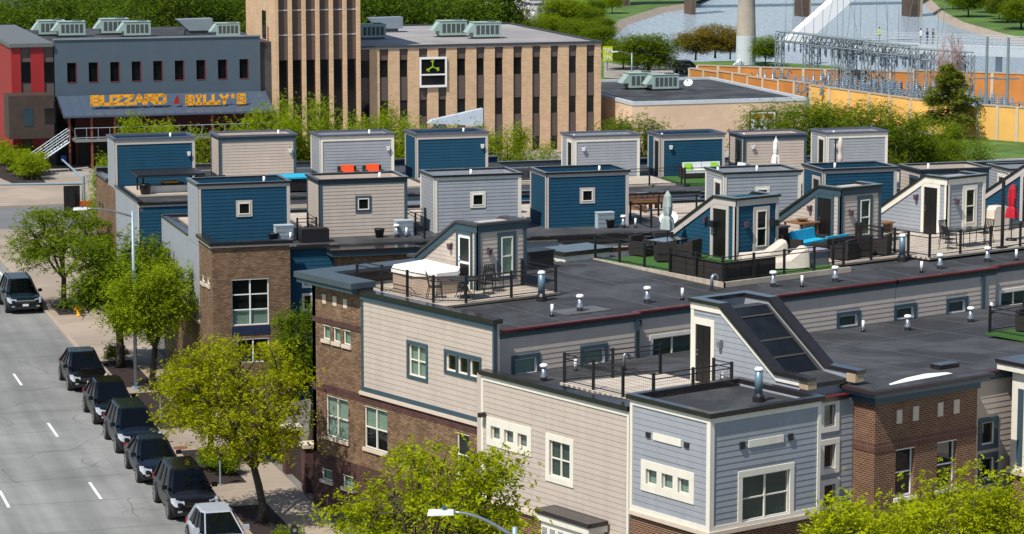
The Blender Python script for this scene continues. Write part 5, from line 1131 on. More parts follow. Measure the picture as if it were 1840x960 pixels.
T = thing('traffic_signal', 'traffic signal mast with black back plates at the far corner', 'traffic signal', (24.9,172,.1), 1)
GP = MAT['galvanised_pole']
MB().cyl((24.9,172,.1), (24.9,172,5.0), .13, .1, 12).build('pole', GP, T); MB().cyl((24.9,172,4.55), (15,172,4.75), .09, .05, 10).build('mast_arm', GP, T); MB().cyl((24.9,172,4.85), (24.6,179,5.3), .08, .05, 10).build('mast_arm', GP, T)
MB().box((23.65,171.8,2.5), (24.65,171.88,4.45)).build('back_plate', BLACK, T); MB().box((24.0,171.55,2.7), (24.3,171.8,4.2)).build('signal_head', BLACK, T)
MB().box((24.6,171.6,2.9), (25.35,171.7,3.5)).build('pedestrian_head', M('signal_red', (.5,.02,.02), .5), T)
T = thing('fire_hydrant', 'yellow fire hydrant with green cap beside a planting bed', 'hydrant', (21.15,149,.11), 1)
HY = M('hydrant_yellow', (.75,.28,.01), .5); MB().lathe((21.15,149,.11), [(.17,0),(.17,.06),(.12,.08),(.12,.5),(.16,.52),(.16,.56)], 12).build('barrel', HY, T, True); MB().lathe((21.15,149,.11), [(.15,.56),(.14,.64),(.08,.72),(.03,.8)], 12).build('bonnet', M('hydrant_green', (.02,.2,.12), .5), T, True)
MB().cyl((20.9,149,.5), (21.4,149,.5), .07, n=8).build('nozzle', HY, T); MB().cyl((21.15,148.75,.48), (21.15,149,.48), .08, n=8).build('nozzle', HY, T)
def mk_meter():
    T = thing('parking_meter', '', 'parking meter'); MB().cyl((0,0,0), (0,0,1.1), .035, n=8).build('post', GP, T); MB().prism([(-.11,1.1),(.11,1.1),(.13,1.35),(.1,1.5),(.0,1.56),(-.1,1.5),(-.13,1.35)], 'v', -.07, .07).build('head', BLACK, T)
    MB().box((-.06,-.078,1.3), (.06,-.07,1.42)).build('display', STEEL, T); return T
for p_, s_, l in ((20.6,120.4,'beside the second parked car'), (20.6,106.8,'beside the dark sport utility car at the front'), (20.6,93.4,'at the bottom edge beside the silver car')): place('meter', mk_meter, (p_, s_, .11), 1, 'grey parking meter '+l)
# garden gate between the blocks
T = thing('garden_fence', 'dark timber fence with brick piers between the two blocks', 'fence', (23.7,104,.1), 1)
for s_ in (105.0,108.5,112.5,116.5):
    pr = MB().box((23.55,s_-.32,.05), (24.15,s_+.32,1.85)).build('brick_pier', BRK_P, T); MB().box((23.47,s_-.4,1.851), (24.23,s_+.4,2.0)).build('pier_cap', STONE, T)
for a, b in ((103.0,104.68), (105.32,108.18), (108.82,112.18), (112.82,116.18), (116.82,121.6)):
    n = int((b-a)/.2)
    for k in range(n): s_ = a+(b-a)*(k+.5)/n; MB().box((23.78,s_-.09,.1), (23.84,s_+.09,1.55)).build('fence_board', M('dark_fence', (.03,.016,.014), .8, .3, 5), T)
    m = MB(); m.box((23.84,a,.35), (23.9,b,.45)); m.build('fence_rail', MAT['dark_fence'], T)
# ================================================================== CARS
CHROME = M('chrome', (.75,.75,.76), .15, .05, metal=1); TYRE = M('tyre', (.012,.012,.012), .9, .2); RIM = M('alloy', (.45,.46,.47), .3, .1, metal=.8)
AUTOGL = M('auto_glass', (.002,.003,.004), .05, .2, spec=.25); HEADL = M('headlight_lens', (.42,.45,.48), .1, .4, 14); PLAST = M('black_plastic', (.014,.014,.015), .55, .2)
TAIL = M('tail_lens', (.3,.01,.01), .2); PLATE = M('plate_white', (.65,.66,.66), .5)
def car(label, p, s, kind, paint, L=4.6, W=1.84, H=1.68, wb=2.7, group='cars parked along the kerb'):
    """parked car, front towards -s; p, s is the centre"""
    T = thing('parked_car', label, 'car', (0,0,0), 0, group); h = W/2; f0 = -L/2; sedan = kind == 'sedan'
    belt = .98 if kind == 'suv' else .94 if kind == 'cross' else .88; hood = belt-.03 if kind == 'suv' else belt-.06; nose = .80 if kind == 'suv' else .72 if kind == 'cross' else .66; sill = .26
    ws_b = f0+(1.02 if kind != 'sedan' else 1.12); ws_t = ws_b+(.95 if kind == 'suv' else 1.1)
    rr_t = L/2-(.42 if kind == 'suv' else .95 if kind == 'cross' else .62 if kind == 'hatch' else 1.3); rr_b = L/2-(.08 if kind == 'suv' else .12 if kind in ('hatch','cross') else .55)
    # body: lofted sections
    st = [(f0,.62,.38,nose-.1),(f0+.04,.78,.3,nose),(f0+.14,.9,.22,nose+.05),(f0+.35,.97,.2,nose+.1),(f0+.75,1.0,.2,hood-.02),(ws_b,1.0,.2,hood+.02),(ws_b+.35,1.0,.2,belt+.02),(0,1.0,.2,belt+.02),(L*.3,1.0,.2,belt+.03),
          (L/2-.35,.98,.22,belt+.03),(L/2-.12,.93,.26,belt),(L/2-.02,.86,.34,belt-.08),(L/2,.8,.42,belt-.2)]
    if sedan: st = [(a, b, c, (d if a < L*.2 else d+.0)) for a, b, c, d in st]
    rows = []
    for (y, w, zb, zt) in st:
        w *= h; z1 = zb+(zt-zb)*.33; z2 = zb+(zt-zb)*.66
        half = [(0,zb),(w*.86,zb),(w*.975,zb+.08),(w,z1),(w*.995,z2),(w*.955,zt-.07),(w*.86,zt),(w*.45,zt+.03),(0,zt+.04)]
        rows.append([(x, y, z) for x, z in half]+[(-x, y, z) for x, z in half[-2:0:-1]])
    m = MB(); n = len(rows[0])
    for A, B in zip(rows, rows[1:]):
        for k in range(n): m.face([A[k], A[(k+1) % n], B[(k+1) % n], B[k]])
    m.face(rows[0][::-1]); m.face(rows[-1])
    bo = m.build('body', paint, T, True)
    import bmesh
    bmm = bmesh.new(); bmm.from_mesh(bo.data); bmesh.ops.remove_doubles(bmm, verts=bmm.verts, dist=.001); bmesh.ops.recalc_face_normals(bmm, faces=bmm.faces); bmm.to_mesh(bo.data); bmm.free(); sb = bo.modifiers.new('round', 'SUBSURF'); sb.levels = 1; sb.render_levels = 1
    # glasshouse
    bw, tw_ = h*.90, h*.66; zr = H-.06
    base = [(-bw*.86,ws_b),(bw*.86,ws_b),(bw,ws_b+.45),(bw,rr_b-.5),(bw*.88,rr_b),(-bw*.88,rr_b),(-bw,rr_b-.5),(-bw,ws_b+.45)]
    roof = [(-tw_*.82,ws_t),(tw_*.82,ws_t),(tw_,ws_t+.25),(tw_,rr_t-.3),(tw_*.86,rr_t),(-tw_*.86,rr_t),(-tw_,rr_t-.3),(-tw_,ws_t+.25)]
    def edge(i, t, o=0.0, zo=0.0): a, b = base[i], roof[i]; return Vector((a[0]+(b[0]-a[0])*t, a[1]+(b[1]-a[1])*t, belt+(zr-belt)*t+zo))*1.0
    names = ['windscreen','side_window','side_window','side_window','rear_window','side_window','side_window','side_window']
    for i in range(8):
        j = (i+1) % 8; gm = MB(); gm.face([edge(i,0), edge(j,0), edge(j,1), edge(i,1)]); gm.build(names[i], AUTOGL, T)
    rm = MB(); c = Vector((0,(ws_t+rr_t)/2,H))
    lo = [Vector((x*1.02,y,zr-.012)) for x, y in roof]; hi = [Vector((x*.9,c.y+(y-c.y)*.93,H-.005)) for x, y in roof]
    for i in range(8): rm.face([lo[i], lo[(i+1) % 8], hi[(i+1) % 8], hi[i]])
    rm.face(hi); rm.build('roof', paint, T, True)
    for i in range(8):                                    # pillars
        if i in (0,1,3,4,5,6) or kind == 'suv' and i in (2,7):
            if i in (2,7): continue
            a, b = edge(i,-.05), edge(i,1.0); out = Vector((a.x,a.y-c.y,0)).normalized()*.02; pm = MB(); pm.tube([a+out, b+out], .032 if i in (0,1) else .05, 5); pm.build('pillar', paint, T)
    for sx_ in (-1, 1):
        for t in ((.36,.66) if kind != 'sedan' else (.45,)):
            y = ws_b+.45+(rr_b-.5-ws_b-.45)*t; yt = ws_t+.25+(rr_t-.3-ws_t-.25)*t; MB().tube([(sx_*(bw+.01),y,belt), (sx_*(tw_+.012),yt,zr)], .035, 5).build('pillar', PLAST, T)
        MB().hexa([(sx_*(bw+.02),ws_b+.42,belt+.02),(sx_*(bw+.24),ws_b+.44,belt+.02),(sx_*(bw+.24),ws_b+.56,belt+.02),(sx_*(bw+.02),ws_b+.56,belt+.02)], [(sx_*(bw+.02),ws_b+.45,belt+.17),(sx_*(bw+.22),ws_b+.46,belt+.18),(sx_*(bw+.22),ws_b+.56,belt+.18),(sx_*(bw+.02),ws_b+.56,belt+.17)]).build('mirror', paint, T)
        # wheels
        for y in (f0+.92, f0+.92+wb):
            x = sx_*h; r = .36 if kind == 'suv' else .325
            MB().cyl((x-sx_*.3,y,r+.02), (x+sx_*.008,y,r+.02), r+.055, n=20).build('wheel_arch', PLAST, T)
            w_ = MB().lathe((0,0,0), [(r-.1,-.1),(r-.02,-.11),(r,-.08),(r,.08),(r-.02,.11),(r-.1,.1)], 22); w_.v = [(x-sx_*.06+q[2], y+q[0], r+q[1]) for q in w_.v]; wl = w_.build('wheel', TYRE, T, True)
            q = MB(); q.cyl((x+sx_*.02,y,r), (x+sx_*.05,y,r), .07, n=10)
            for k in range(5):
                t = k*1.2566+.3; e1 = Vector((0,math.cos(t),math.sin(t))); e2 = Vector((0,-e1.z,e1.y)); b_ = Vector((x+sx_*.035,y,r)); q.hexa([b_+e1*.05-e2*.035, b_+e1*.05+e2*.035, b_+e1*(r-.1)+e2*.03, b_+e1*(r-.1)-e2*.03], [v+Vector((sx_*.02,0,0)) for v in (b_+e1*.05-e2*.035, b_+e1*.05+e2*.035, b_+e1*(r-.1)+e2*.03, b_+e1*(r-.1)-e2*.03)])
            for k in range(18):
                t0, t1 = k*math.pi/9, (k+1)*math.pi/9; P = lambda t, rr, d: (x+sx_*d, y+rr*math.cos(t), r+rr*math.sin(t)); q.face([P(t0,r-.1,.055), P(t1,r-.1,.055), P(t1,r-.06,.052), P(t0,r-.06,.052)])
            q.build('rim', RIM, wl)
        # lights
        zl = nose-.04; MB().hexa([(sx_*h*.52,f0+.02,zl-.16),(sx_*h*.88,f0+.06,zl-.13),(sx_*h*.985,f0+.36,zl-.02),(sx_*h*.6,f0+.2,zl-.06)], [(sx_*h*.5,f0+.0,zl+.05),(sx_*h*.86,f0+.12,zl+.09),(sx_*h*.985,f0+.5,zl+.13),(sx_*h*.6,f0+.25,zl+.12)]).build('headlight', HEADL, T)
        MB().hexa([(sx_*h*.6,f0+.0,.4),(sx_*h*.78,f0+.03,.4),(sx_*h*.78,f0+.1,.4),(sx_*h*.6,f0+.1,.4)], [(sx_*h*.6,f0+.0,.48),(sx_*h*.78,f0+.03,.48),(sx_*h*.78,f0+.1,.48),(sx_*h*.6,f0+.1,.48)]).build('fog_lamp', CHROME, T)
        MB().box((sx_*h*.72,L/2-.1,belt-.25), (sx_*h*.93,L/2-.02,belt-.02)).build('tail_light', TAIL, T)
        for z in (.62,): MB().box((sx_*(h+.001),ws_b+.9,belt-.16), (sx_*(h+.025),ws_b+1.1,belt-.12)).build('door_handle', paint, T)
        if kind == 'suv': MB().tube([(sx_*tw_*.86,ws_t+.3,H+.0),(sx_*tw_*.88,ws_t+.36,H+.05),(sx_*tw_*.88,rr_t-.3,H+.05),(sx_*tw_*.86,rr_t-.24,H)], .022, 5).build('roof_rail', PLAST if paint is not MAT.get('paint_silver') else CHROME, T)
    MB().box((-h*.46,f0-.012,nose-.2), (h*.46,f0+.06,nose-.04)).build('grille', PLAST, T); MB().box((-h*.47,f0-.024,nose-.07), (h*.47,f0+.0,nose-.03)).build('grille_bar', CHROME, T)
    MB().box((-h*.7,f0-.005,.3), (h*.7,f0+.08,.42)).build('lower_grille', PLAST, T); MB().box((-.16,f0-.03,.45), (.16,f0-.013,.57)).build('number_plate', PLATE, T)
    MB().box((-.3,ws_b+.02,belt+.0), (.35,ws_b+.06,belt+.03)).build('wiper', PLAST, T)
    T.location = to_world((p, s, 0), 1); T.rotation_euler = (0,0,ANG[1]); return T
def paint(name, c): return M(name, c, .22, .05, 2, coat=.18, metal=.0, spec=.15)
PB, PN, PK, PS = paint('paint_black', (.004,.0035,.0045)), paint('paint_navy', (.004,.007,.014)), paint('paint_charcoal', (.006,.0055,.007)), paint('paint_silver', (.34,.37,.41))
def cs(s_front_wheel, L): return s_front_wheel-.92+L/2
PC = 17.72+.92
car('dark teal-grey minivan parked nearest the far corner', PC-.05, cs(151.96,4.9), 'suv', paint('paint_teal', (.005,.012,.016)), 4.9, 1.92, 1.68, 2.95)
car('black crossover car behind the others, next to the bare kerb', PC, cs(128.82,4.5), 'cross', PB, 4.5, 1.82, 1.58, 2.67)
car('black sport utility car, second in the row by the street lamp', PC, cs(120.77,4.65), 'cross', PB, 4.65, 1.86, 1.62, 2.77)
car('dark navy sport utility car, middle of the parked row', PC, cs(114.57,4.75), 'suv', PN, 4.75, 1.88, 1.66, 2.84)
car('dark blue sedan parked between two sport utility cars', PC-.12, cs(108.8,4.6), 'sedan', PN, 4.6, 1.77, 1.45, 2.66)
car('black sport utility car with roof rails at the front of the dark row', PC+.02, cs(102.32,4.78), 'suv', PK, 4.78, 1.86, 1.64, 2.87)
car('silver hatchback at the bottom edge, nearest the camera', PC-.05, 96.9, 'hatch', PS, 4.2, 1.74, 1.48, 2.55)
# ================================================================== ACROSS THE SIDE STREET
SF = 222.0
TANB = brick_mat('pale_tan_brick', (.58,.39,.235), (.66,.46,.29), (.52,.36,.22), w=.4, h=.12, ms=.012, stain=.12)
SPAN = M('brown_spandrel', (.095,.07,.062), .7, .12, 2); REDP = M('red_panel', (.30,.012,.014), .55, .12, 1.2); SLATE = M('slate_metal', (.075,.11,.14), .5, .07, 1.0, metal=.1); BRONZE = M('bronze_cladding', (.05,.032,.024), .6, .3, 1.2)
DWIN = M('dark_window', (.006,.007,.009), .08, .3, spec=.6)
def q1(x, y, s_=SF): return pick(x, y, 'v', s_, 1)
def text_part(txt, parent, loc, size, mat, rotx=90, ext=.05, off=.02, name='lettering', width=None, rotz=0):
    cu = bpy.data.curves.new('t', 'FONT'); cu.body = txt; cu.size = size; cu.extrude = ext; cu.offset = off; cu.align_x = 'LEFT'
    ob = bpy.data.objects.new('t', cu); COL.objects.link(ob); dg = bpy.context.evaluated_depsgraph_get(); me = bpy.data.meshes.new_from_object(ob.evaluated_get(dg))
    bpy.data.objects.remove(ob)
    if width:
        xs = [v.co.x for v in me.vertices]; k = width/(max(xs)-min(xs))
        for v in me.vertices: v.co.x *= k
    me.materials.clear(); me.materials.append(mat); o = bpy.data.objects.new(name, me); COL.objects.link(o); o.parent = parent
    o.location = Vector(loc)-META[root(parent).name][0]; o.rotation_euler = (rad(rotx),0,rotz); return o
# ---- restaurant building
T = thing('restaurant_building', 'slate grey and red restaurant building with yellow lettering on its awning', 'building', (30,SF,0), 1); RB = T
gl, gr = q1(97,70)[0], q1(467,67)[0]; gt_ = 10.05; gb = 5.6
wins = []
for k in range(9):
    a = q1(120.3+38.73*k, 110); b = q1(138.3+38.6*k, 144); wins.append((a[0], b[0], b[2]-.02*0, a[2]))
wz0 = sum(w[2] for w in wins)/9; wz1 = sum(w[3] for w in wins)/9; wins = [(w[0], w[1], wz0, wz1) for w in wins]
wall(T, '-v', SF, gl, gr, gb, gt_, SLATE, wins, thick=.3, name='metal_wall')
for w_ in wins:
    m = MB(); fbox(m, '-v', SF, w_[0], w_[1], w_[2], w_[3], -.22, -.2); w = m.build('window', DWIN, T)
    m = MB(); fbox(m, '-v', SF, w_[1]-.05, w_[1], w_[2], w_[3], -.19, .02); fbox(m, '-v', SF, w_[0], w_[1]-.05, w_[2]-.06, w_[2], -.19, .03); m.build('lit_reveal', M('lit_reveal_red', (.16,.03,.03), .5), w)  # red light on the right reveal and sill put into the colour
MB().box((gl-.05,SF-.1,gt_), (gr+.05,SF+.3,gt_+.1)).build('parapet_cap', M('slate_cap', (.2,.24,.27), .5), T)
rl, rr = q1(25,82)[0], gl
MB().box((gl+.1,SF+.31,0), (gr,SF+22,9.55)).build('shade_core', DARK, T); MB().box((rl+.02,SF+.31,0), (gr+1.2,SF+22,9.56)).build('roof', ROOF, T)
# red left end: side and front strips
MB().box((rl-.25,SF+.0,0), (rl,SF+24,9.55)).build('side_wall', REDP, T); MB().box((rl-.4,SF-.25,9.551), (gl-.1,SF+24,9.85)).build('roof_edge', M('edge_grey', (.12,.13,.13), .6), T)
def fr_strip(px0, px1, z0, z1, mat, d, nm='panel'): a, b = q1(px0,150)[0], q1(px1,150)[0]; m = MB(); m.box((a,SF-d,z0), (b,SF+.3,z1)); return m.build(nm, mat, T)
fr_strip(25,38,0,9.55,REDP,.03); fr_strip(38,56,0,9.55,SPAN,-.1); fr_strip(56,79.5,0,9.55,REDP,.03); fr_strip(79.5,97,0,9.55,SPAN,-.1)
for a, b in ((39,55.5),(80,96.5)):
    A = q1(a,112); B = q1(b,148); MB().box((A[0],SF+.05,B[2]), (B[0],SF+.12,A[2])).build('window', DWIN, T)
A = q1(10,173,SF-3); B = q1(100,248,SF-3); bx = MB().box((A[0]+.2,SF-3,B[2]), (B[0]-.1,SF-.05,A[2])).build('bronze_bay', BRONZE, T)
w = q1(43,195,SF-3); MB().box((w[0],SF-3.03,w[2]-1.4), (w[0]+.7,SF-2.99,w[2])).build('window', M('blue_window', (.02,.05,.07), .1), bx)
w = q1(80,195,SF-3); MB().box((w[0],SF-3.03,w[2]-1.2), (w[0]+.8,SF-2.99,w[2])).build('window', DWIN, bx)
# awning, balcony
aw = MB(); z0, z1 = 5.62, 4.35; x0, x1 = gl+.1, gr+.3; s1_ = SF-3.6
aw.hexa([(x0,s1_,z1-.15),(x1,s1_,z1-.15),(x1,SF-.05,z0-.15),(x0,SF-.05,z0-.15)], [(x0,s1_,z1),(x1,s1_,z1),(x1,SF-.05,z0),(x0,SF-.05,z0)]); awn = aw.build('awning', M('awning_metal', (.07,.10,.145), .45, .08, metal=.2), T)
for k in range(22): a = x0+(x1-x0)*k/21; MB().hexa([(a,s1_,z1+.001),(a+.05,s1_,z1+.001),(a+.05,SF-.06,z0+.001),(a,SF-.06,z0+.001)], [(a,s1_,z1+.06),(a+.05,s1_,z1+.06),(a+.05,SF-.06,z0+.06),(a,SF-.06,z0+.06)]).build('awning_seam', MAT['awning_metal'], awn)
YEL = M('sign_yellow', (.80,.36,.01), .5, .1); ss = SF-2.6
GLY = {'B': [(0,0,0,6),(0,6,2.6,6),(0,3.1,2.8,3.1),(0,0,2.8,0),(3.2,3.6,3.2,5.6),(3.5,.5,3.5,2.6)], 'U': [(0,.4,0,6),(3.6,.4,3.6,6),(.3,0,3.3,0)], 'Z': [(0,6,3.6,6),(3.5,5.6,.2,.4),(0,0,3.6,0)], 'A': [(0,0,1.7,6),(3.6,0,1.9,6),(.8,2,2.9,2)],
       'R': [(0,0,0,6),(0,6,2.8,6),(0,3,2.8,3),(3.3,3.4,3.3,5.6),(1.8,2.8,3.6,0)], 'D': [(0,0,0,6),(0,6,2.4,6),(0,0,2.4,0),(3.5,1,3.5,5),(2.4,6,3.5,5),(2.4,0,3.5,1)], 'I': [(1.8,0,1.8,6),(.8,6,2.8,6),(.8,0,2.8,0)], 'L': [(.3,0,.3,6),(.3,0,3.5,0),(3.5,0,3.5,1.4)],
       'Y': [(0,6,1.8,3),(3.6,6,1.8,3),(1.8,0,1.8,3)], 'S': [(.2,6,3.5,6),(.1,3.4,.1,5.7),(.2,3.1,3.3,3.1),(3.5,.4,3.5,2.8),(.1,0,3.3,0)], "'": [(1.8,4.6,1.8,6)]}
def letters(txt, x0, x1, z0, h, s_, mat, T):
    pitch = (x1-x0)/len(txt); k = h/6; kw = pitch*.78/3.6
    for i, ch in enumerate(txt):
        m = MB(); ox = x0+pitch*i
        for (a, b, c_, d) in GLY[ch]:
            A, B = Vector((ox+a*kw, z0+b*k)), Vector((ox+c_*kw, z0+d*k)); e = (B-A).normalized(); n = Vector((-e.y, e.x))*.115; A, B = A-e*.1, B+e*.1
            m.prism([tuple(A-n), tuple(B-n), tuple(B+n), tuple(A+n)], 'v', s_-.06, s_+.02+.001*len(m.f))
        m.build('letter', mat, T)
la, lb = q1(165,189,ss), q1(301,189,ss); letters('BUZZARD', la[0], lb[0], la[2]+.03, .62, ss, YEL, T)
la, lb = q1(336,188,ss), q1(443,188,ss); letters("BILLY'S", la[0], lb[0], la[2]+.03, .62, ss, YEL, T)
c = q1(317,180,ss); m = MB(); m.prism([(c[0]-.22,c[2]-.3),(c[0]+.28,c[2]-.3),(c[0]+.2,c[2]+.05),(c[0]+.05,c[2]+.45),(c[0]-.12,c[2]+.1)], 'v', ss-.04, ss+.04); m.build('emblem', REDP, T)
MB().box((gl+1.5,SF-.2,0), (gr,SF+.3,5.45)).build('lower_wall', M('dark_red_wall', (.10,.008,.008), .6, .2), T)
for px in (123,163,205,300,380,455):
    a = q1(px,230,SF-3.3)[0]; MB().box((a,SF-3.3,0), (a+.16,SF-3.14,4.3)).build('post', M('orange_post', (.20,.055,.02), .6), T)
MB().box((gl+1.0,SF-3.4,2.25), (gr,SF-.2,2.45)).build('balcony_floor', M('grey_floor', (.2,.2,.19), .7), T)
br_ = MB(); a0, a1 = gl+1.0, gr
for z in (2.6,3.35): br_.tube([(a0,SF-3.38,z),(a1,SF-3.38,z)], .03, 5)
for k in range(18): a = a0+(a1-a0)*k/17; br_.tube([(a,SF-3.38,2.45),(a,SF-3.38,3.38)], .025, 5)
br_.build('balcony_railing', M('steel_rail', (.28,.34,.38), .5, metal=.3), T)
for px, w_ in ((140,.9),(158,1.6)): a = q1(px,285,SF-.25)[0]; MB().box((a,SF-.24,.1), (a+w_,SF-.2,2.1)).build('door', DARK, T)
a = q1(108,286,SF-.25); MB().box((a[0],SF-.6,a[2]-.2), (a[0]+.45,SF-.58,a[2]+.3)).build('wall_sign', M('sign_blue', (.01,.08,.4), .5), T)
# outside stair
ST = thing('outside_stair', 'metal outside stair rising to the restaurant balcony', 'stair', (28,SF-4,0), 1)
A = q1(45,288,SF-4.2); B = q1(118,238,SF-4.2); n = 13
for k in range(n): t = k/n; x = A[0]+(B[0]-A[0])*t; z = .2+(2.4-.2)*t; MB().box((x,SF-4.8,z), (x+.3,SF-3.7,z+.05)).build('tread', M('grey_floor', (.2,.2,.19), .7), ST)
for sv in (SF-4.82,SF-3.68):
    m = MB(); m.tube([(A[0],sv,.25),(B[0]+.2,sv,2.45)], .06, 5); m.build('stringer', MAT['steel_rail'], ST); m = MB()
    for h in (.55,1.0): m.tube([(A[0],sv,.2+h),(B[0]+.2,sv,2.4+h)], .03, 5)
    for k in range(9): t = k/8; x = A[0]+(B[0]+.2-A[0])*t; m.tube([(x,sv,.2+2.2*t),(x,sv,1.2+2.2*t)], .025, 5)
    m.build('handrail', MAT['steel_rail'], ST)
# ---- tower and office wing
T = thing('office_tower', 'tan brick tower with tall dark recessed strips', 'tower', (48,SF-1.2,0), 1); ST_ = SF-1.2
tl, tr = q1(494.8,100,ST_)[0], q1(648,100,ST_)[0]; rw = 6.0*(tr-tl)/153.2; pit = (tr-tl-rw)/6; zt_ = 20
MB().box((tl,ST_+.6,0), (tr,ST_+11.5,zt_)).build('core', TANB, T)
for k in range(7): a = tl+pit*k; MB().box((a,ST_,0), (a+rw,ST_+.599,zt_)).build('brick_fin', TANB, T)
zs = [q1(520,y,ST_+.9)[2] for y in (107.5,62.5,18)]
for k in range(6):
    a, b = tl+pit*k+rw+.01, tl+pit*(k+1)-.01
    MB().box((a,ST_+.4,zs[0]), (b,ST_+.598,zt_)).build('spandrel', SPAN, T); MB().box((a,ST_+.48,0), (b,ST_+.598,zs[0])).build('window', DWIN, T)
    for z in zs[1:]: MB().box((a,ST_+.36,z-.05), (b,ST_+.399,z+.05)).build('ledge', M('pale_ledge', (.42,.42,.44), .6), T)
P = pick(471,18,'u',tl,1); Q = pick(478,70,'u',tl,1); MB().box((tl-.03,Q[1]-.1,Q[2]), (tl-.005,P[1],P[2])).build('slot_window', DWIN, T)
MB().tube([(tl-.05,Q[1]-1.0,P[2]-1.2),(tl-.05,Q[1]-1.0,Q[2]-.5)], .06, 6).build('pipe', M('rust_pipe', (.25,.08,.05), .6), T)
T = thing('office_building', 'low tan brick office wing with regular brown window strips', 'building', (55,SF,0), 1); OB = T
ol, orr = tr, q1(1080,80)[0]; zt_ = 8.95
ppx = [(664,682),(698,718),(733,753),(802,821),(837,856),(870.5,889),(904,922.5),(938,956.5),(971,989.5),(1003,1022),(1036,1054),(1068.5,1080)]
zz = [q1(900,y)[2] for y in (78,104,134.5,176,206,247,277)]
MB().box((ol,SF+.35,0), (orr,SF+26,zt_-.15)).build('core', DARK, T)
for a, b in ppx: A, B = q1(a,120)[0], q1(b,120)[0]; MB().box((A,SF-.02,0), (B,SF+.349,zt_-.1)).build('brick_pier', TANB, T)
gaps = [(647.5,664),(682,698),(718,733)]+[(ppx[i][1],ppx[i+1][0]) for i in range(3,11)]
def strip(A, B):
    for z0, z1 in ((zz[1],zt_-.1),(zz[3],zz[2]),(zz[5],zz[4]),(0,zz[6])): MB().box((A+.01,SF+.12,z0), (B-.01,SF+.348,z1)).build('spandrel', SPAN, T)
    for z0, z1 in ((zz[2],zz[1]),(zz[4],zz[3]),(zz[6],zz[5])): MB().box((A+.01,SF+.2,z0+.002), (B-.01,SF+.348,z1-.002)).build('window', DWIN, T)
for a, b in gaps: strip(q1(a,120)[0], q1(b,120)[0])
# bay with the big framed window
A, B, C_, D_ = q1(753,120)[0], q1(768,120)[0], q1(787.5,120)[0], q1(802,120)[0]; Wt, Wb = q1(780,104)[2], q1(780,155)[2]
for a, b in ((A,B),(C_,D_)):
    MB().box((a+.01,SF+.12,Wt), (b-.01,SF+.348,zt_-.1)).build('spandrel', SPAN, T); MB().box((a+.01,SF+.12,zz[3]), (b-.01,SF+.348,Wb)).build('spandrel', SPAN, T); MB().box((a+.01,SF+.2,zz[4]), (b-.01,SF+.348,zz[3]-.002)).build('window', DWIN, T); MB().box((a+.01,SF+.12,0), (b-.01,SF+.348,zz[4]-.002)).build('spandrel', SPAN, T)
MB().box((B,SF-.02,Wt), (C_,SF+.347,zt_-.1)).build('brick_pier', TANB, T); MB().box((B,SF-.02,0), (C_,SF+.347,Wb)).build('brick_pier', TANB, T)
wb2 = MB().box((A,SF-.1,Wb), (D_,SF+.3,Wt)).build('framed_window', DWIN, T); m = MB(); zm = q1(780,134)[2]
for bx_ in ((A,D_,Wt-.1,Wt+.08),(A,D_,Wb-.08,Wb+.1),(A,A+.14,Wb+.1,Wt-.1),(D_-.14,D_,Wb+.1,Wt-.1),(A+.14,D_-.14,zm-.06,zm+.06)): m.box((bx_[0],SF-.2,bx_[2]), (bx_[1],SF-.101,bx_[3]))
m.build('frame', WHITE, wb2)
LIME = M('lime_emblem', (.28,.42,.01), .5); c = q1(777,120); m = MB()
for k, t in enumerate((90,210,330)):
    e = Vector((math.cos(rad(t)), 0, math.sin(rad(t)))); p0 = Vector((c[0],SF-.13,c[2])); m.tube([p0, p0+e*.5], .055, 5); m.cyl(p0+e*.5+Vector((0,.02,0)), p0+e*.5-Vector((0,.02,0)), .12, n=10)
    f_ = Vector((-math.sin(rad(t)),0,math.cos(rad(t)))); m.tube([p0+e*.3+f_*.02, p0+e*.5+f_*.2], .03, 5)
m.build('emblem', LIME, wb2)
GRF = M('office_roof', (.30,.285,.28), .85, .12, .5, stain=.18)
MB().box((ol,SF-.1,zt_-.149), (orr+.05,SF+26.2,zt_)).build('roof', GRF, T); m = MB(); ring(m, ol, orr+.1, SF-.15, SF+26.3, zt_+.001, zt_+.14, .25); m.build('parapet_cap', M('dark_cap', (.04,.042,.048), .5), T)
MB().box((orr-.02,SF+.35,0), (orr+.02,SF+26,zt_-.15)).build('side_wall', TANB, T)
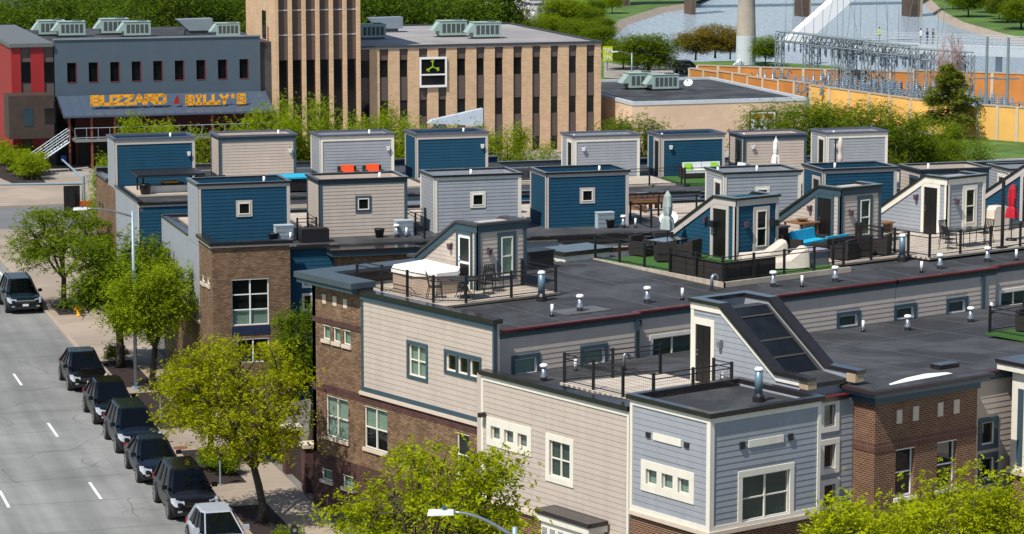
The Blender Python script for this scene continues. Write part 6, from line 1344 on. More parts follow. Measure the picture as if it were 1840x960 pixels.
# roof-top units
HV = M('hvac_green', (.30,.40,.37), .55, .1, 1.5); HVD = M('hvac_dark', (.06,.075,.075), .6)
def mk_hvac():
    T = thing('rooftop_unit', '', 'rooftop unit'); MB().box((-1.1,-.65,.15), (1.1,.65,1.25)).build('cabinet', HV, T); MB().box((-1.0,-.55,0), (1.0,.55,.15)).build('curb', HVD, T)
    MB().prism([(-1.1,1.2),(-1.1,.5),(-1.65,.5)], 'v', -.55, .55).build('hood', HV, T); m = MB()
    for k in range(5): m.box((-.9+.38*k,-.662,.35), (-.62+.38*k,-.65,1.05))
    m.build('access_panel', HVD, T); MB().cyl((.5,0,1.25), (.5,0,1.36), .4, n=14).build('fan_guard', HVD, T); MB().box((-1.14,-.69,1.251), (1.14,.69,1.29)).build('lid', HV, T); return T
G3 = 'rooftop units'
for px, py, z, sc, l in ((92,64,9.56,1.0,'leftmost on the restaurant roof'), (128,66,9.56,1.0,'second from left on the restaurant roof'), (205,62,9.56,1.05,'in the middle of the restaurant roof, left'), (245,66,9.56,1.0,'in the middle of the restaurant roof, right'), (408,66,9.56,.9,'beside the tan tower on the restaurant roof'),
                      (668,70,8.95,1.0,'beside the tower on the office roof'), (811,66,8.95,1.1,'left of two in the middle of the office roof'), (872,69,8.95,1.1,'right of two in the middle of the office roof')):
    P = pz(px, py, z, 1); place('hvac', mk_hvac, (P[0], P[1], z), 1, 'pale green rooftop unit '+l, scale=sc, group=G3)
for px, py, z, l in ((350,62,9.56,'restaurant roof'), (693,58,8.95,'office roof')):
    P = pz(px, py, z, 1); T = thing('exhaust_hood', 'slanted grey exhaust hood on the '+l, 'exhaust hood', (P[0],P[1],z), 1); x, y = P[0], P[1]
    MB().box((x-.8,y-.6,z), (x+1.0,y+.6,z+.35)).build('curb', HVD, T); MB().prism([(x-1.6,z+1.3),(x+1.4,z+1.35),(x+1.4,z+.351),(x-.6,z+.351)], 'v', y-.7, y+.7).build('hood', M('hood_grey', (.20,.25,.29), .5), T)
# ---- low tan building
zl = 4.2; F_ = pz(1135,183,zl,1); R_ = pz(1449,175,zl,1); B_ = pz(1210,140,zl,1)
T = thing('low_building', 'low tan building with flat dark roof and pale rim', 'building', (F_[0],F_[1],0), 1)
fl, fr__, fs, bs = F_[0], R_[0], (F_[1]+R_[1])/2, B_[1]
MB().box((fl,fs,0), (fr__,bs,zl-.3)).build('wall', M('buff_stucco', (.68,.50,.34), .85, .1, .7, .3, 3, stain=.12), T)
MB().box((fl+.2,fs+.2,zl-.3), (fr__-.2,bs-.2,zl-.2)).build('roof', ROOF, T); m = MB(); ring(m, fl-.05, fr__+.05, fs-.05, bs+.05, zl-.299, zl, .3); m.build('parapet', M('pale_rim', (.50,.55,.58), .5), T)
MB().box((fl+1,fs-.05,.1), (fl+4.2,fs-.01,1.5)).build('window', DWIN, T)
P = pz(1150,160,zl-.2,1); place('hvac', None, (P[0],P[1],zl-.2), 1, 'pale green rooftop unit on the low tan building, left', scale=1.15, group=G3); place('hvac', None, (P[0]+1.6,P[1]-1.6,zl-.2), 1, 'pale green rooftop unit on the low tan building, right', scale=1.1, group=G3)
place('dish', None, (P[0]+3.6,P[1]-2.6,zl-.2), 1, 'white satellite dish on the low tan building', scale=.9)
# billboard on the low building front
T = thing('wall_sign', 'framed white and orange wall sign reading MULTI on the low tan building', 'sign', (fr__-4,fs-.1,1), 1); A = q1(1349,202,fs-.1); B2 = q1(1392,234,fs-.1)
MB().box((A[0]-.1,fs-.2,.9), (B2[0]+.1,fs-.05,A[2]+.1)).build('frame', BLACK, T); MB().box((A[0],fs-.22,1.0), (B2[0],fs-.201,A[2])).build('panel', WHITE, T)
ORN = M('sign_orange', (.75,.14,.02), .5); w_ = B2[0]-A[0]
for z0, z1 in ((A[2]-.55,A[2]-.15),(1.1,1.45)): MB().box((A[0]+.2,fs-.235,z0), (A[0]+w_*.45,fs-.221,z1)).build('orange_block', ORN, T); MB().box((A[0]+w_*.55,fs-.235,z0), (A[0]+w_*.92,fs-.221,z1)).build('orange_block', REDP, T)
text_part('MULTI', T, (A[0]+.2,fs-.23,(A[2]+1)/2-.15), .45, M('sign_green_grey', (.25,.32,.28), .6), width=w_*.8)
# entrance fin with number
T = thing('entrance_fin', 'white slanted entrance fin with a round number sign below the office building', 'canopy', (60,205,0), 1); sp_ = 212.0
A, B, C_ = q1(770,222,sp_), q1(868,195,sp_), q1(868,222,sp_)
MB().prism([(A[0],A[2]),(C_[0],C_[2]-.2),(B[0],B[2]),(A[0]+.3,A[2]+.25)], 'v', sp_, sp_+.6).build('fin', M('fin_white', (.50,.58,.66), .5), T)
c = q1(790,236,sp_-.3); m = MB(); m.prism([(c[0]+1.1*math.cos(rad(t)), c[2]-.3+.75*math.sin(rad(t))) for t in range(0,181,15)], 'v', sp_-.3, sp_-.1); m.build('number_disc', M('disc_blue', (.03,.05,.075), .5), T); text_part('615', T, (c[0]-.5,sp_-.32,c[2]-.2), .5, WHITE, width=1.0)
for a in (A[0]+.6, C_[0]-.4): MB().cyl((a,sp_+.3,0), (a,sp_+.3,A[2]+.1), .12, n=8).build('column', STEEL, T)
MB().box((c[0]-1.2,sp_-.3,0), (c[0]+1.2,sp_-.1,c[2]-.3)).build('base', MAT['disc_blue'], T)
# pole sign
T = thing('pole_sign', 'lime green square sign reading TRI LIX on a post', 'sign', (0,0,0), 1); o = pz(1092,128,0,1); T.location = to_world(o, 1); META[T.name] = (o, 1); sc_ = 17.2; w2 = 20/sc_/2; c = pick(1092,97,'v',o[1],1)
MB().cyl((c[0],o[1]+.1,0), (c[0],o[1]+.1,c[2]), .07, n=8).build('post', STEEL, T); MB().box((c[0]-w2,o[1]-.05,c[2]-.85), (c[0]+w2,o[1]+.05,c[2]+.85)).build('panel', M('sign_lime', (.55,.62,.01), .5), T)
text_part('TRI', T, (c[0]-.5,o[1]-.06,c[2]+.08), .78, WHITE, ext=.01, width=1.0); text_part('LIX', T, (c[0]-.5,o[1]-.06,c[2]-.68), .78, WHITE, ext=.01, width=1.0)
# ================================================================== SUBSTATION
ORW = M('orange_wall', (.52,.205,.045), .85, .1, .8, stain=.15); YEW = M('yellow_wall', (.80,.46,.12), .85, .08, .8, stain=.12)
def orange_wall(label, A, B, n, H, mat, steps=0.0):
    A, B = Vector((A[0],A[1],0)), Vector((B[0],B[1],0)); T = thing('precast_wall', label, 'wall', A, 1); d = (B-A)/n; nr = Vector((-d.y,d.x,0)).normalized()*.1
    for k in range(n):
        a, b = A+d*k, A+d*(k+1)-d*.02; h = Vector((0,0,H+steps*(k//2 % 2))); lo = [a-nr, b-nr, b+nr, a+nr]; MB().hexa(lo, [q+h for q in lo]).build('wall_panel', mat, T)
        MB().hexa([q+h for q in (a-nr*1.6, b-nr*1.6, b+nr*1.6, a+nr*1.6)], [q+h+Vector((0,0,.12)) for q in (a-nr*1.6, b-nr*1.6, b+nr*1.6, a+nr*1.6)]).build('coping', M('wall_coping', (.42,.33,.24), .8), T)
        e = d.normalized()*.14; MB().hexa([a-e-nr*1.8, a+e-nr*1.8, a+e+nr*1.8, a-e+nr*1.8], [q+h*1.02 for q in (a-e-nr*1.8, a+e-nr*1.8, a+e+nr*1.8, a-e+nr*1.8)]).build('pilaster', M('pilaster', (.55,.45,.32), .8), T)
    return T
W1a, W1b, W2b = pz(1240,172,0,1), pz(1457,206,0,1), pz(1757,251,0,1); W3b = pz(1900,262,0,1)
orange_wall('orange precast wall stepping down beside the low building', W1a, W1b, 8, 2.75, ORW, .12)
orange_wall('bright yellow-orange precast wall behind the spruce tree', W1b, W2b, 8, 2.75, YEW)
orange_wall('yellow-orange precast wall at the right edge', W2b, W3b, 4, 3.0, YEW)
K1, K2 = pz(1400,162,0,1), pz(1640,185,0,1); K3 = pz(1760,205,0,1)
orange_wall('orange rear wall behind the substation, left part', (W1a[0]+1,W1a[1]+.5,0), K2, 10, 3.0, ORW); orange_wall('orange rear wall behind the substation, right part', K2, (K3[0]+20,K3[1]-6,0), 7, 3.2, ORW)
m = MB(); m.face([(W1a[0],W1a[1],.03), (W1b[0],W1b[1],.03), (W2b[0],W2b[1],.03), (W3b[0],W3b[1],.03), (K3[0]+20,K3[1]-6,.03), (K2[0],K2[1],.03)]); struct('gravel_yard', m, M('gravel_pale', (.30,.28,.26), .95, .3, 3, .4, 20), fr=1)
SUB = M('lattice_steel', (.25,.30,.32), .55, .15, 2, metal=.4); PORC = M('porcelain', (.17,.25,.32), .3, .15, 3)
def truss(mb, A, B, w=.8, n=12, r=.06):
    """square lattice girder"""
    A, B = Vector(A), Vector(B); d = (B-A).normalized(); s_ = d.cross(Vector((0,0,1)) if abs(d.z) < .9 else Vector((1,0,0))).normalized()*w/2; t_ = d.cross(s_).normalized()*w/2
    cs_ = [s_+t_, s_-t_, -s_-t_, -s_+t_]
    for c in cs_: mb.tube([A+c, B+c], r, 4)
    for k in range(n):
        a, b = A.lerp(B, k/n), A.lerp(B, (k+1)/n)
        for i in range(4): mb.tube([a+cs_[i], b+cs_[(i+1) % 4]], r*.6, 3)
SX = [(1400,100,1555), (1465,104,1640), (1530,110,1740)]
for gi, (xa, ytop, xb) in enumerate(SX):
    A = pz(xa, 168+gi*8, 0, 1); Bq = pz(xb, 190+gi*8, 0, 1); T = thing('substation_gantry', ['steel lattice gantry of the substation, farthest left', 'steel lattice gantry in the middle of the substation', 'steel lattice gantry nearest the spruce tree'][gi], 'gantry', (A[0],A[1],0), 1, 'substation gantries')
    z = pick(xa, ytop-35+gi*6, 'v', A[1], 1)[2]; z = max(5.0, min(z, 7.0)); m = MB(); truss(m, (A[0],A[1],z), (Bq[0],Bq[1],z), 1.0, 18, .07); m.build('girder', SUB, T)
    for k in range(4):
        p = Vector((A[0],A[1],0)).lerp(Vector((Bq[0],Bq[1],0)), k/3); m = MB(); truss(m, p, p+Vector((0,0,z+.3)), .7, 8, .06); m.build('lattice_post', SUB, T)
    for k in range(14):
        p = Vector((A[0],A[1],z-.4)).lerp(Vector((Bq[0],Bq[1],z-.4)), (k+.5)/14); m = MB(); m.cyl(p, p-Vector((0,0,1.1)), .09, n=6); m.build('insulator', PORC, T)
    for k in range(3):
        p = Vector((A[0],A[1],z)).lerp(Vector((Bq[0],Bq[1],z)), (k+.2)/3); MB().tube([p, p+Vector((0,0,4.5))], .03, 4).build('lightning_rod', SUB, T)
def mk_switch():
    T = thing('switch_stand', '', 'switchgear'); m = MB()
    for a in (-.5,.5): m.tube([(a,0,0),(a*.7,0,1.9)], .06, 5)
    m.box((-.9,-.1,1.9), (.9,.1,2.05)); m.build('frame', SUB, T)
    for a in (-.75,0,.75): MB().lathe((a,0,2.05), [(.09,0),(.14,.08),(.09,.16),(.14,.24),(.09,.32),(.14,.4),(.09,.48),(.12,.56),(.06,.7)], 8).build('insulator', PORC, T); MB().tube([(a,-.5,2.8),(a,.5,2.9)], .035, 4).build('blade', SUB, T)
    MB().box((-.35,-.25,.6), (.35,.25,1.5)).build('cabinet', M('switch_blue', (.16,.26,.34), .5), T); return T
rnd = random.Random(11); k_ = 0
for row in range(6):
    for c_ in range(11):
        px = 1335+c_*40+row*22+rnd.uniform(-6,6); py = 166+row*8.0+c_*3.4; P = pz(px, py, 0, 1); k_ += 1
        place('switch', mk_switch, (P[0],P[1],.03), 1, 'grey switchgear stand with blue insulators inside the substation walls', rad(rnd.uniform(-10,10)), rnd.uniform(.8,1.1), 'switchgear stands of the substation')
for px, py, l in ((1770,232,'left'), (1807,238,'right')):
    P = pz(px, py, 0, 1); T = thing('transformer', f'pale transformer behind the yellow wall, {l} one', 'transformer', (P[0],P[1],.03), 1); x, y = P[0], P[1]
    MB().box((x-1,y-.8,.1), (x+1,y+.8,2.2)).build('tank', M('pale_blue_tank', (.45,.52,.55), .5), T)
    for k in range(5): MB().box((x-.9+.38*k,y-1.1,.3), (x-.75+.38*k,y-.801,1.9)).build('radiator_fin', MAT['pale_blue_tank'], T)
    for a in (-.6,0,.6): MB().cyl((x+a,y,2.2), (x+a,y,3.1), .1, .06, 8).build('bushing', PORC, T)
for px, yb, yt, l in ((1770,235,66,'left'), (1808,235,68,'right')):
    P = pz(px, yb, 0, 1); h = pick(px, yt, 'v', P[1], 1)[2]; m = MB(); m.cyl((P[0],P[1],0), (P[0],P[1],h), .16, .12, 10); m.box((P[0]-1.2,P[1]-.08,h*.55), (P[0]+1.2,P[1]+.08,h*.55+.12)); single('steel_mast', m, SUB, f'tall pale steel mast behind the yellow wall, {l} one', 'mast', (P[0],P[1],0), 1)
# ---- chimney
o = pz(1340,116,0,1); T = thing('chimney_stack', 'round weathered concrete stack with pale painted foot', 'chimney', o, 1)
CONC = M('weathered_concrete', (.36,.31,.26), .9, .2, .6, .4, 3, stain=.3); wd = lambda px: px/(FPX/(Vector((o[0],o[1],0)).length))
MB().lathe(o, [(wd(17.5),3.4),(wd(14.5),9),(wd(11.5),16),(wd(9.5),24)], 20).build('shaft', CONC, T); MB().lathe(o, [(wd(18),0),(wd(17.6),1.2),(wd(17.6),3.399)], 20).build('painted_foot', M('painted_foot', (.52,.57,.60), .8, .05), T)
MB().prism([(o[0]-wd(26),0),(o[0]-wd(16),0),(o[0]-wd(16),.7)], 'v', o[1]-1.2, o[1]-.2).build('footing', MAT['painted_foot'], T)
# ---- bridges over the river
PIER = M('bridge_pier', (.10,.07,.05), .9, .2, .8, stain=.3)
for px, w_, yb, l in ((1124,1.0,26,'leftmost, on the grassy bank'), (1243,.75,34,'second from the left'), (1446,1.5,38,'in the middle of the river'), (1643,2.1,38,'fourth, near the far bank'), (1746,1.6,18,'rightmost, on the far bank')):
    P = pz(px, yb, -1.5, 1); T = thing('bridge_pier', 'brown concrete bridge pier in the river, '+l, 'bridge pier', (P[0],P[1],-2.2), 1, 'bridge piers')
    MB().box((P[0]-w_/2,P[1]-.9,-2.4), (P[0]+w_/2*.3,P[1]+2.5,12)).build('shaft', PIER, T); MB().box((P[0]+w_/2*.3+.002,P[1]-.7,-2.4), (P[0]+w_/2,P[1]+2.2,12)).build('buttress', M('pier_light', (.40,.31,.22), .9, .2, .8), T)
BA = pz(1124,26,-1.5,1); BB = pz(1746,18,-1.5,1); m = MB(); m.box((BA[0]-60,BA[1]-3,12), (BB[0]+60,BB[1]+9,14)); single('road_bridge', m, PIER, 'road bridge deck carried high over the river', 'bridge', (BA[0],BA[1],12), 1)
# white arch leg and walkway
AR = M('arch_white', (.82,.82,.80), .4, .03)
a0, a1 = pz(1440,95,-2,1), None; sA = a0[1]; b0 = pick(1432,70,'v',sA,1); b1 = pick(1510,0,'v',sA,1); d = (b1-b0); T = thing('arch_bridge', 'slanting white steel arch leg rising beyond the substation', 'bridge', a0, 1)
pts = [b0-d*.6, b0, b1, b1+d*.8+Vector((4,0,-1.0))]; m = MB(); w_ = 1.55
for A, B in zip(pts, pts[1:]): m.hexa([A+Vector((-w_,-1,0)), A+Vector((w_,-1,0)), A+Vector((w_,1,0)), A+Vector((-w_,1,0))], [B+Vector((-w_*.95,-1,0)), B+Vector((w_*.95,-1,0)), B+Vector((w_*.95,1,0)), B+Vector((-w_*.95,1,0))])
m.build('arch_leg', AR, T)
zw = 3.0; A, B = pz(1560,76,zw,1), pz(1900,88,zw,1); T = thing('footbridge', 'long pale footbridge with railings behind the substation', 'bridge', A, 1); n = (B-A).cross(Vector((0,0,1))).normalized()*1.6
MB().hexa([A-n+Vector((0,0,-1)), B-n+Vector((0,0,-1)), B+n+Vector((0,0,-1)), A+n+Vector((0,0,-1))], [A-n, B-n, B+n, A+n]).build('deck', M('bridge_grey', (.42,.47,.50), .7, .1), T)
for sgn in (-1,1):
    m = MB()
    for z in (.4,.75,1.1): m.tube([A+n*sgn+Vector((0,0,z)), B+n*sgn+Vector((0,0,z))], .035, 4)
    for k in range(46): p = A.lerp(B, k/45)+n*sgn; m.tube([p, p+Vector((0,0,1.12))], .03, 3)
    m.build('railing', MAT['bridge_grey'], T)
for k in range(5): p = A.lerp(B, .1+k*.2); MB().cyl(p+Vector((0,0,-6)), p+Vector((0,0,-1)), .4, n=8).build('support', MAT['bridge_grey'], T)
for k, px in enumerate((1425,1450,1478,1505,1520,1548,1575,1600,1622,1650,1690)):
    P0c = pz(px, 92, 1, 1); P1c = pick(px+(-14 if k % 2 else 12)*(k % 3), -30, 'v', P0c[1], 1); m = MB(); m.tube([P0c, P1c], .03, 3); single('stay_cable', m, SUB, 'thin steel cable hanging above the substation, counted %s from left' % ('first','second','third','fourth','fifth','sixth','seventh','eighth','ninth','tenth','eleventh')[k], 'cable', P0c, 1, 'hanging cables')
# ---- people
def mk_person(top, leg):
    T = thing('person', '', 'person'); me = bpy.data.meshes.new('body'); J = [(0,0,.92),(0,0,1.2),(0,0,1.42),(0,0,1.55),(0,0,1.66),(.2,0,1.4),(.27,.02,1.12),(.27,-.08,.88),(-.2,0,1.4),(-.27,.02,1.12),(-.27,-.06,.88),(.1,0,.88),(.11,-.06,.48),(.11,.04,.07),(.11,-.1,.04),(-.1,0,.88),(-.11,.06,.48),(-.11,.1,.07),(-.11,-.02,.04)]
    E = [(0,1),(1,2),(2,3),(3,4),(2,5),(5,6),(6,7),(2,8),(8,9),(9,10),(0,11),(11,12),(12,13),(13,14),(0,15),(15,16),(16,17),(17,18)]
    me.from_pydata(J, E, []); o = bpy.data.objects.new('body', me); COL.objects.link(o); md = o.modifiers.new('skin', 'SKIN'); R = [.15,.14,.13,.06,.1,.06,.05,.04,.06,.05,.04,.09,.065,.05,.04,.09,.065,.05,.04]
    for i, r in enumerate(R): me.skin_vertices[0].data[i].radius = (r, r*.8)
    me.skin_vertices[0].data[0].use_root = True; o.modifiers.new('sub', 'SUBSURF').levels = 1; dg = bpy.context.evaluated_depsgraph_get(); m2 = bpy.data.meshes.new_from_object(o.evaluated_get(dg)); bpy.data.objects.remove(o)
    m2.materials.clear()
    for q in (top, leg, M('skin', (.45,.27,.19), .6)): m2.materials.append(q)
    for p in m2.polygons: p.material_index = 2 if p.center.z > 1.5 or (abs(p.center.x) > .22 and p.center.z < .95) else (0 if p.center.z > .9 else 1)
    b = bpy.data.objects.new('body', m2); COL.objects.link(b); b.parent = T; MB().lathe((0,.01,0), [(.05,1.62),(.095,1.68),(.1,1.74),(.06,1.8),(.01,1.81)], 8).build('hair', M('hair_brown', (.03,.018,.01), .7), T, True); return T
CL = [M('cloth_navy', (.02,.03,.09), .9), M('cloth_red', (.3,.03,.03), .9), M('cloth_white', (.65,.65,.62), .9), M('cloth_grey', (.1,.1,.11), .9), M('cloth_hivis', (.4,.55,.03), .8)]
CN = ['navy top','red top','white top','dark grey top','bright yellow top']; JE = M('cloth_jeans', (.03,.045,.09), .9)
for px, c_, l in ((1639,2,'left of three walking on the footbridge'), (1648,0,'middle of three on the footbridge'), (1656,3,'right of three on the footbridge'), (1582,4,'alone at the left end of the footbridge')):
    P = pz(px, 77, zw, 1); t = (P[0]-A[0])/(B[0]-A[0]); Q = A.lerp(B, max(t,.02)); place('person%d' % c_, lambda: mk_person(CL[c_], JE), (Q[0],Q[1],zw), 1, 'person in '+CN[c_]+', '+l, rad(90), group='people by the river')
PAVE = M('path_grey', (.22,.21,.23), .9, .1, .5)
m = MB(); pp_ = [pz(*q, 0, 1) for q in ((945,44),(975,44),(1000,18),(1005,-10),(975,-10),(972,10))]; m.face([(p[0],p[1],.02) for p in pp_]); struct('path', m, PAVE, fr=1)
m = MB(); pp_ = [pz(*q, 0, 1) for q in ((870,45),(950,46),(985,-20),(860,-20))]; m.face([(p[0],p[1],.0) for p in pp_]); struct('plaza', m, M('plaza_grey', (.38,.36,.34), .9), fr=1)
rnd = random.Random(3)
names = 'first second third fourth fifth sixth seventh eighth ninth tenth eleventh twelfth thirteenth fourteenth fifteenth sixteenth'.split()
for k in range(16):
    px = 884+rnd.uniform(0,105); py = 22+rnd.uniform(0,20); c_ = k % 4; P = pz(px, py, 0, 1); place('person%d' % c_, lambda: mk_person(CL[c_], JE), (P[0],P[1],.03), 1, 'person in %s among the market visitors by the river' % CN[c_], rad(rnd.uniform(0,360)), group='market visitors in '+CN[c_])
def mk_tent():
    T = thing('market_tent', '', 'tent'); m = MB()
    for a, b in (((-1.5,-1.5),(1.5,-1.5)),((1.5,-1.5),(1.5,1.5)),((1.5,1.5),(-1.5,1.5)),((-1.5,1.5),(-1.5,-1.5))): m.face([(*a,2.1),(*b,2.1),(*b,2.4),(*a,2.4)]); m.face([(*a,2.4),(*b,2.4),(0,0,3.3)])
    m.build('canopy', CANVAS, T)
    for a in (-1.45,1.45):
        for b in (-1.45,1.45): MB().cyl((a,b,0), (a,b,2.3), .03, n=5).build('leg', WHITE, T)
    return T
for k, (px, py) in enumerate(((892,38),(905,26),(918,36),(932,20),(900,12),(945,10),(925,6),(958,2),(890,4))):
    P = pz(px, py, 0, 1); place('tent', mk_tent, (P[0],P[1],.02), 1, 'white market tent among trees by the river, %s from the office roof' % names[k], rad(k*13), group='market tents')
# far houses and cars
T = thing('far_house', 'small pale house with grey roof at the top left corner', 'house', (20,285,0), 1); P = pz(12,60,0,1)
T.location = to_world(P, 1); META[T.name] = (P, 1); x, y = P[0], P[1]
MB().box((x-4,y,0), (x+2.2,y+6,3.2)).build('wall', M('pale_wall', (.45,.40,.36), .8), T); MB().prism([(x-4.4,3.2),(x+2.6,3.2),(x-.9,6.0)], 'v', y-.4, y+6.4).build('roof', M('grey_shingle', (.16,.18,.2), .8), T)
for px, py, l, k in ((1233,133,'dark blue car parked beside the orange wall','suv'), (1180,126,'white pickup-like car parked by the park tree','suv')):
    P = pz(px, py, 0, 1); c = car(l, 0, 0, k, PN if 'blue' in l else PS, 4.6, 1.85, 1.65, 2.7, None); c.location = to_world((P[0],P[1],.0), 1); c.rotation_euler = (0,0,ANG[1]+rad(8 if 'blue' in l else 75)); c.scale = (.9,.9,.9)
m = MB(); pp_ = [pz(*q, 0, 1) for q in ((1085,140),(1250,150),(1250,132),(1130,118),(1085,112))]; m.face([(p[0],p[1],.01) for p in pp_]); struct('car_park', m, M('forecourt', (.3,.27,.24), .9), fr=1)
for px, pb, pt, l in ((1135,160,95,'white curved lamp beside the lime sign'), (1312,240,200,'street lamp behind the back row townhouses')):
    P = pz(px, pb, 0, 1); h = pick(px, pt, 'v', P[1], 1)[2]; lamp('tall '+l, (P[0],P[1],0), 1, h, (-1,0,0), 1.6, .4)
# ================================================================== TREES
import numpy as np
BARK = M('bark', (.055,.042,.032), .95, .3, 6, .6, 14)
LEAF_Y = leaf_mat('leaf_yellow_green', (.11,.13,.004), (.35,.37,.011), .47)
LEAF_L = leaf_mat('leaf_lime', (.14,.175,.005), (.42,.47,.012), .5)
LEAF_G = leaf_mat('leaf_mid_green', (.055,.095,.006), (.20,.28,.016), .48)
LEAF_B = leaf_mat('leaf_fresh_green', (.09,.135,.006), (.31,.40,.016), .5)
LEAF_D = leaf_mat('leaf_dark_green', (.024,.055,.006), (.12,.19,.016), .42)
LEAF_O = leaf_mat('leaf_orange_green', (.08,.06,.012), (.26,.20,.03), .35)
LEAF_P = leaf_mat('needle_green', (.045,.065,.012), (.25,.28,.035), .35)
def quads(name, C, A, B, mat):
    """leaf quads: centres C, half axes A and B (n x 3)"""
    n = len(C); V = np.stack([C-A, C+B*.9, C+A, C-B*.9], 1).reshape(-1, 3).astype(np.float32)
    me = bpy.data.meshes.new(name); me.vertices.add(4*n); me.vertices.foreach_set('co', V.ravel()); me.loops.add(4*n); me.loops.foreach_set('vertex_index', np.arange(4*n, dtype=np.int32))
    me.polygons.add(n); me.polygons.foreach_set('loop_start', np.arange(0, 4*n, 4, dtype=np.int32)); me.polygons.foreach_set('loop_total', np.full(n, 4, np.int32)); me.materials.append(mat); me.update(); me.validate(); return me
def unit(v): return v/np.maximum(np.linalg.norm(v, axis=1, keepdims=True), 1e-6)
def fronds(rg, C, n_each, spread, size, droop, nl=6):
    """feathery compound leaves round cluster centres C"""
    K = len(C); P = np.repeat(C, n_each, 0)+rg.normal(0, 1, (K*n_each, 3))*np.asarray(spread); N = len(P)
    az = rg.uniform(0, 2*np.pi, N); ax = unit(np.stack([np.cos(az), np.sin(az), -droop+rg.normal(0, .35, N)], 1)); side = unit(np.cross(ax, rg.normal(0, .35, (N, 3))+np.array([0,0,1.0])))
    Cs, As, Bs = [], [], []
    L = size*rg.uniform(.7, 1.4, (N, 1))
    for k in range(nl):
        t = (k//2+.6)/(nl/2); sg = 1 if k % 2 else -1; base = P+ax*L*t*1.0+np.array([0,0,-1.0])*(L*.45*t*t)
        d = unit(ax*.55+side*sg+rg.normal(0, .25, (N, 3))); h = L*rg.uniform(.22, .36, (N, 1)); Cs.append(base+d*h*.8); As.append(d*h); Bs.append(unit(np.cross(d, rg.normal(0, .6, (N, 3))+np.array([0,0,1.0])))*h*.52)
    return np.concatenate(Cs), np.concatenate(As), np.concatenate(Bs)
def skeleton(rg, H, R, zc, fork, n_limb, n_sub, lift=.5, r0=.13, lean=(0,0)):
    """trunk, limbs and branches; returns the wood builder and branch tips"""
    mb = MB(); f = Vector((rg.normal(0,.06), rg.normal(0,.06), fork)); mb.tube([(0,0,-.1),(0,0,fork*.3),(f.x*.6,f.y*.6,fork*.7),f], [r0*1.35,r0*1.05,r0,r0*.92], 8); tips = []
    for i in range(n_limb):
        a = 2*math.pi*(i+rg.uniform(-.25,.25))/n_limb; rr = R*rg.uniform(.35,.72); e = Vector((rr*math.cos(a), rr*math.sin(a), zc+(H-zc)*rg.uniform(.05,.7))); c = f.lerp(e, .5)+Vector((0,0,-lift*.25*R*rg.uniform(0,1))); L = [f, f.lerp(c,.6), c.lerp(e,.45)+Vector((rg.normal(0,.1),rg.normal(0,.1),0)), e]
        mb.tube(L, [r0*.62,r0*.48,r0*.34,r0*.16], 6)
        for j in range(n_sub):
            t = rg.uniform(.35,1.0); s = L[1].lerp(L[2],(t-.33)*3) if t < .67 else L[2].lerp(L[3],(t-.67)*3); th = a+rg.uniform(-1.1,1.1); q = R*rg.uniform(.55,1.0); u = rg.uniform(-1,1)
            e2 = Vector((q*math.cos(th)*math.sqrt(max(.05,1-u*u*.7)), q*math.sin(th)*math.sqrt(max(.05,1-u*u*.7)), zc+(H-zc)*u*(.95 if u > 0 else .6)))
            mid = s.lerp(e2,.55)+Vector((0,0,.12*R)); mb.tube([s, mid, e2], [r0*.22,r0*.14,r0*.05], 4); tips += [tuple(e2), tuple(mid.lerp(e2,.5)), tuple(mid)]
    def ln(q): k = max(0, q[2]-fork*.4)/max(.1, H-fork*.4); k = min(1, k*1.6); return (q[0]+lean[0]*k, q[1]+lean[1]*k, q[2])
    mb.v = [ln(q) for q in mb.v]; return mb, np.array([ln(q) for q in tips])
def make_kind(kind, seed):
    rg = np.random.default_rng(seed)
    if kind == 'locust':      H, R, zc, fork, nl, ns, sp, sz, dr, each, lf, lift = 6.9, 3.05, 4.3, 2.0, 6, 12, (.42,.42,.10), .21, .45, 25, 6, .8
    elif kind == 'street':    H, R, zc, fork, nl, ns, sp, sz, dr, each, lf, lift = 6.6, 2.2, 4.3, 2.1, 6, 11, (.34,.34,.22), .21, .5, 30, 6, .3
    elif kind == 'shoot':     H, R, zc, fork, nl, ns, sp, sz, dr, each, lf, lift = 9.6, 2.7, 5.6, 2.6, 7, 12, (.36,.36,.36), .19, .2, 36, 6, -.2
    elif kind == 'round':     H, R, zc, fork, nl, ns, sp, sz, dr, each, lf, lift = 10.0, 4.2, 5.4, 2.2, 8, 12, (.8,.8,.42), .36, .4, 26, 6, .1
    elif kind == 'bush':      H, R, zc, fork, nl, ns, sp, sz, dr, each, lf, lift = 1.6, .95, .75, .25, 6, 6, (.2,.2,.14), .16, .1, 14, 6, 0
    wood, tips = skeleton(rg, H, R, zc, fork, nl, ns, lift, .055*H**.5 if kind != 'bush' else .03, (-1.0,.1) if kind == 'locust' and seed == 1 else (0,0))
    keep = rg.uniform(0, 1, len(tips)) > (.3 if kind == 'locust' and seed == 1 else .1); tips = tips[keep]
    if kind == 'shoot': tips = tips+np.stack([np.zeros(len(tips)), np.zeros(len(tips)), rg.uniform(-.2,.5,len(tips))], 1)
    return wood, fronds(rg, tips, each, sp, sz, dr, lf)
KINDS = {}
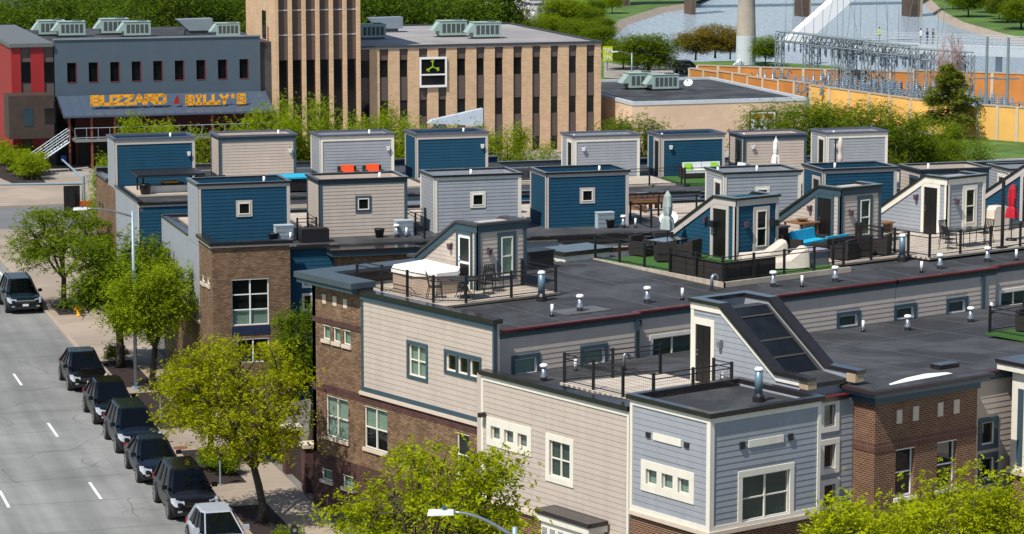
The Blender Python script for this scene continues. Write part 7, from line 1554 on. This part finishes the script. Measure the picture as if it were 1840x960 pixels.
def tree(kind, seed, mat, loc, fr, label, scale=1.0, rot=0, name='tree', cat='tree', group=None):
    k = (kind, seed)
    if k not in KINDS:
        w, L = make_kind(kind, seed); KINDS[k] = (w.mesh('trunk', (0,0,0), BARK, True), L, {})
    wm_, L, cr = KINDS[k]
    if mat.name not in cr: cr[mat.name] = quads('crown', *L, mat)
    T = thing(name, label, cat, (0,0,0), 0, group)
    for nm, me in (('trunk', wm_), ('crown', cr[mat.name])): o = bpy.data.objects.new(nm, me); COL.objects.link(o); o.parent = T
    T.location = to_world(loc, fr); T.rotation_euler = (0,0,rot); T.scale = (scale,)*3 if isinstance(scale,(int,float)) else scale; return T
# street trees beside the parked cars
tree('locust', 1, LEAF_Y, (20.92,100.2,.1), 1, 'large yellow-green street tree in front of the brown brick end house', (1.0,1.0,1.04), -SA, 'locust_tree')
tree('street', 2, LEAF_Y, (21.0,110.8,.1), 1, 'slim yellow-green street tree behind the largest one', (.8,.8,.8), 2, 'locust_tree')
tree('street', 3, LEAF_B, (21.4,127.2,.1), 1, 'green street tree with a forked trunk right of the tall street lamp', (1.0,1.0,.93), 1, 'locust_tree')
tree('street', 2, LEAF_G, (20.9,133.2,.1), 1, 'green street tree left of the tall street lamp', (1.3,1.3,1.02), 4, 'locust_tree')
tree('locust', 4, LEAF_G, (20.8,152.1,.1), 1, 'dark green spreading street tree near the far corner', (1.05,1.05,.82), 3, 'locust_tree')
# trees in front of the camera's nearest houses
P = pick(790, 900, 'u', 20.9, 1); tree('locust', 4, LEAF_L, (P[0],P[1],.1), 1, 'bright green street tree at the bottom centre before the brick base', (1.05,1.05,1.19), 1.2, 'locust_tree')
def attree(px, ytop, v, H): P = pick(px, ytop, 'v', v, 0); return (P[0], v, 0), P[2]/H
for px, yt, v, seed, r, l in ((1590,838,55.5,2,0,'bright yellow-green tree before the brick bay, left one of three'), (1725,822,56.5,1,2.1,'bright yellow-green tree before the brick bay, middle one of three'), (1835,850,54.5,3,4,'bright yellow-green tree at the bottom right corner')):
    lo, sc = attree(px, yt, v, 7.0); tree('locust' if seed == 1 else 'street', seed, LEAF_L, lo, 0, l, (1.0,1.0,sc), r, 'locust_tree')
# courtyard trees between the blocks
for p_, s_, k, sc, l in ((25.6,112.5,'street',(.75,.75,.95),'dark green courtyard tree behind the brick piers'), (26.2,107.0,'street',(.7,.7,.7),'dark green courtyard tree hugging the brown brick house')):
    tree(k, 3, LEAF_G, (p_,s_,.05), 1, l, sc, s_, 'courtyard_tree')
# side street row behind the back row
rowp = [(205,262,161,.8),(265,185,167,1.0),(330,215,164,.9),(425,205,168,.95),(485,170,166,1.05),(545,155,168,1.0),(610,190,166,.95),(680,172,168,1.0),(745,200,165,.9),(835,207,168,.9),(905,205,166,.95),(965,245,164,.8),(1100,195,168,.9),(1150,205,170,.8),(1395,190,172,.9),(1445,182,176,.9),(1500,180,172,1.0),(1560,185,172,.95),(1620,195,168,.9),(1675,212,172,.85),(1735,250,168,.7)]
nth = 'first second third fourth fifth sixth seventh eighth ninth tenth eleventh twelfth thirteenth fourteenth fifteenth sixteenth seventeenth eighteenth nineteenth twentieth twenty-first'.split()
for i, (px, yt, s_, w_) in enumerate(rowp):
    P = pick(px, yt, 'v', s_, 1); sc = P[2]/(10.6 if i < 13 else 9.9); tree('shoot', 21+i % 3, LEAF_B if i < 12 else LEAF_G, (P[0],s_,.1), 1, f'fresh green tree behind the back row townhouses, {nth[i]} from the street', (w_*(.86 if i < 13 else 1.2),)*2+(sc,), i*1.7, 'side_street_tree', group='trees along the side street')
# dark wood behind the offices
rnd = random.Random(8)
for i in range(20):
    px = -20+i*47+rnd.uniform(-12,12); s_ = rnd.uniform(262,292) if px < 860 else rnd.uniform(300,330)
    P = pick(px, 70, 'v', s_, 1); tree('round', 31+i % 2, LEAF_D, (P[0],s_,0), 1, f'dense dark green tree behind the flat roofs, {nth[i]} from the left', (1.15,1.15,rnd.uniform(1.0,1.25)), i*2.3, 'dark_tree', group='dark trees behind the offices')
# park and river bank trees
park = [(1165,138,58,1.0,LEAF_G,'large round green tree left of the concrete stack'),(1120,125,72,.6,LEAF_G,'small green tree left of the large park tree'),(1250,108,60,.75,LEAF_O,'olive-orange tree left of the concrete stack'),(1285,104,42,.8,LEAF_O,'tall olive tree just left of the concrete stack'),(1312,106,62,.6,LEAF_O,'orange-brown tree touching the concrete stack'),(1375,118,80,.5,LEAF_G,'low green bush-like tree right of the concrete stack'),
        (1010,60,-10,.95,LEAF_B,'light green tree beside the river path'),(1045,85,35,.7,LEAF_G,'green bank tree above the office roof, left'),(1075,100,45,.7,LEAF_G,'green bank tree beside the office corner'),(1060,62,10,.6,LEAF_G,'green bank tree on the slope above the office corner'),(985,75,40,.6,LEAF_B,'low green tree behind the office roof edge'),(930,70,40,.45,LEAF_O,'low yellowish shrub tree behind the office roof'),
        (1740,30,-30,.8,LEAF_G,'green tree on the far bank beside the last pier'),(1810,40,-20,.9,LEAF_D,'dark tree at the top right corner'),(1775,22,-25,.7,LEAF_G,'green tree on the far bank near the right edge'),
        (1835,52,-5,.9,LEAF_G,'broad green tree on the far bank at the very right edge'),(1795,34,-8,.55,LEAF_O,'brownish tree on the far bank below the dark one'),(1712,16,-20,.5,LEAF_B,'small light green tree beside the rightmost pier'),(1035,48,5,.6,LEAF_B,'light green bank tree left of the river bend'),(1085,78,48,.45,LEAF_G,'low green tree at the river bend'),(1070,40,8,.5,LEAF_G,'green tree above the river bend'),(1100,24,-4,.5,LEAF_B,'small light tree beside the leftmost pier'),(1025,80,45,.5,LEAF_G,'green shrub tree behind the right end of the office roof'),(960,82,52,.5,LEAF_G,'green shrub tree behind the middle of the office roof')]
for i, (px, yb, yt, w_, mt, l) in enumerate(park):
    P = pz(px, yb, 0, 1); z = pick(px, yt, 'v', P[1], 1)[2]; tree('round', 31+i % 2, mt, (P[0],P[1],0), 1, l, (w_*.85,w_*.85,max(.35,z/10.2)), i, 'park_tree')
# shrubs and bedding
for i, (px, py) in enumerate(((15,300),(30,312),(45,320),(58,325),(25,292),(45,305),(62,316))):
    P = pz(px, py, 0, 1); tree('bush', 41, LEAF_B, (P[0],P[1],.1), 1, f'low green hedge shrub in the bed by the outside stair, {nth[i]} of seven', 1.15, i, 'shrub', 'shrub', 'shrubs in the corner bed')
m = MB(); pp_ = [pz(*q, .1, 1) for q in ((-20,284),(35,280),(84,330),(26,332),(-20,310))]; m.prism([(p[0],p[1]) for p in pp_], 'z', .05, .13); struct('planting_bed', m, MULCH, fr=1)
for i, (p_, s_) in enumerate(((20.9,95.6),(21.2,108.6),(20.8,109.6),(20.9,134.6))): tree('bush', 41, LEAF_G, (p_,s_,.1), 1, 'low green plant in a planting bed by the kerb, %s from the camera' % nth[i], .6, i, 'bedding_plant', 'plant', 'plants in the kerb beds')
# spruce by the yellow wall
rg = np.random.default_rng(77); o = pz(1702,252,0,1); zt_ = pick(1700,112,'v',o[1],1)[2]; T = thing('spruce_tree', 'tall dark spruce tree in front of the yellow-orange wall', 'tree', o, 1)
MB().cyl(o, (o[0],o[1],zt_*.95), .2, .04, 8).build('trunk', BARK, T); m = MB(); tips = []
for k in range(120):
    t = rg.uniform(.1,1)**.9; z = .9+(zt_-1.2)*t; r = 3.9*(1-t)**.65*rg.uniform(.55,1.0)+.15; a = rg.uniform(0,6.28); e = Vector((o[0]+r*math.cos(a), o[1]+r*math.sin(a), z+.15*r-.1*r*r)); m.tube([(o[0],o[1],z), e], [.04,.01], 4)
    for q in np.linspace(.3,1,5): tips.append(tuple(Vector((0,0,z)).lerp(e-Vector((o[0],o[1],0)), q)))
m.build('branches', BARK, T); L = fronds(rg, np.array(tips), 9, (.2,.2,.1), .28, .25, 6); ob = bpy.data.objects.new('crown', quads('crown', *L, LEAF_P)); COL.objects.link(ob); ob.parent = T
# bare tree inside the substation
o = pz(1706,205,0,1); rgb_ = np.random.default_rng(5); w, tips = skeleton(rgb_, 7.5, 1.6, 4.8, 2.0, 6, 16, 0, .09); T = thing('bare_tree', 'leafless pinkish tree behind the spruce', 'tree', o, 1)
BK2 = M('pale_twigs', (.40,.30,.27), .9, .2); w.v = [(x+o[0], y+o[1], z) for x, y, z in w.v]; w.build('branches', BK2, T)
m = MB()
for t in tips:
    for k in range(4): d = Vector(rgb_.normal(0,.28,3))+Vector((0,0,.35)); p = Vector(t)+Vector((o[0],o[1],0)); m.tube([p, p+d], [.016,.006], 3)
m.build('twigs', BK2, T)
